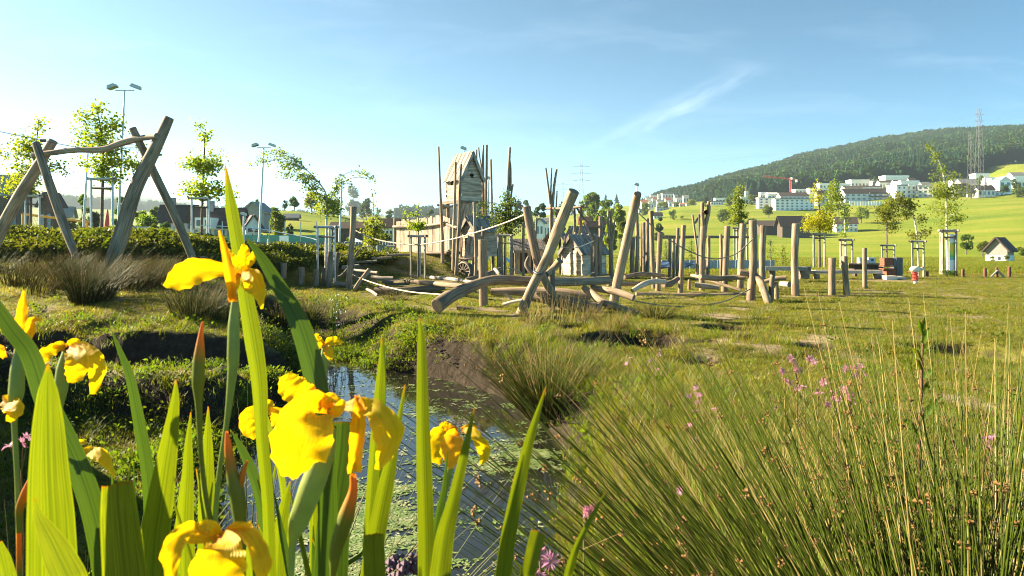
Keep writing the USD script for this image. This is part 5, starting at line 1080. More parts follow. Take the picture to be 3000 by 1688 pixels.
_X, _Y, _u = _X[_ok], _Y[_ok], _u[_ok]
_kind = (n2(_X, _Y, 110.0, 52) + .30 * rng.normal(0, 1, len(_X)) * .35 > -.02)
_idx = np.where(_kind, 3 + rng.integers(0, 2, len(_X)), rng.integers(0, 3, len(_X)))
instancer("/World/forest", [(conifer(1), "leaf_forest", False), (conifer(2), "leaf_forest", False), (conifer(3), "leaf_forest", False), (broad(4), "leaf_pale_forest", False), (broad(5), "leaf_forest", False)],
          np.stack([_X, _Y, ground(_X, _Y) - 1], 1), _idx, rng.random(len(_X)) * 6.3, np.where(_idx > 2, 22, 23) * rng.uniform(.55, 1.2, len(_X)))
data("/World/forest", "dark mixed forest covering the far hillside", kind="stuff"); print("forest", len(_X))
# hazy woods on the distant left and middle hills
_n = 16000
_u = rng.uniform(-300, 1850, _n); _Y = rng.uniform(1100, 3950, _n); _X = (_u - CX) / F * _Y
_ok = (n2(_X, _Y * .6, 260.0, 53, 2) > .1); _X, _Y = _X[_ok], _Y[_ok]
instancer("/World/distant_woods", [(broad(6), "leaf_forest", False), (conifer(7), "leaf_forest", False)], np.stack([_X, _Y, ground(_X, _Y) - 1], 1), rng.integers(0, 2, len(_X)), rng.random(len(_X)) * 6.3, rng.uniform(18, 30, len(_X)))
data("/World/distant_woods", "hazy distant woods on the far hills", kind="stuff"); print("woods", len(_X))
# leafy scrub on the bank at the left
_n = 26000
_u = rng.uniform(-120, 1150, _n); yr = np.interp(_u, [-120, 600, 700, 850, 1000, 1150], [18.9, 19.8, 20.6, 22.6, 24.6, 26.6])
_Y = yr + rng.uniform(-1.6, 1.6, _n) * np.where(_u < 640, 1, .8); _X = (_u - CX) / F * _Y
dens = np.where(_u < 640, 1.0, .5 * (n2(_X, _Y, .9, 54) > -.02)); _ok = rng.random(_n) < dens; _X, _Y, _u = _X[_ok], _Y[_ok], _u[_ok]
hh = np.where(_u < 640, .26, .12) * rng.random(len(_X)) * (1 + 1.4 * n2(_X, _Y, 1.0, 55))
instancer("/World/scrub", [(herb(201 + q, 30, .075, .09), "hedge_leaf", False) for q in range(4)], np.stack([_X, _Y, ground(_X, _Y) + hh], 1), rng.integers(0, 4, len(_X)), rng.random(len(_X)) * 6.3, rng.uniform(.7, 1.5, len(_X)))
data("/World/scrub", "dense leafy scrub over the grassy bank behind the log gantry", kind="stuff"); print("scrub", len(_X))
# ------------------------------------------------------------------ buildings
def house(label, x0, x1, yb, ye, yr, d=None, wall="plaster", roof="roof_brown", kind="par", dep=.75, nx=4, ny=2, yaw=0.0, name="house", cat="house", group="houses on the slopes", chim=0, base=None, over=.4, wside=0, balc=0, ww=.5):
    """front wall spans columns x0..x1; eaves at row ye, ridge at row yr; par: ridge along the front, gab: gable to the front, flat: flat roof"""
    xm = (x0 + x1) / 2
    if d is None: d = hit(xm, yb)
    c = W(xm, yb, d); w = (x1 - x0) * d / F; l = w * dep if kind != "par" else min(w * dep, 14 + w * .2)
    X = (xm - CX) * d / F; g = gz(X, d); g = min(g, c[2]) if base is None else base; h = HC + (HZ - ye) * d / F - g; rh = (ye - yr) * d / F
    ax = np.array([math.cos(yaw), math.sin(yaw), 0]); ay = np.array([-math.sin(yaw), math.cos(yaw), 0]); o = np.array([X, d, g]) - ax * w / 2
    t = thing(name, label, cat, (X + ay[0] * l / 2, d + ay[1] * l / 2, g), group)
    wp = part(t, "wall", frame_box(o, ax, ay, Zv, 0, w, 0, l, -1.5, h), wall)
    s = .35 if kind != "flat" else 0
    if kind == "flat":
        rp = part(t, "roof", frame_box(o, ax, ay, Zv, -over, w + over, -over, l + over, h + .01, h + .01 + max(rh, .35)), roof)
    else:
        A, B, LA, LB = (ax, ay, w, l) if kind == "par" else (ay, ax, l, w)
        if kind == "par": pts = [(0, 0), (0, l)]
        mid = o + B * LB / 2 + Zv * (h + rh)
        # gable triangles
        for e in (0.02, LA - .02):
            v = np.array([o + A * e + Zv * h, o + A * e + B * LB + Zv * h, o + A * e + B * LB / 2 + Zv * (h + rh - .05)]); th = A * (.25 if e < 1 else -.25)
            part(t, "gable", trimesh.convex.convex_hull(np.vstack([v, v + th])), wall)
        rp = None
        for sg in (0, 1):
            e = o + B * (LB if sg else 0) + Zv * h; up = mid - e; Ls = np.linalg.norm(up); up /= Ls; nr = unit(np.cross(A, up)); nr = nr if nr[2] > 0 else -nr
            q = part(t, "roof", frame_box(e, A, up, nr, -over, LA + over, -over * 1.2, Ls + .04 * sg, .0, .22), roof); rp = rp or q
        for k in range(chim):
            p = o + A * LA * (.3 + .35 * k) + B * LB * .42 + Zv * (h + rh * .55); part(rp, "chimney", frame_box(p, A, B, Zv, -.4, .4, -.3, .3, 0, rh * .45 + 1.1), "roof_grey")
    pw, ph = w / max(nx, 1), h / max(ny, 1)
    for j in range(ny):
        for i in range(nx):
            cx, cz = (i + .5) * pw, (j + .52) * ph
            wn = part(wp, "window", frame_box(o, ax, ay, Zv, cx - pw * ww / 2, cx + pw * ww / 2, -.06, .05, cz - ph * .24, cz + ph * .24), "glass_dark")
    for i in range(wside):
        for j in range(ny):
            cy = (i + .5) * l / wside; part(wp, "window", frame_box(o, ax, ay, Zv, -.06, .05, cy - .7, cy + .7, (j + .52) * ph - .6, (j + .52) * ph + .6), "glass_dark")
    for j in range(balc):
        part(wp, "balcony", frame_box(o, ax, ay, Zv, w * .55, w * .95, -1.4, -.02, ph * (j + 1) - .1, ph * (j + 1) + .9), "plaster" if wall != "plaster_grey" else "barn_wood")
    return t
H = house
# farm houses at the left
H("farmhouse with a long hipped brown roof behind the maple, left of its group", 470, 562, 705, 646, 601, 98, "plaster_grey", "roof_brown", "par", .6, 5, 2, .12, chim=1, group="farmhouses at the left")
H("farmhouse with dormers in the middle of the group behind the green windscreen", 566, 700, 708, 662, 610, 96, "plaster_grey", "roof_brown", "par", .6, 7, 1, .05, chim=1, group="farmhouses at the left")
dm = thing("dormer", "pale dormer gable projecting from the middle farmhouse roof", "dormer", W(583, 690, 94.5), None)
a = W(573, 690, 94.5); part(dm, "wall", box((*(a + [1.3, .6, 0])[:2], HC + (HZ - 654) * 94.5 / F), (2.2, 2.5, 1.5)), "plaster"); part(dm, "window", box((a[0] + .7, 94.5 - .68, HC + (HZ - 654) * 94.5 / F), (.5, .1, .8)), "glass_dark"); part(dm, "window", box((a[0] + 1.9, 94.5 - .68, HC + (HZ - 654) * 94.5 / F), (.5, .1, .8)), "glass_dark")
H("pale gabled house at the right of the farm group with a steep brown roof", 722, 764, 706, 664, 632, 95, "plaster", "roof_brown", "gab", 1.5, 2, 2, .5, group="farmhouses at the left")
H("grey boarded barn gable rising behind the farmhouses", 705, 775, 690, 622, 593, 125, "barn_grey", "roof_grey", "gab", .9, 1, 1, -.1, group="farmhouses at the left", name="barn", cat="barn", ww=.25)
H("large dark barn with a grey metal roof at the left edge", -70, 56, 690, 566, 512, 84, "barn_wood", "roof_grey", "par", .5, 3, 1, .2, group=None, name="barn", cat="barn", ww=.3)
H("dark gabled house right of the large barn", 112, 158, 690, 600, 566, 92, "barn_wood", "roof_brown", "gab", .8, 2, 1, -.2, group=None)
H("small pale house seen through the log gantry's legs", 170, 205, 690, 632, 606, 112, "plaster_warm", "roof_grey", "par", .7, 2, 1, .1, group=None)
H("dark brown barn roof behind the leaning post", 972, 1062, 708, 668, 654, 92, "barn_wood", "roof_brown", "par", .5, 0, 0, .0, group=None, name="barn", cat="barn")
H("pale house with a dark roof above the palisade's left end", 1118, 1162, 706, 662, 642, 105, "plaster", "roof_brown", "par", .7, 4, 1, -.1, group=None)
H("low shed of timber dug into the green slope", 835, 872, 646, 636, 628, None, "barn_wood", "roof_grey", "par", .5, 0, 0, .1, group=None, name="shed", cat="shed")
t = thing("awning", "open timber awning right of the pale gabled house", "awning", (*W(750, 700, 92)[:2], gz(*W(750, 700, 92)[:2])))
a, b = W(730, 678, 92), W(785, 684, 92); part(t, "roof", frame_box(a, unit(b - a), np.array([0, 1.0, 0]), Zv, 0, float(np.linalg.norm(b - a)), 0, 3, 0, .2), "roof_brown")
for x in (738, 765, 782): p = W(x, 686, 92); part(t, "support", box((p[0], 92.3, (p[2] + 1.2) / 2), (.15, .15, p[2] - 1.2)), "barn_wood")
# behind the playground
H("white house between the three pronged trunk and the crossed logs", 1570, 1592, 668, 652, 642, 150, "plaster", "roof_grey", "gab", .9, 2, 2, -.3)
H("pale house left of the tower's pear tree, low in the valley", 1592, 1622, 662, 648, 640, 190, "plaster", "roof_grey", "par", .7, 3, 1)
H("dark roofed chalet seen beside the oblique beam", 1722, 1775, 680, 664, 650, 135, "barn_wood", "roof_brown", "par", .6, 4, 1, .1)
H("red roofed house beside the oblique beam", 1700, 1730, 662, 654, 636, 165, "plaster_warm", "roof_red", "par", .7, 2, 1)
H("small dark chalet left of the leaning log", 1806, 1832, 660, 648, 638, None, "plaster", "roof_brown", "par", .7, 2, 1)
# hillside settlement
S = [("white chalet with a dark roof beside the very tall post", 1916, 1941, 641, 632, 622, None, "plaster", "roof_brown", "par", .8, 3, 1), ("grey low house behind the leaning log's top", 1872, 1890, 624, 614, 611, None, "plaster_grey", "roof_brown", "flat", .8, 2, 1),
     ("long low white building on the town's lower edge", 1924, 1960, 617, 610, 608, None, "plaster_grey", "roof_grey", "flat", .5, 4, 1), ("big pale hall on top of the town", 1941, 1974, 579, 569, 565, 1150, "plaster", "roof_grey", "flat", .7, 4, 2), ("white block left of the town hall", 1906, 1929, 581, 573, 570, 1120, "plaster", "roof_grey", "flat", .8, 3, 2), ("narrow white block beside the town hall", 1928, 1938, 581, 572, 569, 1100, "plaster", "plaster", "flat", .8, 2, 2), ("round ended white house right of the town hall", 1975, 1985, 580, 572, 569, 1100, "plaster", "roof_grey", "flat", .9, 2, 2),
     ("red roofed white house in the middle of the town", 1950, 1967, 592, 586, 579, 980, "plaster", "roof_red", "par", .8, 3, 1), ("warm white house at the town's left edge", 1879, 1900, 600, 593, 587, 850, "plaster", "roof_red", "par", .8, 3, 1), ("white gable house at the town's left", 1900, 1915, 602, 594, 588, 830, "plaster_warm", "roof_grey", "gab", .9, 2, 1), ("pale terrace house in the town centre", 1925, 1945, 597, 590, 584, 880, "plaster", "roof_grey", "par", .7, 3, 1), ("small white house below the red roof", 1960, 1974, 600, 593, 588, 820, "plaster", "roof_grey", "par", .8, 2, 1),
     ("grey white house at the town's right", 1982, 2000, 590, 583, 579, 950, "plaster", "roof_grey", "par", .8, 3, 1), ("white house under the wood's edge", 2002, 2018, 582, 576, 572, 1000, "plaster", "roof_grey", "par", .8, 2, 1), ("low pale house with a red wall at the town's lower right", 1992, 2012, 604, 598, 595, 720, "plaster_warm", "roof_red", "par", .6, 2, 1), ("long grey house row at the meadow's top", 2012, 2040, 606, 599, 596, 700, "plaster_grey", "roof_grey", "flat", .5, 4, 1), ("white town house upper left", 1893, 1908, 588, 581, 577, 1000, "plaster", "roof_grey", "par", .8, 2, 1), ("cream town house behind the small trees", 1912, 1926, 590, 583, 578, 960, "plaster_warm", "roof_red", "par", .8, 2, 1),
     ("long white house with a dark flat roof, left of the upright lime tree", 2083, 2119, 602, 591, 588, None, "plaster", "roof_brown", "flat", .5, 5, 1), ("white house behind the long flat roofed one", 2096, 2126, 590, 583, 580, 640, "plaster", "plaster", "flat", .6, 3, 1), ("white terraced house below the church", 2172, 2204, 598, 583, 576, None, "plaster", "plaster", "flat", .6, 3, 1),
     ("white house with a slanted roof left of the crane", 2250, 2282, 575, 569, 564, 640, "plaster", "plaster", "par", .7, 3, 1), ("long house with a dark roof under the crane", 2286, 2370, 585, 574, 563, 600, "plaster_grey", "roof_brown", "par", .4, 7, 1), ("pale flat house right of the crane foot", 2330, 2372, 562, 557, 554, 720, "plaster", "plaster", "flat", .6, 4, 1), ("white stepped house above the yellow maple", 2372, 2402, 562, 555, 552, 690, "plaster", "plaster", "flat", .7, 3, 1), ("white tall stepped house above the slender birch", 2402, 2430, 556, 542, 537, 680, "plaster", "plaster", "flat", .8, 3, 2), ("dark roofed house behind the slender birch", 2395, 2440, 590, 570, 558, 560, "plaster_grey", "roof_brown", "par", .5, 4, 1),
     ("white terrace house right of the slender birch", 2448, 2492, 556, 543, 537, 680, "plaster", "plaster", "flat", .7, 4, 1), ("stepped white house with chimneys below the forest", 2494, 2546, 542, 532, 526, 720, "plaster", "plaster", "flat", .6, 5, 1), ("long white house with a thin dark roof", 2474, 2528, 562, 550, 544, 620, "plaster", "roof_brown", "par", .5, 6, 1), ("white balcony house in the second row", 2526, 2582, 556, 548, 543, 630, "plaster", "roof_brown", "par", .5, 6, 1),
     ("blue glazed modern white house right below the forest", 2594, 2662, 530, 520, 514, 700, "plaster", "plaster", "flat", .5, 3, 1), ("red shuttered house below the blue glazed one", 2577, 2612, 546, 534, 528, 650, "plaster", "roof_brown", "par", .6, 4, 1), ("white house with red balcony beside the red shuttered one", 2621, 2657, 546, 534, 527, 640, "plaster", "roof_brown", "par", .6, 4, 1), ("white penthouse block behind the balcony apartments", 2640, 2692, 546, 534, 529, 600, "plaster", "plaster", "flat", .6, 5, 1),
     ("dark grey house behind the tallest birch", 2799, 2842, 578, 552, 537, None, "barn_grey", "roof_brown", "par", .6, 3, 2), ("house with a pale shallow roof left of the pylon", 2816, 2872, 548, 536, 523, 560, "plaster_warm", "roof_grey", "par", .6, 3, 1), ("brown roofed house behind the low garages", 2866, 2916, 566, 556, 542, 530, "plaster", "roof_brown", "par", .6, 4, 1), ("low row of white garages at the meadow's upper edge", 2860, 2942, 575, 563, 560, None, "plaster", "roof_brown", "flat", .3, 6, 1),
     ("white gable house high at the right edge", 2928, 2964, 552, 530, 517, 540, "plaster", "plaster", "gab", .9, 2, 2), ("white terraced house left of the gable house", 2906, 2932, 548, 532, 522, 560, "plaster", "plaster", "flat", .8, 3, 1), ("white flat house right beneath the upper meadow", 2859, 2898, 524, 514, 508, 640, "plaster", "plaster", "flat", .7, 4, 1), ("pale roofed terrace house at the far right edge", 2966, 3005, 530, 514, 504, 620, "plaster", "roof_grey", "par", .7, 4, 1), ("lower white terrace house at the far right edge", 2974, 3012, 545, 530, 520, 580, "plaster", "plaster", "flat", .7, 4, 1), ("white house between the pylon and the gable house", 2885, 2912, 540, 526, 519, 600, "plaster", "plaster", "flat", .7, 3, 1)]
S += [("small white house between the church and the apartment block", 2206, 2222, 598, 590, 584, None, "plaster", "roof_grey", "par", .8, 2, 1), ("cream house left of the upright lime tree's top", 2138, 2156, 596, 588, 582, None, "plaster_warm", "roof_brown", "par", .8, 2, 1), ("low house with a dark roof right of the lime tree's top", 2158, 2172, 594, 587, 582, None, "plaster", "roof_brown", "par", .8, 2, 1),
     ("white house under the crane's jib tip", 2228, 2248, 575, 567, 563, 660, "plaster", "plaster", "flat", .7, 3, 1), ("white chalet right below the forest, above the long dark roof", 2556, 2576, 538, 530, 524, 700, "plaster", "roof_brown", "gab", .9, 2, 1), ("small house right of the blue glazed one", 2664, 2684, 536, 528, 521, 680, "plaster_warm", "roof_brown", "par", .8, 2, 1), ("grey house half hidden behind the tallest birch's crown", 2736, 2764, 576, 560, 550, None, "plaster_grey", "roof_brown", "par", .7, 3, 1), ("white house right beside the tallest birch's crown", 2700, 2726, 548, 540, 533, 620, "plaster", "roof_grey", "par", .7, 3, 1),
     ("white house with a grey roof in front of the forest, left of the pylon pair", 2790, 2816, 540, 530, 523, 620, "plaster", "roof_grey", "par", .7, 3, 1), ("small white annex left of the low garages", 2840, 2858, 577, 567, 563, None, "plaster", "roof_brown", "flat", .7, 2, 1), ("tiny white house on the town's left slope", 1886, 1896, 594, 589, 585, 900, "plaster", "roof_red", "par", .8, 2, 1), ("pale house between the town and the meadow edge", 1974, 1992, 604, 597, 592, 760, "plaster", "roof_grey", "par", .8, 3, 1)]
for s in S: H(s[0], *s[1:7], *s[7:], group="houses of the hillside settlement", wside=0)
H("left wing of the white apartment block in the meadow", 2223, 2269, 613, 581, 578, None, "plaster", "roof_grey", "flat", .5, 3, 4, 0, "apartment_block", "apartment building", None, ww=.42)
H("long right wing of the white apartment block, with a glazed stairwell", 2270, 2386, 617, 584, 581, None, "plaster", "roof_grey", "flat", .2, 8, 4, .05, "apartment_block", "apartment building", None, ww=.42)
H("long apartment house with a wide dark roof and wooden balconies", 2476, 2604, 588, 567, 551, None, "plaster_grey", "roof_brown", "par", .3, 8, 2, 0, "apartment_block", "apartment building", None, balc=2)
H("cream apartment block with rounded balconies, left of the tallest birch", 2622, 2690, 581, 545, 541, None, "plaster", "roof_grey", "flat", .6, 4, 3, .25, "apartment_block", "apartment building", None, balc=3, ww=.35)
H("bluish shaded wing of the cream apartment block", 2692, 2730, 579, 545, 541, None, "plaster_grey", "roof_grey", "flat", .5, 3, 3, -.5, "apartment_block", "apartment building", None)
t = thing("church_tower", "slim white church tower with a pointed cap on the slope", "church", W(2187, 590, 800)); p = W(2187, 577, 800)
part(t, "tower", box((p[0], 800, p[2] - 6), (3.4, 3.4, 26)), "plaster_warm"); part(t, "spire", trimesh.creation.cone(2.4, 9, sections=8).apply_translation((p[0], 800, p[2] + 7)), "roof_brown")
part(t, "clock", box((p[0], 798.2, p[2] + 3), (1.6, .1, 1.6)), "grey_paint")
H("big dark timber barn with a sweeping dark roof behind the roped post", 2226, 2372, 689, 660, 646, None, "barn_wood", "roof_brown", "par", .4, 0, 0, 0, "barn", "barn", None, over=1.2)
H("taller dark roof section of the timber barn", 2292, 2372, 689, 657, 633, 344, "barn_wood", "roof_brown", "par", .5, 0, 0, 0, "barn", "barn", None, over=1.5)
H("farmhouse with white walls and a dark roof behind the slender birch's guard", 2452, 2511, 680, 655, 636, None, "plaster", "roof_brown", "par", .7, 5, 2, -.2, group=None, balc=1)
H("red roofed hay barn high on the upper meadow", 2950, 2978, 478, 470, 461, None, "plaster_warm", "roof_red", "par", .7, 0, 0, 0, "barn", "barn", None)
t = H("little weathered barn with a whitewashed base in the meadow at the right", 2892, 2946, 768, 731, 698, 113, "barn_grey", "roof_brown", "gab", 1.1, 0, 0, -.9, "barn", "barn", None, over=.5)
d_ = 113; a = W(2892, 768, d_ - .5); 
part(t, "whitewashed_base", frame_box(np.array([(2919 - CX) * d_ / F, d_, gz((2919 - CX) * d_ / F, d_)]) - np.array([math.cos(-.9), math.sin(-.9), 0]) * 54 * d_ / F / 2, np.array([math.cos(-.9), math.sin(-.9), 0]), np.array([-math.sin(-.9), math.cos(-.9), 0]), Zv, -.04, 54 * d_ / F + .03, -.05, 3.3, -.5, 1.05), "plaster")
part(t, "window", frame_box(np.array([(2919 - CX) * d_ / F, d_, gz((2919 - CX) * d_ / F, d_)]), np.array([math.cos(-.9), math.sin(-.9), 0]), np.array([-math.sin(-.9), math.cos(-.9), 0]), Zv, .2, .6, -.09, -.04, .3, .85), "glass_dark")
# retaining wall below the long apartment house
a, b = W(2478, 595, 520), W(2574, 592, 520); t = thing("garden_wall", "low pale garden wall below the long apartment house", "wall", (*((a + b) / 2)[:2], gz(*((a + b) / 2)[:2])))
for k in range(12): part(t, "panel", box((a[0] + (k + .5) * (b[0] - a[0]) / 12, 515, a[2] - .6), ((b[0] - a[0]) / 12 - .3, .4, 3.2)), "plaster")

# ------------------------------------------------------------------ sports ground at the left: fence, windscreen, tents, goal, floodlights
def fence_run(label, x0, x1, ytop, d0, d1, n, mat, name="board_fence", base=None):
    a, b = W(x0, ytop, d0), W(x1, ytop, d1); t = thing(name, label, "fence", (*((a + b) / 2)[:2], gz(*((a + b) / 2)[:2])))
    for k in range(n):
        p, q = a + (b - a) * (k / n), a + (b - a) * ((k + 1) / n); ax = unit((q - p) * [1, 1, 0]); L_ = float(np.linalg.norm((q - p)[:2])); g = gz(p[0], p[1])
        part(t, "board", frame_box(np.array([p[0], p[1], 0]), ax, np.cross(Zv, ax), Zv, .015, L_ - .015, 0, .05 + .02 * (k % 2), g - .3, (p[2] + q[2]) / 2), mat)
    return t
fence_run("long dark grey board fence of the sports ground", 440, 1215, 709, 60, 62, 96, "wall_stone")
fence_run("grey concrete boarded wall behind the posts at the right", 1925, 2270, 762, 40, 42, 26, "concrete", "low_wall")
t = thing("windscreen", "long green tennis windscreen above the grey fence", "windscreen", (*W(770, 700, 64)[:2], gz(*W(770, 700, 64)[:2])))
for k in range(9):
    a, b = W(558 + 46 * k, 689, 64), W(558 + 46 * (k + 1), 689 + (4 if k == 8 else 0), 64); part(t, "panel", box(((a[0] + b[0]) / 2, 64, (a[2] + gz(a[0], 64)) / 2), (b[0] - a[0] - .05, .03, a[2] - gz(a[0], 64))), "tarp_green")
    part(t, "mast", box((a[0], 64.1, (a[2] + gz(a[0], 64)) / 2 + .6), (.07, .07, a[2] - gz(a[0], 64) + 1.4)), "galvanised")
def tent(label, x0, x1, ye, ya, d):
    a, b = W(x0, ye, d), W(x1, ye, d); z = HC + (HZ - ya) * d / F; m = (a + b) / 2; w = b[0] - a[0]; g = gz(m[0], d)
    t = thing("tent", label, "tent", (m[0], d + w / 2, g), "white tents behind the fence")
    v = np.array([[a[0], d, a[2]], [b[0], d, a[2]], [b[0], d + w, a[2]], [a[0], d + w, a[2]], [m[0], d + w / 2, z]])
    part(t, "roof", (v, np.array([[0, 1, 4], [1, 2, 4], [2, 3, 4], [3, 0, 4], [0, 2, 1], [0, 3, 2]])), "tent_white")
    for x, y in ((a[0], d), (b[0], d), (a[0], d + w), (b[0], d + w)): part(t, "pole", box((x, y, (g + a[2]) / 2), (.06, .06, a[2] - g)), "galvanised")
tent("white peaked tent roof right behind the leaning post", 995, 1070, 714, 698, 66); tent("second white tent roof left of the palisade", 1062, 1142, 717, 701, 67)
for k, (x, yt, yb, d) in enumerate([(784, 700, 738, 52), (834, 708, 740, 52), (845, 722, 742, 50), (877, 714, 744, 50), (914, 720, 744, 50), (1077, 700, 738, 48), (1086, 703, 738, 48), (1104, 706, 738, 48), (1093, 704, 738, 48)]):
    p = W(x, yt, d); single("white_post", trimesh.creation.cylinder(.05, p[2] - gz(p[0], d) + .3, sections=8).apply_translation((p[0], d, (p[2] + gz(p[0], d) - .3) / 2)), "white_paint", f"white post before the grey fence, {['first', 'second', 'third', 'fourth', 'fifth', 'sixth', 'seventh', 'ninth', 'eighth'][k]} from the left", "post", "white posts along the grey fence", smooth=30)
t = thing("basketball_hoop", "white basketball backboard above the grey fence", "basketball hoop", (*W(832, 735, 56)[:2], gz(*W(832, 735, 56)[:2]))); p = W(832, 702, 56)
part(t, "backboard", box(p, (.75, .04, .62)), "white_paint"); part(t, "rim", trimesh.creation.torus(.2, .015, major_sections=16, minor_sections=6).apply_translation(p + [0, -.25, -.2]), "orange_paint"); part(t, "pole", box((p[0], p[1] + .15, (p[2] + gz(p[0], 56)) / 2), (.1, .1, p[2] - gz(p[0], 56))), "galvanised")
t = thing("square_sign", "pink framed square sign on the grey fence beside the birch guard", "sign", W(984, 726, 58)); p = W(984, 726, 58)
part(t, "plate", box(p, (.42, .02, .46)), "pink_paint"); part(t, "field", box(p + [0, -.014, 0], (.26, .008, .28)), "grey_paint"); part(t, "mark", box(p + [0, -.02, 0], (.14, .006, .15)), "white_paint"); part(t, "side_strip", box(p + [-.52, 0, 0], (.12, .02, .46)), "pink_paint")
def flood(label, top, xb, d, heads=2, hw=.62, lamp="box"):
    a = W(top[0], top[1], d); Xb = (xb - CX) * d / F; g = gz(Xb, d)
    t = thing("floodlight", label, "floodlight", (Xb, d, g), "floodlight masts of the sports ground")
    part(t, "mast", sweep([(Xb, d, g - .2), a], [.11 * d / 45 * .75, .05 * d / 45], 8, 6)[0], "galvanised", smooth=True)
    if heads == 2:
        part(t, "crossarm", sweep([a - [.62, 0, .02], a + [.62, 0, -.02]], [.035], 6, 3)[0], "galvanised", smooth=True)
    for s in ((-1, 1) if heads == 2 else (0,)):
        m = trimesh.creation.box((hw, .45, .22)); m.vertices[:, 0] *= np.where(m.vertices[:, 2] > 0, .7, 1.0); m.apply_transform(trimesh.transformations.rotation_matrix(.35 * (s or 1), [0, 1, 0])); m.apply_translation(a + [s * .78, -.05, .22])
        h = part(t, "lamp_head", m, "grey_paint"); part(h, "lens", trimesh.creation.box((hw * .85, .38, .02)).apply_transform(trimesh.transformations.rotation_matrix(.35 * (s or 1), [0, 1, 0])).apply_translation(a + [s * .78 - .04 * s, -.05, .10]), "glass_dark")
flood("tallest floodlight mast with two heads above the log gantry", (365, 264), 342, 45)
flood("two headed floodlight mast left of the bent birch", (773, 432), 757, 62)
flood("single headed floodlight mast behind the bent birch", (1002, 520), 993, 75, 1)
flood("single thin mast behind the tall maple's left side", (258, 440), 240, 60, 1)
flood("pale double headed floodlight just above the tower roof", (1359, 442), 1360, 58, 1, .55)
flood("small mast with a dark head right of the tower", (1431, 528), 1430, 62, 1, .5)
flood("small mast with a dark head above the big leaning log", (1865, 547), 1864, 66, 1, .5)
flood("short lamp with a flat head before the farmhouses", (714, 634), 714, 60, 1, .5)
t = thing("goal", "yellow framed football goal with a net behind the bank at the left", "goal", (*W(160, 690, 58)[:2], gz(*W(160, 690, 58)[:2])))
a, b = W(67, 627, 56), W(255, 650, 66)
for p in (a, b): g = gz(p[0], p[1]); part(t, "upright", sweep([(p[0], p[1], g - .1), p], [.1], 8, 3)[0], "orange_paint", smooth=True)
part(t, "crossbar", sweep([a + [-.1, 0, 0], b + [.1, 0, 0]], [.1], 8, 3)[0], "orange_paint", smooth=True)
nt = []; back = np.array([-.6, 2.6, 0])
for k in range(25): 
    f = k / 24; p = a + (b - a) * f; g = gz(p[0], p[1]); nt += [sweep([p, p + back * .5 + [0, 0, -.5], np.array([*(p + back)[:2], g])], [.012], 3, 4)[0]]
for k in range(8):
    f = k / 7; u = np.array([0, 0, 0]); q = lambda p: (p * (1 - f) + np.array([*(p + back)[:2], gz(p[0], p[1])]) * f); nt += [sweep([q(a), q(b)], [.012], 3, 3)[0]]
part(t, "net", join(nt), "net", kind="stuff")
t = thing("parasol", "closed red parasol left of the log gantry's big leg", "parasol", (*W(310, 690, 60)[:2], gz(*W(310, 690, 60)[:2]))); p = W(315, 613, 60); g = gz(p[0], 60)
part(t, "canopy", sweep([(p[0] - .1, 60, p[2] - 1.9), (p[0] - .03, 60, p[2] - .8), p], [.24, .16, .04], 9, 8, .1)[0], "red_paint", smooth=True); part(t, "pole", sweep([(p[0] - .15, 60, g), p], [.03], 6, 3)[0], "galvanised", smooth=True)
t = thing("dark_van", "dark parked van roof visible behind the red parasol", "van", (*W(390, 690, 72)[:2], gz(*W(390, 690, 72)[:2]))); p = W(385, 680, 72); g = gz(p[0], 72)
bx = trimesh.creation.box((3.6, 1.8, 1.5)); bx.vertices[:, 0] *= np.where(bx.vertices[:, 2] > 0, .86, 1); part(t, "body", bx.apply_translation((p[0], 72, g + 1.25)), "grey_paint"); part(t, "window", box((p[0] + .2, 71.1, g + 1.6), (2.4, .06, .5)), "glass_dark")
for s in (-1.1, 1.1): part(t, "wheel", trimesh.creation.cylinder(.33, .2, sections=14, transform=trimesh.transformations.rotation_matrix(math.pi / 2, [1, 0, 0])).apply_translation((p[0] + s, 71.1, g + .33)), "steel_dark")

# ------------------------------------------------------------------ pylons, wires, crane
def pylon(label, x, yt, yb, d, wb, wt, arms, r=.12):
    a, g = W(x, yt, d), None; X = a[0]; g = gz(X, d); t = thing("pylon", label, "pylon", (X, d, g), "power line pylons"); Ht = a[2] - g; n = 9
    def corner(f, i): w = wb + (wt - wb) * min(1, f * 1.15); return np.array([X + w / 2 * (1 if i in (0, 1) else -1), d + w / 2 * (1 if i in (0, 3) else -1), g + Ht * f])
    for i in range(4): part(t, "leg", sweep([corner(k / n, i) for k in range(n + 1)], [r], 4, n + 1)[0], "steel_dark")
    br = []
    for k in range(n):
        for i in range(4):
            j = (i + 1) % 4; br += [sweep([corner(k / n, i), corner((k + 1) / n, j)], [r * .55], 3, 2)[0], sweep([corner(k / n, j), corner((k + 1) / n, i)], [r * .55], 3, 2)[0]]
    part(t, "bracing", join(br), "steel_dark")
    for f, w in arms:
        z = g + Ht * f; part(t, "arm", join([sweep([(X - w, d, z), (X, d, z + 1.2), (X + w, d, z)], [r * .7], 4, 3)[0], sweep([(X - w, d, z), (X + w, d, z)], [r * .7], 4, 3)[0]]), "steel_dark")
    return X, d, g, Ht
P1 = pylon("huge slim lattice pylon against the forest at the right", 2869, 318, 586, 520, 5.2, 2.2, [(.93, 3.4), (.86, 3.4)], .09)
P2 = pylon("lower lattice pylon close left of the huge one", 2845, 392, 586, 512, 4.5, 2.2, [(.95, 3)], .07)
P3 = pylon("distant pylon with three arms above the crossed logs' top", 1703, 472, 640, 700, 7, 1.6, [(.9, 9), (.78, 11), (.66, 9)], .13)
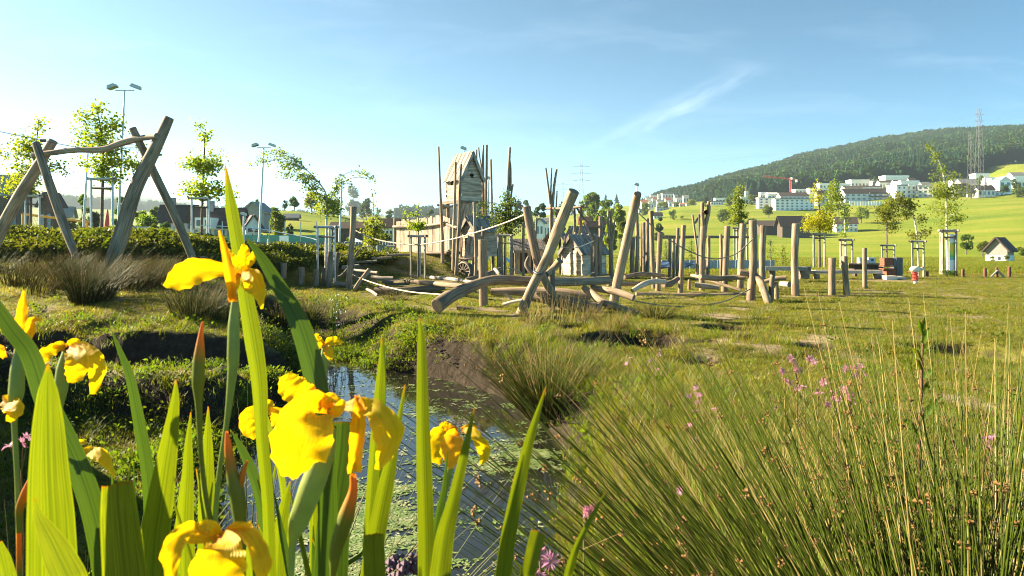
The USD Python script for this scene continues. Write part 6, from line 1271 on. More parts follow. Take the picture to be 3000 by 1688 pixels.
P4 = pylon("smaller distant pylon left of the crossed logs' top", 1648, 530, 640, 950, 7, 1.6, [(.9, 9), (.76, 11)], .14)
for k, (dz, x0) in enumerate([(0.93, -3.4), (.93, 3.4), (.86, -3.4), (.86, 3.4), (.7, 3.0), (.62, 3.0)]):
    s = np.array([P1[0] + x0, P1[1], P1[2] + P1[3] * dz]); e = np.array([P3[0] + (-9 if x0 < 0 else 9), P3[1], P3[2] + P3[3] * [.9, .9, .78, .78, .66, .66][k]])
    single("power_line", sweep([s, (s * .7 + e * .3) - [0, 0, 9], (s * .4 + e * .6) - [0, 0, 10], e], [.05], 3, 24)[0], "galvanised", f"power line across the forest, {['highest left', 'highest right', 'second left', 'second right', 'fifth', 'lowest'][k]} strand", "cable", "power lines between the pylons", smooth=True)
for k, z in enumerate((.93, .86, .6)):
    s = np.array([P1[0], P1[1], P1[2] + P1[3] * z]); single("power_line", sweep([s, s + [90, -60, -4], s + [200, -130, 4]], [.05], 3, 10)[0], "galvanised", f"power line leaving the huge pylon to the right, {['top', 'middle', 'low'][k]} one", "cable", "power lines between the pylons", smooth=True)
d_ = 690; t = thing("tower_crane", "red tower crane before the forest", "crane", (*W(2316, 560, d_)[:2], gz(*W(2316, 560, d_)[:2])))
m0, m1 = W(2317, 580, d_), W(2315, 521, d_); j0, j1 = W(2235, 516, d_ - 6), W(2337, 527, d_ + 3)
def lattice(a, b, w, n, r, up=np.array([0, 1.0, 0])):
    u = unit(b - a); s = unit(np.cross(u, up)); v = np.cross(s, u); C = [a + (b - a) * k / n for k in range(n + 1)]; cs = [s * w + v * w, s * w - v * w, -s * w - v * w, -s * w + v * w]; o = []
    for c in cs: o.append(sweep([a + c, b + c], [r], 4, 2)[0])
    for k in range(n):
        for i in range(4): o.append(sweep([C[k] + cs[i], C[k + 1] + cs[(i + 1) % 4]], [r * .8], 3, 2)[0])
    return join(o)
part(t, "mast", lattice(m0, m1, .8, 10, .14), "red_paint"); part(t, "jib", lattice(j0, j1, .5, 22, .11), "red_paint"); part(t, "cab", box(m1 + [1.2, -1.2, -.8], (1.6, 1.6, 2)), "white_paint"); part(t, "counterweight", box(j1 + [-1, 0, -1], (1.6, 1.4, 2.6)), "white_paint")

# ------------------------------------------------------------------ furniture at the right
t = thing("timber_bench", "long squared timber bench on block feet behind the short lawn posts", "bench", (*W(2480, 822, 27)[:2], gz(*W(2480, 822, 27)[:2]))); d_ = 27
def beam(tt, nm, x0, x1, yt, yb, d, dep, mat):
    a, b = W(x0, yt, d), W(x1, yb, d); v, f, uv = frame_box(np.array([a[0], d, 0]), np.array([1.0, 0, 0]), np.array([0, 1.0, 0]), Zv, 0, b[0] - a[0], 0, dep, b[2], a[2])
    part(tt, nm, (v, f, uv), mat)
beam(t, "beam", 2347, 2388, 793, 803, d_, .4, "wood_dark"); beam(t, "beam", 2389, 2586, 792, 802, d_, .4, "wood_pale")
for x0, x1 in ((2345, 2372), (2392, 2402), (2569, 2592)): beam(t, "foot", x0, x1, 803.3, 824, d_ + .05, .3, "wood_dark" if x1 < 2380 else "wood")
t = thing("timber_beam", "heavy squared beam lying behind the lone tall post", "beam", (*W(2310, 800, 24)[:2], gz(*W(2310, 800, 24)[:2]))); beam(t, "beam", 2243, 2366, 781, 793, 25, .3, "wood_pale"); beam(t, "cut_end", 2366.3, 2376, 781, 793, 25, .3, "wood_dark")
for x in (2260, 2350): beam(t, "support", x, x + 12, 793.3, 812, 25.05, .25, "wood_dark")
t = thing("picnic_table", "dark picnic table behind the timber bench", "table", (*W(2540, 800, 29)[:2], gz(*W(2540, 800, 29)[:2])))
beam(t, "table_top", 2487, 2592, 772, 777, 29, .8, "wood_dark"); beam(t, "apron", 2503, 2588, 777.2, 792, 29.2, .5, "barn_wood")
for x in (2505, 2580): beam(t, "leg", x, x + 6, 792.2, 818, 29.25, .3, "barn_wood")
p = W(2520, 771, 29.4); t = thing("pump_barrel", "grey metal barrel and hood standing on the picnic table", "barrel", p)
part(t, "barrel", trimesh.creation.cylinder(.13, .24, sections=16).apply_translation(p + [0, 0, .115]), "galvanised", smooth=30); part(t, "hood", box(p + [.45, 0, .12], (.3, .26, .24)), "galvanised"); part(t, "hood_opening", box(p + [.46, -.135, .14], (.1, .02, .1)), "steel_dark")
t = thing("fire_box", "rusty iron fire box with a tall dark side panel", "stove", (*W(2615, 815, 27.5)[:2], gz(*W(2615, 815, 27.5)[:2]))); d_ = 27.5
beam(t, "chest", 2591, 2618, 756, 778, d_, .35, "rust"); beam(t, "shelf", 2590, 2622, 779, 782, d_ - .05, .4, "rust"); beam(t, "shelf", 2590, 2624, 787, 790, d_ - .05, .4, "rust"); beam(t, "side_panel", 2627, 2645, 755, 808, d_ + .1, .5, "steel_dark"); beam(t, "body", 2598, 2626, 790.3, 808, d_ + .05, .35, "rust"); beam(t, "chain_strip", 2619, 2626, 757, 779, d_ + .02, .05, "steel_dark")
t = thing("concrete_block", "pale concrete block step before the rusty fire box", "block", (*W(2625, 822, 26.5)[:2], gz(*W(2625, 822, 26.5)[:2]))); beam(t, "block", 2598, 2629, 809, 826, 26.5, .4, "plaster_warm"); beam(t, "slab", 2629.5, 2655, 812, 822, 26.7, .5, "concrete")
t = thing("spring_rider", "spring rider with a pale rounded animal body on a red coil spring", "spring rider", (*W(2682, 832, 24)[:2], gz(*W(2682, 832, 24)[:2]))); p = W(2681, 789, 24)
m = trimesh.creation.icosphere(3, 1.0); m.vertices *= [.19, .13, .105]; m.vertices += .012 * (meshkit.fbm(m.vertices * 14, 3, 3)[:, None] - .5) * 2; part(t, "body", m.apply_translation(p), "foam_white", smooth=True)
m = trimesh.creation.icosphere(2, 1.0); m.vertices *= [.075, .06, .06]; hd = part(t, "head", m.apply_translation(p + [.24, 0, .01]), "foam_white", smooth=True)
for s in (-1, 1): part(hd, "ear", trimesh.creation.cone(.03, .09, sections=6).apply_transform(trimesh.transformations.rotation_matrix(.5, [0, 1, 0])).apply_translation(p + [.25, .035 * s, .045]), "rust")
part(t, "grip", sweep([p + [.06, -.16, .1], p + [.06, .16, .1]], [.014], 6, 3)[0], "steel_dark", smooth=True); part(t, "footrest", sweep([p + [-.14, -.2, -.1], p + [-.14, .2, -.1]], [.016], 6, 3)[0], "rust", smooth=True)
zb = gz(p[0], 24); th_ = np.linspace(0, 6 * 2 * math.pi, 80); zt_ = p[2] - .09
part(t, "spring", sweep(np.stack([p[0] + .09 * np.cos(th_), p[1] + .09 * np.sin(th_), zb + .1 + (zt_ - zb - .1) * th_ / th_[-1]], 1), [.016], 6, 160)[0], "red_paint", smooth=True); part(t, "pedestal", trimesh.creation.cylinder(.05, .3, sections=10).apply_translation((p[0], p[1], zb)), "foam_white", smooth=30)
for k, (x, yt) in enumerate([(2716, 795), (2821, 789), (2886, 786), (2920, 784), (2957, 782)]):
    d_ = hit(x, 812); p = W(x, yt, d_); lab = ["short brown fence post right of the spring rider", "short brown fence post right of the banner guard", "brown fence post left of the braced one", "brown fence post braced by two pale diagonal struts", "rightmost brown fence post in the meadow"][k]
    t = thing("fence_post", lab, "post", (p[0], d_, gz(p[0], d_)), "brown fence posts in the meadow"); log_parts(t, [np.array([p[0], d_, gz(p[0], d_) - .2]), p], [.065], "fence_red", n=8, ends=(False, True), endmat="fence_red", wobble=.03, name="shaft")
    if k == 3:
        for s in (-1, 1): part(t, "strut", sweep([p + [0, -.05, -.12], np.array([p[0] + s * .28, d_ - .05, gz(p[0], d_)])], [.035], 7, 3)[0], "stake", smooth=True)
# ------------------------------------------------------------------ irises in the foreground
def irismat(name, ramp_tip, vein, body1, body2, trans, tw, rough=.38, vs=9.0, veinc=(.86, .88, .8)):
    MATS[name] = usdkit.material(stage, "/World/Looks/" + name, {
        "uv": ("uvmap", {"attribute": "st"}), "s": ("separate_xyz", {}), "mp": ("mapping", {"scale": (vs, 1.6, 1)}), "n": ("noise_texture", {"scale": 1.0, "detail": 3.0}),
        "body": ("rgb_ramp", {"ramp": [(0.3, body1), (0.7, body2)]}), "tip": ("rgb_ramp", {"ramp": ramp_tip}), "mt": ("mix", {"mix_type": "multiply", "fac": 1.0}),
        "ab": ("math", {"math_type": "absolute"}), "rib": ("rgb_ramp", {"ramp": [(0.0, vein), (0.12, (1, 1, 1)), (0.86, (1, 1, 1)), (1.0, (1.25, 1.2, 1.0))]}), "mr": ("mix", {"mix_type": "multiply", "fac": 1.0}),
        "wv": ("math", {"math_type": "multiply_add", "value2": 46.0, "value3": 0.0}), "nz": ("math", {"math_type": "multiply_add", "value2": 5.0}), "sn": ("math", {"math_type": "sine"}), "b": ("bump", {"strength": .3, "distance": .0006}),
        "vr": ("map_range", {"from_min": -1.0, "from_max": 1.0, "to_min": 0.0, "to_max": 1.0}), "vc": ("rgb_ramp", {"ramp": [(0.0, veinc), (0.3, (1, 1, 1))]}), "mv": ("mix", {"mix_type": "multiply", "fac": 1.0}),
        "t": ("mix", {"mix_type": "multiply", "fac": 1.0, "color2": trans}), "p": ("principled_bsdf", {"roughness": rough, "specular_ior_level": .35}), "tr": ("translucent_bsdf", {}), "m": ("mix_closure", {"fac": tw})},
        [("uv.UV", "s.vector"), ("uv.UV", "mp.vector"), ("mp.vector", "n.vector"), ("n.fac", "body.fac"), ("s.y", "tip.fac"), ("body.color", "mt.color1"), ("tip.color", "mt.color2"), ("s.x", "ab.value1"), ("ab.value", "rib.fac"), ("mt.color", "mr.color1"), ("rib.color", "mr.color2"),
         ("s.x", "wv.value1"), ("n.fac", "nz.value1"), ("wv.value", "nz.value3"), ("nz.value", "sn.value1"), ("sn.value", "vr.value"), ("vr.result", "vc.fac"), ("mr.color", "mv.color1"), ("vc.color", "mv.color2"), ("sn.value", "b.height"), ("b.normal", "p.normal"), ("mv.color", "p.base_color"), ("mv.color", "t.color1"), ("t.color", "tr.color"), ("p.BSDF", "m.closure1"), ("tr.BSDF", "m.closure2")], surface="m.closure")
ONE = (1, 1, 1)
irismat("iris_leaf", [(0.0, (2.6, .75, .5)), (0.02, (1.9, 1.0, .7)), (0.05, ONE), (1.0, ONE)], (.62, .7, .8), (0.06, 0.105, 0.008), (0.15, 0.19, 0.011), (1.6, 1.45, .35), .5, veinc=(.68, .72, .6))
irismat("iris_leaf_dark", [(0.0, (2.2, .8, .6)), (0.02, ONE), (1.0, ONE)], (.6, .65, .8), (0.025, 0.062, 0.011), (0.06, 0.105, 0.018), (1.6, 1.5, .5), .35, veinc=(.7, .74, .65))
irismat("iris_leaf_cut", [(0.0, (1.8, .55, .4)), (0.03, (1.1, .9, .7)), (0.06, ONE), (1.0, ONE)], (.62, .7, .8), (0.065, 0.105, 0.008), (0.155, 0.19, 0.011), (1.6, 1.45, .35), .5, veinc=(.68, .72, .6))
irismat("iris_petal", [(0.0, (.7, .36, .2)), (0.1, (.92, .66, .4)), (0.2, (.98, .84, .7)), (0.36, ONE), (1.0, ONE)], (.97, .93, .8), (0.66, 0.44, 0.005), (0.78, 0.58, 0.014), (1.05, .95, .2), .5, .55, 4.0, (.97, .90, .7))
irismat("iris_petal_orange", [(0.0, (.8, .5, .4)), (0.2, ONE), (1.0, ONE)], (.9, .8, .7), (0.82, 0.42, 0.01), (0.88, 0.54, 0.012), (1.05, .85, .3), .5, .5, 3.0, (.96, .9, .8))
irismat("iris_spathe", [(0.0, (4.2, 1.0, .6)), (0.022, (3.2, 1.0, .6)), (0.045, ONE), (1.0, ONE)], (.9, .9, .9), (0.13, 0.175, 0.025), (0.18, 0.22, 0.03), (1.3, 1.1, .4), .3, .45, 4.0)
plain("iris_stem", (0.11, 0.17, 0.022), .45, .25, 30, spec=.35)
plain("iris_ovary", (0.15, 0.19, 0.03), .42, .25, 30, spec=.4)
EYE = np.array([0, 0, HC])
def ribbon(P, w, n=24, m=7, fold=.25, yaw=0.0, ruffle=0.0, cupe=0.0, seed=0, tip=True, face=EYE):
    """a leaf or petal along P; w: widths along it; fold: depth of the V across; cupe: spoon-like bow"""
    c = np.asarray(P) if n is None else catmull(P, n); n = len(c); ww = np.interp(np.linspace(0, 1, n), np.linspace(0, 1, len(w)), w)
    if cupe and m > 7: ww = np.convolve(np.pad(ww, 2, mode='edge'), [.1, .2, .4, .2, .1], 'valid') * (1 + .10 * np.sin(np.arange(n) * 1.9 + seed) * np.linspace(.2, 1, n))
    t = np.gradient(c, axis=0); t /= np.linalg.norm(t, axis=1, keepdims=True); r = np.random.default_rng(seed)
    view = face - c; view /= np.linalg.norm(view, axis=1, keepdims=True)
    s = np.cross(t, view); s /= np.maximum(np.linalg.norm(s, axis=1, keepdims=True), 1e-6)
    for k in range(1, n):
        if s[k] @ s[k - 1] < 0: s[k] = -s[k]
    nn = np.cross(s, t)
    s2 = s * math.cos(yaw) + nn * math.sin(yaw); n2_ = np.cross(s2, t)
    u = np.linspace(-1, 1, m)
    ph = r.random() * 6
    v = c[:, None] + ww[:, None, None] / 2 * (u[None, :, None] * s2[:, None] - fold * (1 - np.abs(u))[None, :, None] * n2_[:, None] - cupe * (1 - u ** 2)[None, :, None] * n2_[:, None])
    if m > 7 and cupe:
        sc = 2.4 / max(ww.max(), 1e-4); v += (meshkit.fbm(v * sc + seed, 3, seed % 97) - .5)[..., None] * n2_[:, None] * ww.max() * .34
    if ruffle:
        f = np.linspace(0, 1, n)[:, None]; v += (ruffle * ww[:, None] * (u[None] ** 2) * (np.sin(f * 17 + ph + 2 * u[None]) + .6 * np.sin(f * 31 + 2 * ph - 3 * u[None])))[..., None] * n2_[:, None]
    i, j = np.meshgrid(np.arange(n - 1), np.arange(m - 1), indexing="ij"); q = np.stack([i * m + j, i * m + j + 1, (i + 1) * m + j + 1, (i + 1) * m + j], -1).reshape(-1, 4)
    uv = np.stack([np.broadcast_to(u, (n, m)), np.broadcast_to(np.linspace(0, 1, n)[:, None], (n, m))], -1).reshape(-1, 2)
    return v.reshape(-1, 3), np.vstack([q[:, [0, 1, 2]], q[:, [0, 2, 3]]]), uv

def iris(label, x, d):
    X = (x - CX) * d / F; g = gz(X, d)
    return thing("iris", label, "iris", (X, d, g), "yellow flag irises in the foreground")
def leaf(t, pts, ws, d, mat="iris_leaf", yaw=None, fold=.22, cut=False, db=None):
    """pts from the tip down, in photograph pixels; the leaf is carried on to the ground"""
    db = d if db is None else db; k = len(pts)
    P = [W(x, y, d + (db - d) * q / max(k - 1, 1)) for q, (x, y) in enumerate(pts)]; w = [a * d / F for a in ws]
    g = gz(P[-1][0], P[-1][1]); B = P[-1].copy(); dirn = P[-1] - P[-2]; B = B + dirn * min(.35, abs(B[2] - g) / max(abs(dirn[2]), 1e-3)); B[2] = g - .02
    c1 = catmull(P, 34); ext = np.array([P[-1] + (B - P[-1]) * f for f in np.linspace(0, 1, 11)[1:]]); full = np.vstack([c1, ext]); w = list(np.interp(np.linspace(0, 1, 34), np.linspace(0, 1, len(w)), w)) + [w[-1] * (1 - .2 * f) for f in np.linspace(0, 1, 11)[1:]]
    seed = int(pts[0][0]) + int(pts[0][1]); yw = (R.uniform(-.4, .4) if yaw is None else yaw)
    c = np.cos(yw); w = [a / c for a in w]
    m = ribbon(full, w, None, 9, fold, yw, .012, 0, seed)
    if cut:     # a ragged, broken top edge
        v = m[0].copy(); rr = np.random.default_rng(seed); v[:9] += (v[9:18] - v[:9]) * rr.uniform(-.25, .7, (9, 1)); m = (v, m[1], m[2])
    return part(t, "leaf", m, ("iris_leaf_cut" if cut else mat), smooth=True)
def stem(t, pts, ws, d, mat="iris_stem", name="stem", ground_it=True, db=None):
    db = d if db is None else db; k = len(pts)
    P = [W(p[0], p[1], d + (db - d) * q / max(k - 1, 1)) for q, p in enumerate(pts)]
    w = [a / 2 * d / F for a in ws]
    if ground_it:
        g = gz(P[-1][0], P[-1][1]); dv = P[-1] - P[-2]; B = P[-1] + dv * .3; B[2] = g - .02
        part(t, name, sweep([P[-1], B], [w[-1], w[-1]], 9, 8)[0], mat, smooth=True)
    return part(t, name, sweep(P, w, 9, 30, .03)[0], mat, smooth=True)
def petal(t, pts, ws, d, fold=.1, cupe=.18, yaw=0.0, ruffle=.11, mat="iris_petal", name="petal"):
    """pts (x, y[, distance offset]) from the flower's throat outwards"""
    P = [W(p[0], p[1], d + (p[2] if len(p) > 2 else 0)) for p in pts]
    return part(t, name, ribbon(P, [w * d / F for w in ws], 22, 9, fold, yaw, ruffle, cupe, int(pts[0][0] + pts[-1][1])), mat, smooth=True)

# A: the high flower before the tallest leaf
t = iris("iris flowering highest, one long petal pointing left, before the tallest leaf", 720, .75); d = .74
petal(t, [(706, 800), (640, 790, -.01), (570, 795, -.02), (520, 820, -.03), (482, 840, -.03)], [10, 45, 80, 70, 6], d, .12, .2)
petal(t, [(712, 800, -.01), (738, 806, -.02), (757, 850, -.03), (768, 905, -.03)], [12, 46, 44, 5], d, .15, .2, .2)
petal(t, [(708, 790, .01), (712, 760), (716, 735), (712, 716)], [14, 34, 32, 8], d, .2, .2)
petal(t, [(714, 795), (735, 765, -.01), (747, 740, -.01), (752, 732, -.01)], [10, 22, 16, 6], d, .2, .2)
petal(t, [(700, 800, -.02), (690, 830, -.03), (676, 860, -.03), (672, 880, -.03)], [10, 26, 22, 4], d, .2, .2)
petal(t, [(700, 780, -.01), (682, 760, -.02), (668, 740, -.02), (660, 725, -.02)], [12, 26, 22, 6], d, .2, .2)
petal(t, [(706, 800, -.02), (722, 815, -.04), (726, 840, -.04), (740, 862, -.04)], [14, 34, 30, 6], d, .15, .25, -.2)
petal(t, [(683, 885, -.03), (672, 800, -.04), (658, 730, -.04), (643, 675, -.04)], [22, 30, 20, 7], d, .4, .0, .3, .02, "iris_petal_orange", "bract")
stem(t, [(688, 880), (684, 960), (683, 1040), (680, 1095), (664, 1237), (640, 1400), (628, 1560), (622, 1688)], [20, 34, 36, 28, 15, 14, 15, 16], d, "iris_ovary", "flower_stem")
leaf(t, [(661, 487), (678, 608), (698, 722), (720, 865), (742, 993), (760, 1120), (768, 1285), (785, 1475), (792, 1688)], [4, 34, 38, 42, 50, 44, 34, 32, 34], .80, yaw=.15, fold=.3)
leaf(t, [(724, 700), (765, 754), (830, 860), (878, 950), (915, 1070), (940, 1200), (955, 1340), (960, 1500)], [5, 28, 44, 58, 64, 60, 56, 56], .70, "iris_leaf_dark", .25)
# B: the big central flower
t = iris("largest iris flower in the middle with a broad drooping petal and an orange bud", 880, .62); d = .62
petal(t, [(962, 1195), (930, 1182, -.025), (905, 1215, -.045), (888, 1280, -.055), (874, 1345, -.05), (866, 1385, -.042), (864, 1406, -.035)], [24, 84, 136, 172, 146, 62, 6], d, .22, .16, .12)
petal(t, [(930, 1190, .02), (885, 1160, .02), (853, 1130, .02), (836, 1098, .02)], [26, 80, 84, 36], d, .1, .25)
petal(t, [(985, 1200), (1030, 1188, -.01), (1080, 1190, -.02), (1125, 1230, -.03), (1140, 1300, -.03), (1105, 1375, -.03)], [16, 34, 52, 84, 88, 12], d, .12, .22, .35)
petal(t, [(968, 1200, -.01), (960, 1180, -.02), (970, 1165, -.02), (1000, 1178, -.02)], [20, 36, 30, 10], d, .2, .2)
petal(t, [(930, 1190, -.01), (915, 1160, -.01), (905, 1145, -.01), (920, 1130, -.01)], [30, 44, 34, 14], d, .2, .2, 0, .05, "iris_petal_orange")
petal(t, [(960, 1215, -.02), (985, 1205, -.03), (1000, 1185, -.03), (1006, 1172, -.03)], [20, 34, 26, 10], d, .2, .3)
petal(t, [(1046, 1158, -.01), (1052, 1200, -.02), (1048, 1260, -.02), (1042, 1330, -.02), (1038, 1388, -.02)], [12, 34, 46, 36, 40], d, .5, .3, .0, .04, "iris_petal_orange", "faded_petal")
stem(t, [(975, 1250), (950, 1330), (912, 1430), (875, 1530), (858, 1590), (853, 1688)], [24, 64, 72, 60, 22, 17], d, "iris_ovary", "flower_stem")
leaf(t, [(1006, 1237), (1000, 1330), (985, 1450), (975, 1570), (968, 1688)], [86, 84, 90, 96, 100], .74, "iris_leaf_dark", 0, cut=False)
stem(t, [(1034, 1390), (1034, 1440), (1012, 1520), (985, 1610), (975, 1688)], [18, 26, 50, 40, 18], .66, "iris_spathe", "bud_sheath")
leaf(t, [(1187, 1128), (1159, 1285), (1130, 1427), (1102, 1570), (1085, 1688)], [4, 24, 46, 55, 58], .70)
# C: cut off by the lower edge
t = iris("iris flower in bloom at the very bottom, left of the middle", 640, .52); d = .53
petal(t, [(640, 1570), (655, 1590, -.03), (645, 1640, -.04), (630, 1720, -.04), (625, 1790, -.03)], [26, 90, 138, 150, 20], d, .14, .16)
petal(t, [(620, 1560, .01), (570, 1548), (525, 1570, -.01), (500, 1630, -.02), (505, 1720, -.02)], [20, 40, 54, 58, 14], d, .2, .2, -.2)
petal(t, [(660, 1560), (705, 1545), (745, 1585, -.01), (768, 1650, -.02), (765, 1730, -.02)], [18, 38, 50, 56, 12], d, .2, .2, .25)
petal(t, [(640, 1570, .01), (625, 1550), (600, 1540), (580, 1545)], [24, 40, 34, 14], d, .2, .2)
petal(t, [(650, 1570, .01), (690, 1560), (720, 1545), (735, 1532)], [20, 34, 28, 12], d, .2, .2)
petal(t, [(640, 1575, .015), (560, 1575, .01), (535, 1550, .01), (545, 1535, .01)], [20, 36, 34, 10], d, .2, .2)
stem(t, [(640, 1590, .02), (642, 1700), (645, 1850)], [26, 40, 24], d + .03, "iris_ovary", "flower_stem")
leaf(t, [(344, 1416), (350, 1520), (366, 1688)], [80, 98, 114], .56, cut=True, yaw=.0)
leaf(t, [(515, 1113), (512, 1180), (493, 1314), (472, 1450), (453, 1587), (448, 1688)], [4, 24, 50, 70, 82, 86], .64, yaw=.1)
leaf(t, [(102, 1460), (112, 1510), (138, 1560), (170, 1625), (205, 1700)], [4, 26, 50, 78, 90], .54, "iris_leaf_cut", .2)
# D: left flower
t = iris("iris flower with three hanging petals at the left edge, before the broadest bright leaf", 205, .78); d = .77
petal(t, [(205, 1018), (235, 1016, -.01), (268, 1040, -.02), (285, 1090, -.02), (270, 1155, -.02)], [14, 34, 46, 52, 10], d, .12, .2, .3)
petal(t, [(200, 1020, -.01), (215, 1030, -.03), (226, 1065, -.04), (218, 1100, -.04), (205, 1122, -.03)], [14, 48, 60, 48, 8], d, .08, .25)
petal(t, [(190, 1018), (160, 1022), (125, 1045, -.01), (105, 1085, -.01)], [14, 34, 44, 14], d, .12, .2, -.3)
petal(t, [(200, 1015), (210, 1005), (225, 1003), (236, 1010)], [14, 24, 22, 8], d, .2, .2)
petal(t, [(195, 1015), (178, 1010), (165, 1014), (155, 1022)], [12, 22, 20, 6], d, .2, .2)
petal(t, [(250, 1030, .01), (262, 1034), (270, 1038), (276, 1034)], [8, 16, 14, 6], d, .2, .2)
stem(t, [(195, 1030), (185, 1080), (178, 1140), (170, 1220), (165, 1400), (160, 1688)], [22, 36, 38, 20, 13, 14], d + .02, "iris_ovary", "flower_stem")
leaf(t, [(140, 1068), (140, 1150), (141, 1245), (143, 1382), (149, 1518), (154, 1688)], [4, 52, 78, 100, 118, 128], .59, yaw=0, fold=.15)
leaf(t, [(-30, 870), (30, 960), (89, 1041), (136, 1177), (205, 1314), (259, 1450), (293, 1587), (307, 1688)], [30, 44, 50, 56, 58, 60, 62, 60], .67, "iris_leaf_dark", .2)
# E: withered bud at the far left
t = iris("iris with orange withering petals standing upright at the far left edge", 50, .72); d = .72
petal(t, [(55, 1010), (60, 960, -.01), (66, 900, -.01), (70, 852, -.01)], [18, 34, 26, 5], d, .4, .2, .2, .04, "iris_petal_orange", "faded_petal")
petal(t, [(70, 1010, -.01), (88, 970, -.02), (92, 940, -.02), (118, 935, -.02)], [16, 28, 20, 10], d, .4, .2, .2, .04, "iris_petal_orange", "faded_petal")
petal(t, [(0, 1175), (25, 1180, -.01), (42, 1205, -.02), (25, 1235, -.02)], [20, 50, 48, 12], d, .1, .2)
petal(t, [(15, 1050, .01), (5, 1035), (0, 1020), (-10, 1010)], [10, 22, 20, 6], d, .3, .2, 0, .05, "iris_petal_orange")
stem(t, [(60, 1005), (52, 1080), (48, 1150), (42, 1230), (50, 1400), (58, 1688)], [24, 38, 42, 16, 13, 14], d, "iris_ovary", "flower_stem")
stem(t, [(92, 1395), (76, 1440), (58, 1490), (56, 1560)], [10, 24, 22, 14], d - .02, "iris_spathe", "bud_sheath")
leaf(t, [(-6, 1590), (8, 1640), (20, 1700)], [20, 40, 50], .56, yaw=.2)
# F: right flower over the pond
t = iris("iris flower hanging over the pond, right of the middle, half covered by a leaf", 1345, .85); d = .86
petal(t, [(1340, 1262), (1305, 1262), (1280, 1290, -.01), (1275, 1330, -.01), (1292, 1360, -.01)], [14, 44, 60, 56, 10], d, .1, .2, -.2)
petal(t, [(1340, 1265, -.01), (1330, 1278, -.03), (1322, 1320, -.04), (1322, 1372, -.04)], [16, 52, 70, 14], d, .1, .25, 0, .05, "iris_petal_orange")
petal(t, [(1350, 1262), (1378, 1262, -.01), (1400, 1285, -.02), (1420, 1325, -.02), (1410, 1362, -.02)], [12, 26, 34, 40, 8], d, .12, .2, .25)
petal(t, [(1335, 1258), (1310, 1250), (1298, 1246), (1290, 1240)], [12, 26, 24, 8], d, .2, .2)
petal(t, [(1350, 1258), (1375, 1252), (1388, 1255), (1395, 1248)], [10, 22, 20, 8], d, .2, .2)
stem(t, [(1340, 1270), (1330, 1330), (1312, 1400), (1296, 1500), (1285, 1688)], [14, 24, 22, 12, 12], d + .03, "iris_ovary", "flower_stem")
leaf(t, [(1390, 1197), (1360, 1332), (1327, 1475), (1304, 1570), (1289, 1688)], [4, 26, 38, 54, 62], .62, yaw=.1)
leaf(t, [(1229, 932), (1235, 1000), (1238, 1190), (1243, 1380), (1248, 1570), (1248, 1688)], [4, 24, 36, 46, 48, 48], .78, "iris_leaf", .0)
leaf(t, [(1598, 1138), (1553, 1285), (1519, 1427), (1490, 1570), (1474, 1688)], [4, 28, 40, 44, 48], .66, yaw=.15)
leaf(t, [(1578, 1558), (1564, 1610), (1546, 1688)], [46, 44, 42], .60, "iris_leaf_dark", 0, cut=True)
leaf(t, [(1312, 1323), (1300, 1430), (1277, 1546), (1262, 1688)], [3, 14, 20, 24], .80, "iris_leaf_dark", .3)
leaf(t, [(1774, 1442), (1729, 1523), (1689, 1604), (1664, 1688)], [3, 14, 20, 26], .80, yaw=.2)
leaf(t, [(1095, 1565), (1096, 1620), (1098, 1688)], [58, 62, 64], .60, "iris_leaf_dark", 0, cut=True)
# G: far flower behind the leaning leaf
t = iris("small looking iris flower at the channel mouth, right of the long dark leaf", 945, 1.15); d = 1.15
petal(t, [(950, 1010), (935, 1000), (925, 990), (930, 978)], [10, 26, 26, 8], d, .2, .2)
petal(t, [(950, 1012), (965, 1000), (985, 1000), (1002, 1006)], [10, 26, 28, 10], d, .2, .2, .2)
petal(t, [(945, 1015, -.01), (930, 1010, -.02), (912, 1000, -.02), (905, 988, -.02)], [10, 26, 24, 8], d, .2, .2)
petal(t, [(950, 1015, -.02), (960, 1025, -.03), (965, 1040, -.03), (968, 1058, -.03)], [10, 28, 26, 6], d, .1, .2)
petal(t, [(925, 1020, -.01), (922, 1035, -.02), (920, 1050, -.02), (922, 1060, -.02)], [8, 20, 18, 5], d, .1, .2)
stem(t, [(950, 1020), (948, 1060), (945, 1120), (935, 1250), (925, 1688)], [14, 24, 20, 9, 9], d + .02, "iris_ovary", "flower_stem")
leaf(t, [(890, 922), (897, 970), (905, 1050), (915, 1200), (920, 1500)], [3, 16, 20, 24, 26], 1.1, "iris_leaf_cut", .2)
leaf(t, [(1118, 990), (1117, 1070), (1113, 1142), (1103, 1285), (1090, 1430), (1078, 1600)], [3, 18, 30, 36, 32, 30], .85, yaw=.1)
leaf(t, [(1124, 985), (1124, 1080), (1120, 1200), (1112, 1400), (1106, 1600)], [3, 12, 20, 22, 22], .9, "iris_leaf_dark", .3)
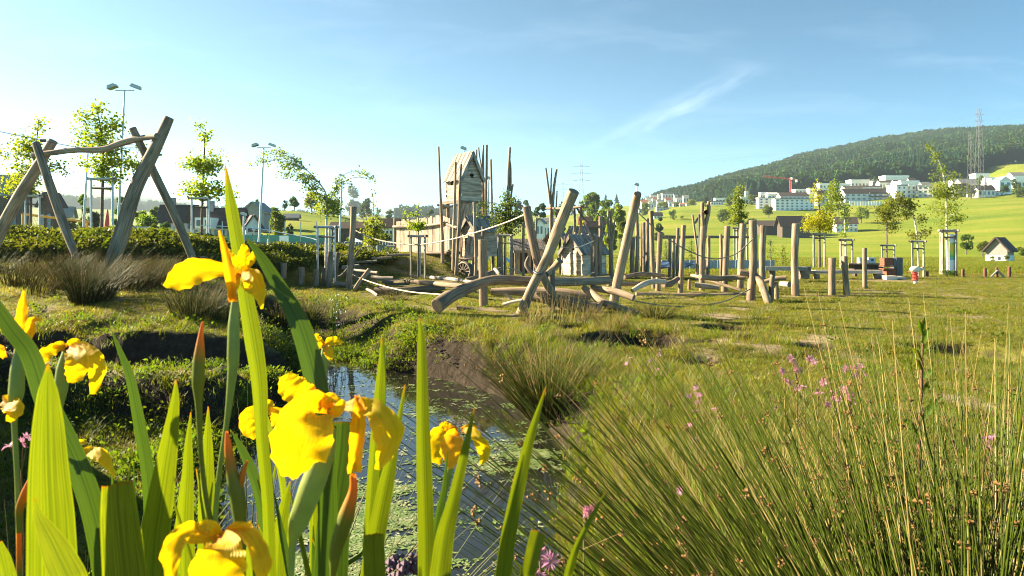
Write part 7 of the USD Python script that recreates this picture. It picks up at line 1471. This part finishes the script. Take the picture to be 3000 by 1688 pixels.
# H: flower behind the pale folded leaf
t = iris("iris flower half hidden behind the tallest leaf's pale lower blade", 765, 1.0); d = 1.0
petal(t, [(770, 1210), (745, 1205), (728, 1225, -.01), (730, 1258, -.01), (748, 1285, -.01)], [10, 36, 52, 48, 8], d, .1, .2)
petal(t, [(775, 1210), (795, 1205), (805, 1220), (800, 1250)], [10, 26, 30, 8], d, .1, .2, .2)
petal(t, [(772, 1205), (778, 1190), (790, 1183), (802, 1190)], [12, 26, 24, 8], d, .2, .2)
petal(t, [(768, 1208), (790, 1200), (825, 1205), (845, 1212)], [10, 16, 18, 6], d, .2, .2)
stem(t, [(776, 1230), (780, 1290), (785, 1350), (800, 1500), (805, 1688)], [12, 24, 20, 10, 10], d + .02, "iris_ovary", "flower_stem")
leaf(t, [(760, 1160), (790, 1250), (815, 1350), (832, 1450), (840, 1600)], [3, 12, 17, 18, 20], .95, "iris_leaf", .5)
leaf(t, [(680, 1265), (710, 1320), (745, 1400), (770, 1500), (780, 1688)], [3, 22, 30, 32, 32], 1.05, "iris_leaf_dark", .3)
leaf(t, [(850, 1410), (835, 1480), (822, 1560), (815, 1688)], [3, 30, 40, 44], .9, yaw=.1)
# I: closed bud spindle
t = iris("iris with a closed green bud spindle left of the high flower", 585, .74); d = .74
stem(t, [(593, 943), (588, 985), (583, 1050), (580, 1120), (582, 1185), (588, 1320), (602, 1450), (625, 1570), (640, 1688)], [5, 16, 34, 36, 20, 14, 15, 17, 18], d, "iris_spathe", "bud_stem")
leaf(t, [(559, 1208), (552, 1300), (550, 1382), (542, 1518), (545, 1688)], [3, 20, 30, 48, 52], .88, yaw=.1)
leaf(t, [(610, 1191), (608, 1314), (606, 1420), (605, 1550), (606, 1688)], [3, 30, 42, 48, 50], .92, yaw=.15)
leaf(t, [(327, 969), (352, 1030), (382, 1109), (409, 1246), (432, 1380), (440, 1500), (444, 1688)], [3, 14, 24, 32, 34, 34, 34], 1.0, "iris_leaf_dark", .3)
petal(t, [(237, 1330), (262, 1322, -.01), (300, 1340, -.02), (336, 1392, -.02)], [12, 30, 40, 5], .82, .12, .2, .2); petal(t, [(232, 1325), (228, 1305), (235, 1296), (252, 1300)], [8, 20, 18, 6], .82, .2, .2)
stem(t, [(240, 1340), (262, 1420), (300, 1550), (330, 1688)], [8, 9, 10, 11], .84, "iris_stem", "side_stem")
# J: red tipped bud
t = iris("iris bud sheath with a red orange tip beside the bottom flower", 690, .68); d = .68
stem(t, [(664, 1264), (668, 1310), (676, 1370), (690, 1430), (700, 1490), (706, 1580), (710, 1688)], [8, 22, 30, 46, 44, 26, 20], d, "iris_spathe", "bud_sheath")
stem(t, [(725, 1350), (712, 1385), (704, 1430), (700, 1480)], [6, 16, 18, 14], d, "iris_spathe", "bud_sheath", False)
leaf(t, [(745, 1560), (740, 1600), (745, 1688)], [3, 34, 50], .72, yaw=.2)

# younger, narrower leaves crowding the foot of the irises
t = iris("young iris shoots crowding low between the flowering stems", 620, 1.0)
ry = np.random.default_rng(77)
for k in range(26):
    x = ry.uniform(270, 1010); d = ry.uniform(.8, 1.25); yt = ry.uniform(1330, 1640); ln = ry.normal(0, 60); w = ry.uniform(9, 26)
    leaf(t, [(x + ln, yt), (x + ln * .6, yt + (1700 - yt) * .4 + 20), (x + ln * .2, max(yt + 90, 1690)), (x, max(yt + 160, 1760))], [3, w * .8, w, w], d, ["iris_leaf", "iris_leaf_dark", "iris_leaf_cut"][k % 3], ry.uniform(-.6, .6))

# ------------------------------------------------------------------ rushes and waterside plants
leafmat("rush_brown", (0.11, 0.10, 0.022), (0.19, 0.15, 0.045), (1.3, 1.1, .5), .3, .85, scale=3, spec=.03)
leafmat("rush_green", (0.062, 0.095, 0.011), (0.115, 0.145, 0.018), (1.5, 1.3, .5), .3, .5, scale=3, spec=.12)
leafmat("rush_dry", (0.25, 0.175, 0.07), (0.38, 0.28, 0.12), (1.1, 1.0, .8), .25, .7, scale=3, spec=.08)
leafmat("rush_olive", (0.14, 0.165, 0.02), (0.22, 0.22, 0.035), (1.4, 1.2, .6), .3, .5, scale=3, spec=.12)
plain("seed_brown", (0.20, 0.105, 0.028), .8, .4, 60, rand=.15)
plain("seed_dark", (0.12, 0.085, 0.05), .8, .4, 60)
def stems_mesh(B, D, Hh, curve, rad, seg=5):
    """many three-sided stems: feet B, directions D, lengths Hh, sag towards the sides"""
    n = len(B); t = np.linspace(0, 1, seg + 1); side = D.copy(); side[:, 2] = 0; side /= np.maximum(np.linalg.norm(side, axis=1, keepdims=True), 1e-6)
    c = B[:, None] + D[:, None] * (Hh[:, None] * t)[..., None] + side[:, None] * (curve[:, None] * Hh[:, None] * t ** 2)[..., None] - np.array([0, 0, 1.0]) * (0.45 * curve[:, None] * Hh[:, None] * t ** 2)[..., None]
    a = np.cross(D, [0.3, .9, .1]); a /= np.linalg.norm(a, axis=1, keepdims=True); b = np.cross(D, a)
    r = rad[:, None] * (1 - .85 * t)
    v = np.stack([c + r[..., None] * (math.cos(q) * a + math.sin(q) * b)[:, None] for q in (0, 2.094, 4.189)], 2)
    o = np.arange(n)[:, None, None] * (seg + 1) * 3 + np.arange(seg)[None, :, None] * 3; j = np.arange(3)[None, None]; j2 = (j + 1) % 3
    q = np.stack([o + j, o + j2, o + 3 + j2, o + 3 + j], -1).reshape(-1, 4)
    return (v.reshape(-1, 3), np.vstack([q[:, [0, 1, 2]], q[:, [0, 2, 3]]])), c
def blobs_mesh(C, r, seed, per=7, spread=2.2):
    rr = np.random.default_rng(seed); P = np.repeat(C, per, 0) + rr.normal(0, 1, (len(C) * per, 3)) * np.repeat(r, per)[:, None] * spread * .5
    s = np.repeat(r, per) * rr.uniform(.5, 1.1, len(P)); o = np.array([[1, 0, 0], [-1, 0, 0], [0, 1, 0], [0, -1, 0], [0, 0, 1], [0, 0, -1.0]])
    v = (P[:, None] + o[None] * s[:, None, None]).reshape(-1, 3); f = np.array([[0, 2, 4], [2, 1, 4], [1, 3, 4], [3, 0, 4], [2, 0, 5], [1, 2, 5], [3, 1, 5], [0, 3, 5]])
    return v, (np.arange(len(P))[:, None, None] * 6 + f[None]).reshape(-1, 3)
def rushes(label, X, Y, n, h, rad, lean=(0, 0), fan=.5, th=.0022, dry=.25, heads=.4, curve=.15, seed=0, name="rush_clump", cat="rushes", group="rush clumps by the pond", green="rush_green", headmat="seed_brown", hr=.005, z=None):
    r = np.random.default_rng(seed + 17); g = gz(X, Y) if z is None else z
    t = thing(name, label, cat, (X, Y, g), group)
    a = r.random(n) * 6.283; q = np.sqrt(r.random(n)); B = np.stack([X + rad * q * np.cos(a), Y + rad * q * np.sin(a), np.full(n, g - .03)], 1)
    D = np.stack([np.cos(a) * q * fan + lean[0] + r.normal(0, .1, n), np.sin(a) * q * fan + lean[1] + r.normal(0, .1, n), np.ones(n)], 1); D /= np.linalg.norm(D, axis=1, keepdims=True)
    Hh = h * r.uniform(.55, 1.1, n); cv = curve * r.uniform(.0, 1.6, n); kd = r.random(n) < dry
    for m_, nm, mt in ((~kd, "stems", green), (kd, "dry_stems", "rush_dry")):
        if m_.any(): part(t, nm, stems_mesh(B[m_], D[m_], Hh[m_], cv[m_], np.full(m_.sum(), th) * r.uniform(.7, 1.2, m_.sum()))[0], mt, smooth=True, kind="stuff")
    if heads:
        m_ = r.random(n) < heads; c = stems_mesh(B[m_], D[m_], Hh[m_], cv[m_], np.full(m_.sum(), th))[1]; f = r.uniform(3.3, 4.6, m_.sum()); i = f.astype(int); w = (f - i)[:, None]
        p = c[np.arange(len(c)), i] * (1 - w) + c[np.arange(len(c)), i + 1] * w
        part(t, "seed_heads", blobs_mesh(p, np.full(len(p), hr) * r.uniform(.7, 1.4, len(p)), seed), headmat, kind="stuff")
    return t
G_R = "rush clumps by the pond"
leafmat('rush_fresh', (0.15, 0.20, 0.012), (0.24, 0.27, 0.02), (1.7, 1.5, .4), .5, .4, scale=3)
rushes('fresh bright grass glowing behind the lying rush stems', .62, 2.1, 420, .55, .5, (-.2, .05), .5, .0034, .05, 0, .35, 8, 'bright_grass', 'grass', None, green='rush_fresh')
rushes('bright grass fringe at the pond edge below the fountain rushes', .36, 2.9, 260, .42, .4, (-.3, 0), .5, .0036, .1, 0, .35, 9, 'bright_grass', 'grass', None, green='rush_fresh')
rushes("huge rush clump spreading across the lower right corner", .90, 1.42, 860, 1.0, .28, (-.10, .05), .58, .0036, .17, .3, .12, 1, green="rush_green", hr=.0036)
rushes("second dense part of the rushes at the right lower edge", 1.38, 1.75, 480, .92, .28, (.02, .05), .45, .0034, .22, .3, .12, 2, green="rush_green", hr=.0036)
rushes("long flat lying rush stems reaching left over the pond edge", .72, 1.40, 130, 1.1, .16, (-.8, .15), .4, .0034, .08, .4, .10, 3, green="rush_green", hr=.0042)
d_ = hit(1600, 1235); rushes("fountain shaped rush clump on the far pond bank in the middle", (1600 - CX) * d_ / F, d_, 620, 1.05, .22, (-.05, 0), .75, .006, .12, .3, .16, 4, hr=.006)
rushes("brown grass tuft hanging over the water below the fountain shaped rushes", (1560 - CX) * 6.9 / F, 6.9, 240, .5, .2, (-.3, -.2), .9, .003, .8, 0, .5, 5)
d_ = hit(1480, 935, 8); rushes("reddish upright rushes in front of the crossed logs", (1640 - CX) * 12.3 / F, 12.3, 70, .7, .5, (.03, 0), .15, .005, .5, .5, .08, 6, headmat="seed_brown")
rushes("tuft of rushes on the grass right of the sunlit bent log", (1925 - CX) * 12.8 / F, 12.8, 220, .42, .25, (0, 0), .8, .005, .3, 0, .3, 7, green="rush_olive")
for k, (x, y, n, h, rad, lean, dry, lab) in enumerate([
    (262, 888, 420, .95, .28, .22, .25, "large dark green rush clump alone on the left rise"), (575, 935, 300, .75, .35, .12, .3, "green rush clump beside the high iris flower"), (640, 945, 220, .62, .3, .1, .35, "rush clump right behind the high iris flower's ovary"),
    (835, 960, 300, .65, .35, .1, .35, "rush clump over the dark channel left of the clay bank"), (905, 945, 220, .6, .3, .1, .4, "rush clump at the channel's sandy edge")]):
    d_ = hit(x, y); rushes(lab, (x - CX) * d_ / F, d_, n, h, rad, (lean, 0), .5, .006, dry * .4, .25, .18, 20 + k, hr=.008)
rr_ = np.random.default_rng(5)
for k in range(34):
    x = rr_.uniform(-60, 590); dd = rr_.uniform(13.0, 15.6) if x > 330 else rr_.uniform(12.6, 15.4)
    if 160 < x < 360 and dd < 13: dd = 13.4
    rushes("brownish wind bent rush clump below the log gantry, one of the dense row", (x - CX) * dd / F, dd, 70, rr_.uniform(.45, .68), .34, (.3, 0), .45, .009, .06, .2, .22, 40 + k, group="brownish rush clumps on the left rise", green=("rush_brown" if k % 3 else "rush_green"), headmat="seed_brown", hr=.008)
for k, (x, y) in enumerate([(1455, 830), (1160, 850), (1720, 905), (1560, 915), (1800, 930)]):
    d_ = hit(x, y + 30); rushes(f"low grassy rush tuft {['beside the thick flat topped post', 'by the shaded dark log', 'under the forked log', 'at the crossed logs foot', 'before the big leaning log'][k]}", (x - CX) * d_ / F, d_, 120, .4, .25, (0, 0), .6, .005, .4, .3, .2, 90 + k, green="rush_olive")
rushes("tall dry grass stalks rising above the rushes at the right", (2700 - CX) * 1.95 / F, 1.95, 70, 1.02, .3, (0, 0), .3, .0019, .8, .75, .05, 60, "grass_stalks", "grass", None, headmat="seed_dark", hr=.0036)
rushes("dry grass stalks at the far right edge over the rushes", (2930 - CX) * 2.0 / F, 2.0, 46, .85, .28, (.05, 0), .35, .0019, .8, .6, .05, 61, "grass_stalks", "grass", None, headmat="seed_dark", hr=.0034)
rushes("loose fine grasses before the bank right of the fountain rushes", (2080 - CX) * 3.3 / F, 3.3, 200, .62, .55, (-.05, 0), .3, .0024, .5, .4, .12, 62, "grass_stalks", "grass", None, green="rush_olive", hr=.003)
rushes("thin green sedge blades behind the irises at the pond's near edge", (690 - CX) * 1.45 / F, 1.45, 120, .75, .28, (.05, 0), .5, .0032, .1, 0, .3, 63, "sedge", "sedge", None, green="hedge_leaf")
rushes("sedge blades on the shaded left bank by the irises", (230 - CX) * 1.6 / F, 1.6, 90, .6, .3, (.1, 0), .5, .003, .15, 0, .3, 64, "sedge", "sedge", None, green="hedge_leaf")

# ragged robin: pink star flowers on thin stems
leafmat("pink_petal", (0.72, 0.34, 0.50), (0.82, 0.48, 0.64), (1.1, .9, 1.0), .4, .5, scale=9, rand=.12)
def robin(label, x, y, d, nf=6, spread=.022, seed=0, size=.017):
    r = np.random.default_rng(seed + 3); c = W(x, y, d); g = gz(c[0], c[1]); t = thing("ragged_robin", label, "flower", (c[0], c[1], g), "pink ragged robin flowers")
    st, pv, pf, n = [], [], [], 0
    for k in range(nf):
        f = c + r.normal(0, 1, 3) * spread; st.append(sweep([c - [0, 0, .06], f], [.0011], 4, 3)[0]); nrm = unit(r.normal(0, .6, 3) + [-.2, -.7, .6]); a = unit(np.cross(nrm, [.3, .2, 1])); b = np.cross(nrm, a)
        for q in range(15):
            an = q / 15 * 6.283 + r.normal(0, .08); dr = math.cos(an) * a + math.sin(an) * b; sd = np.cross(nrm, dr); L_ = size * r.uniform(.7, 1.1); w = size * .09
            pv += [f, f + dr * L_ * .6 + sd * w + nrm * L_ * .15, f + dr * L_ + nrm * L_ * r.uniform(-.3, .3), f + dr * L_ * .6 - sd * w + nrm * L_ * .15]; pf += [[n, n + 1, n + 2], [n, n + 2, n + 3]]; n += 4
    st.append(sweep([np.array([c[0] + r.normal(0, .04), c[1] + r.normal(0, .04), g - .02]), (c + [0, 0, g]) / 2 * [1, 1, 0] + [c[0] * .5 - c[0] / 2 + 0, 0, 0] + [0, 0, (c[2] + g) / 2] if False else np.array([c[0], c[1], (c[2] + g) / 2]), c - [0, 0, .05]], [.0016], 5, 8)[0])
    part(t, "stem", join(st), "rush_dry", smooth=True); part(t, "petals", (np.array(pv), np.array(pf)), "pink_petal")
for k, (x, y, d, nf, lab) in enumerate([(2335, 1060, 2.1, 9, "fullest pink flower head above the rushes right of the middle"), (2300, 1112, 2.1, 5, "pink flowers just below left of the fullest head"), (2358, 1125, 2.1, 4, "single pink star below the fullest head"), (2395, 1118, 2.1, 4, "pink flower right below the fullest head"), (2480, 1076, 2.2, 4, "pink flower left one of the pair beside the dry stalks"), (2522, 1074, 2.2, 5, "pink flower right one of the pair beside the dry stalks"), (2455, 1125, 2.15, 4, "small pink flower under the pair"), (2440, 1172, 2.1, 5, "pink flower low between the rush tips"), (2488, 1165, 2.1, 6, "pale pink tuft low under the pair"),
    (2042, 1150, 2.6, 8, "pink flower cluster at the rushes' upper left"), (2055, 1200, 2.6, 5, "drooping pink flower under the upper left cluster"), (2020, 1262, 2.4, 4, "small pink flower deep in the left rushes"), (1848, 1070, 4.6, 5, "pink flower on the bank right of the fountain rushes"), (1918, 1063, 4.6, 5, "pink flower on the bank farther right of the fountain rushes"), (1920, 1032, 5.0, 5, "highest pink flower on the bank by the dark pit"), (2905, 1285, 1.9, 5, "pink flower at the right edge among the dry stalks"), (62, 1308, 1.5, 5, "lone pink flower in the dark at the left edge"), (1590, 1672, .9, 7, "pink flower at the bottom edge right of the cut leaf"), (1710, 1480, 1.4, 3, "tiny pink flower before the lying rush stems"), (1985, 1455, 1.7, 3, "tiny pink flower inside the lying rush stems"), (1003, 945, 9.5, 6, "pink flower on the far channel bank")]):
    robin(lab, x, y, d, max(2, int(nf * .7)), .016 * (d / 2.1) ** .5, k, .016)
t = thing("marsh_plant", "dark pink seed clusters at the bottom edge between the iris leaves", "plant", (*W(1200, 1670, .95)[:2], gz(*W(1200, 1670, .95)[:2])))
part(t, "seed_clusters", blobs_mesh(np.array([W(x, y, .95) for x, y in ((1150, 1672), (1165, 1650), (1205, 1668), (1225, 1655), (1240, 1672), (1250, 1650))]), np.full(6, .0065), 4, 12), "purple_dark"); part(t, "stem", join([sweep([W(x, 1660, .95), np.array([*W(x, 1660, .95)[:2], .3])], [.0018], 5, 4)[0] for x in (1165, 1225)]), "rush_dry")
t = thing("dock_plant", "leafy dock plant with a red lower stem among the dry stalks", "plant", (*W(2700, 1400, 2.05)[:2], gz(*W(2700, 1400, 2.05)[:2]))); d_ = 2.05
P = [np.array([*W(2692, 1400, d_)[:2], gz(*W(2692, 1400, d_)[:2])]), W(2694, 1300, d_), W(2700, 1150, d_), W(2702, 1050, d_), W(2706, 975, d_)]
part(t, "stem", sweep(P, [.005, .005, .0045, .004, .002], 6, 20)[0], "fence_red", smooth=True)
for k, (x, y, ex, ey, w) in enumerate([(2700, 1110, 2735, 1090, 22), (2701, 1060, 2672, 1020, 20), (2703, 1010, 2722, 960, 20), (2704, 985, 2692, 940, 16), (2698, 1160, 2745, 1110, 24), (2700, 1085, 2678, 1050, 20), (2703, 1030, 2730, 1010, 20), (2696, 1240, 2760, 1160, 26), (2695, 1290, 2650, 1220, 26), (2705, 990, 2712, 925, 14)]):
    part(t, "leaf", ribbon([W(x, y, d_), W((x + ex) / 2, (y + ey) / 2 - 6, d_ - .02), W(ex, ey, d_ - .03)], [4 * d_ / F, w * d_ / F, 2 * d_ / F], 10, 5, .3, .3, .05, .1, k), "herb", smooth=True)
t = thing("white_herb", "pale flowered herb before the dark channel", "plant", (*plane_xy(990, 1000, 0), -.2)); c = W(985, 905, 12.2)
part(t, "blossoms", blobs_mesh(np.array([W(985 + rr_.normal(0, 16), 905 + rr_.normal(0, 26), 12.2) for _ in range(22)]), np.full(22, .009), 9, 4), "tent_white"); part(t, "stems", join([sweep([np.array([c[0] + rr_.normal(0, .1), 12.2, gz(c[0], 12.2)]), W(985 + rr_.normal(0, 14), 890 + rr_.normal(0, 22), 12.2)], [.004], 4, 4)[0] for _ in range(16)]), "herb")
# ------------------------------------------------------------------ the air
MATS["haze"] = usdkit.material(stage, "/World/Looks/haze", {"v": ("principled_volume", {"color": (0.70, 0.87, 1.0), "density": 0.0001, "anisotropy": 0.3})}, [], volume="v.volume")
single("haze", trimesh.creation.box(bounds=[[-5900, -150, -6], [5900, 4800, 470]]), "haze", "thin morning haze over the valley", kind="stuff")
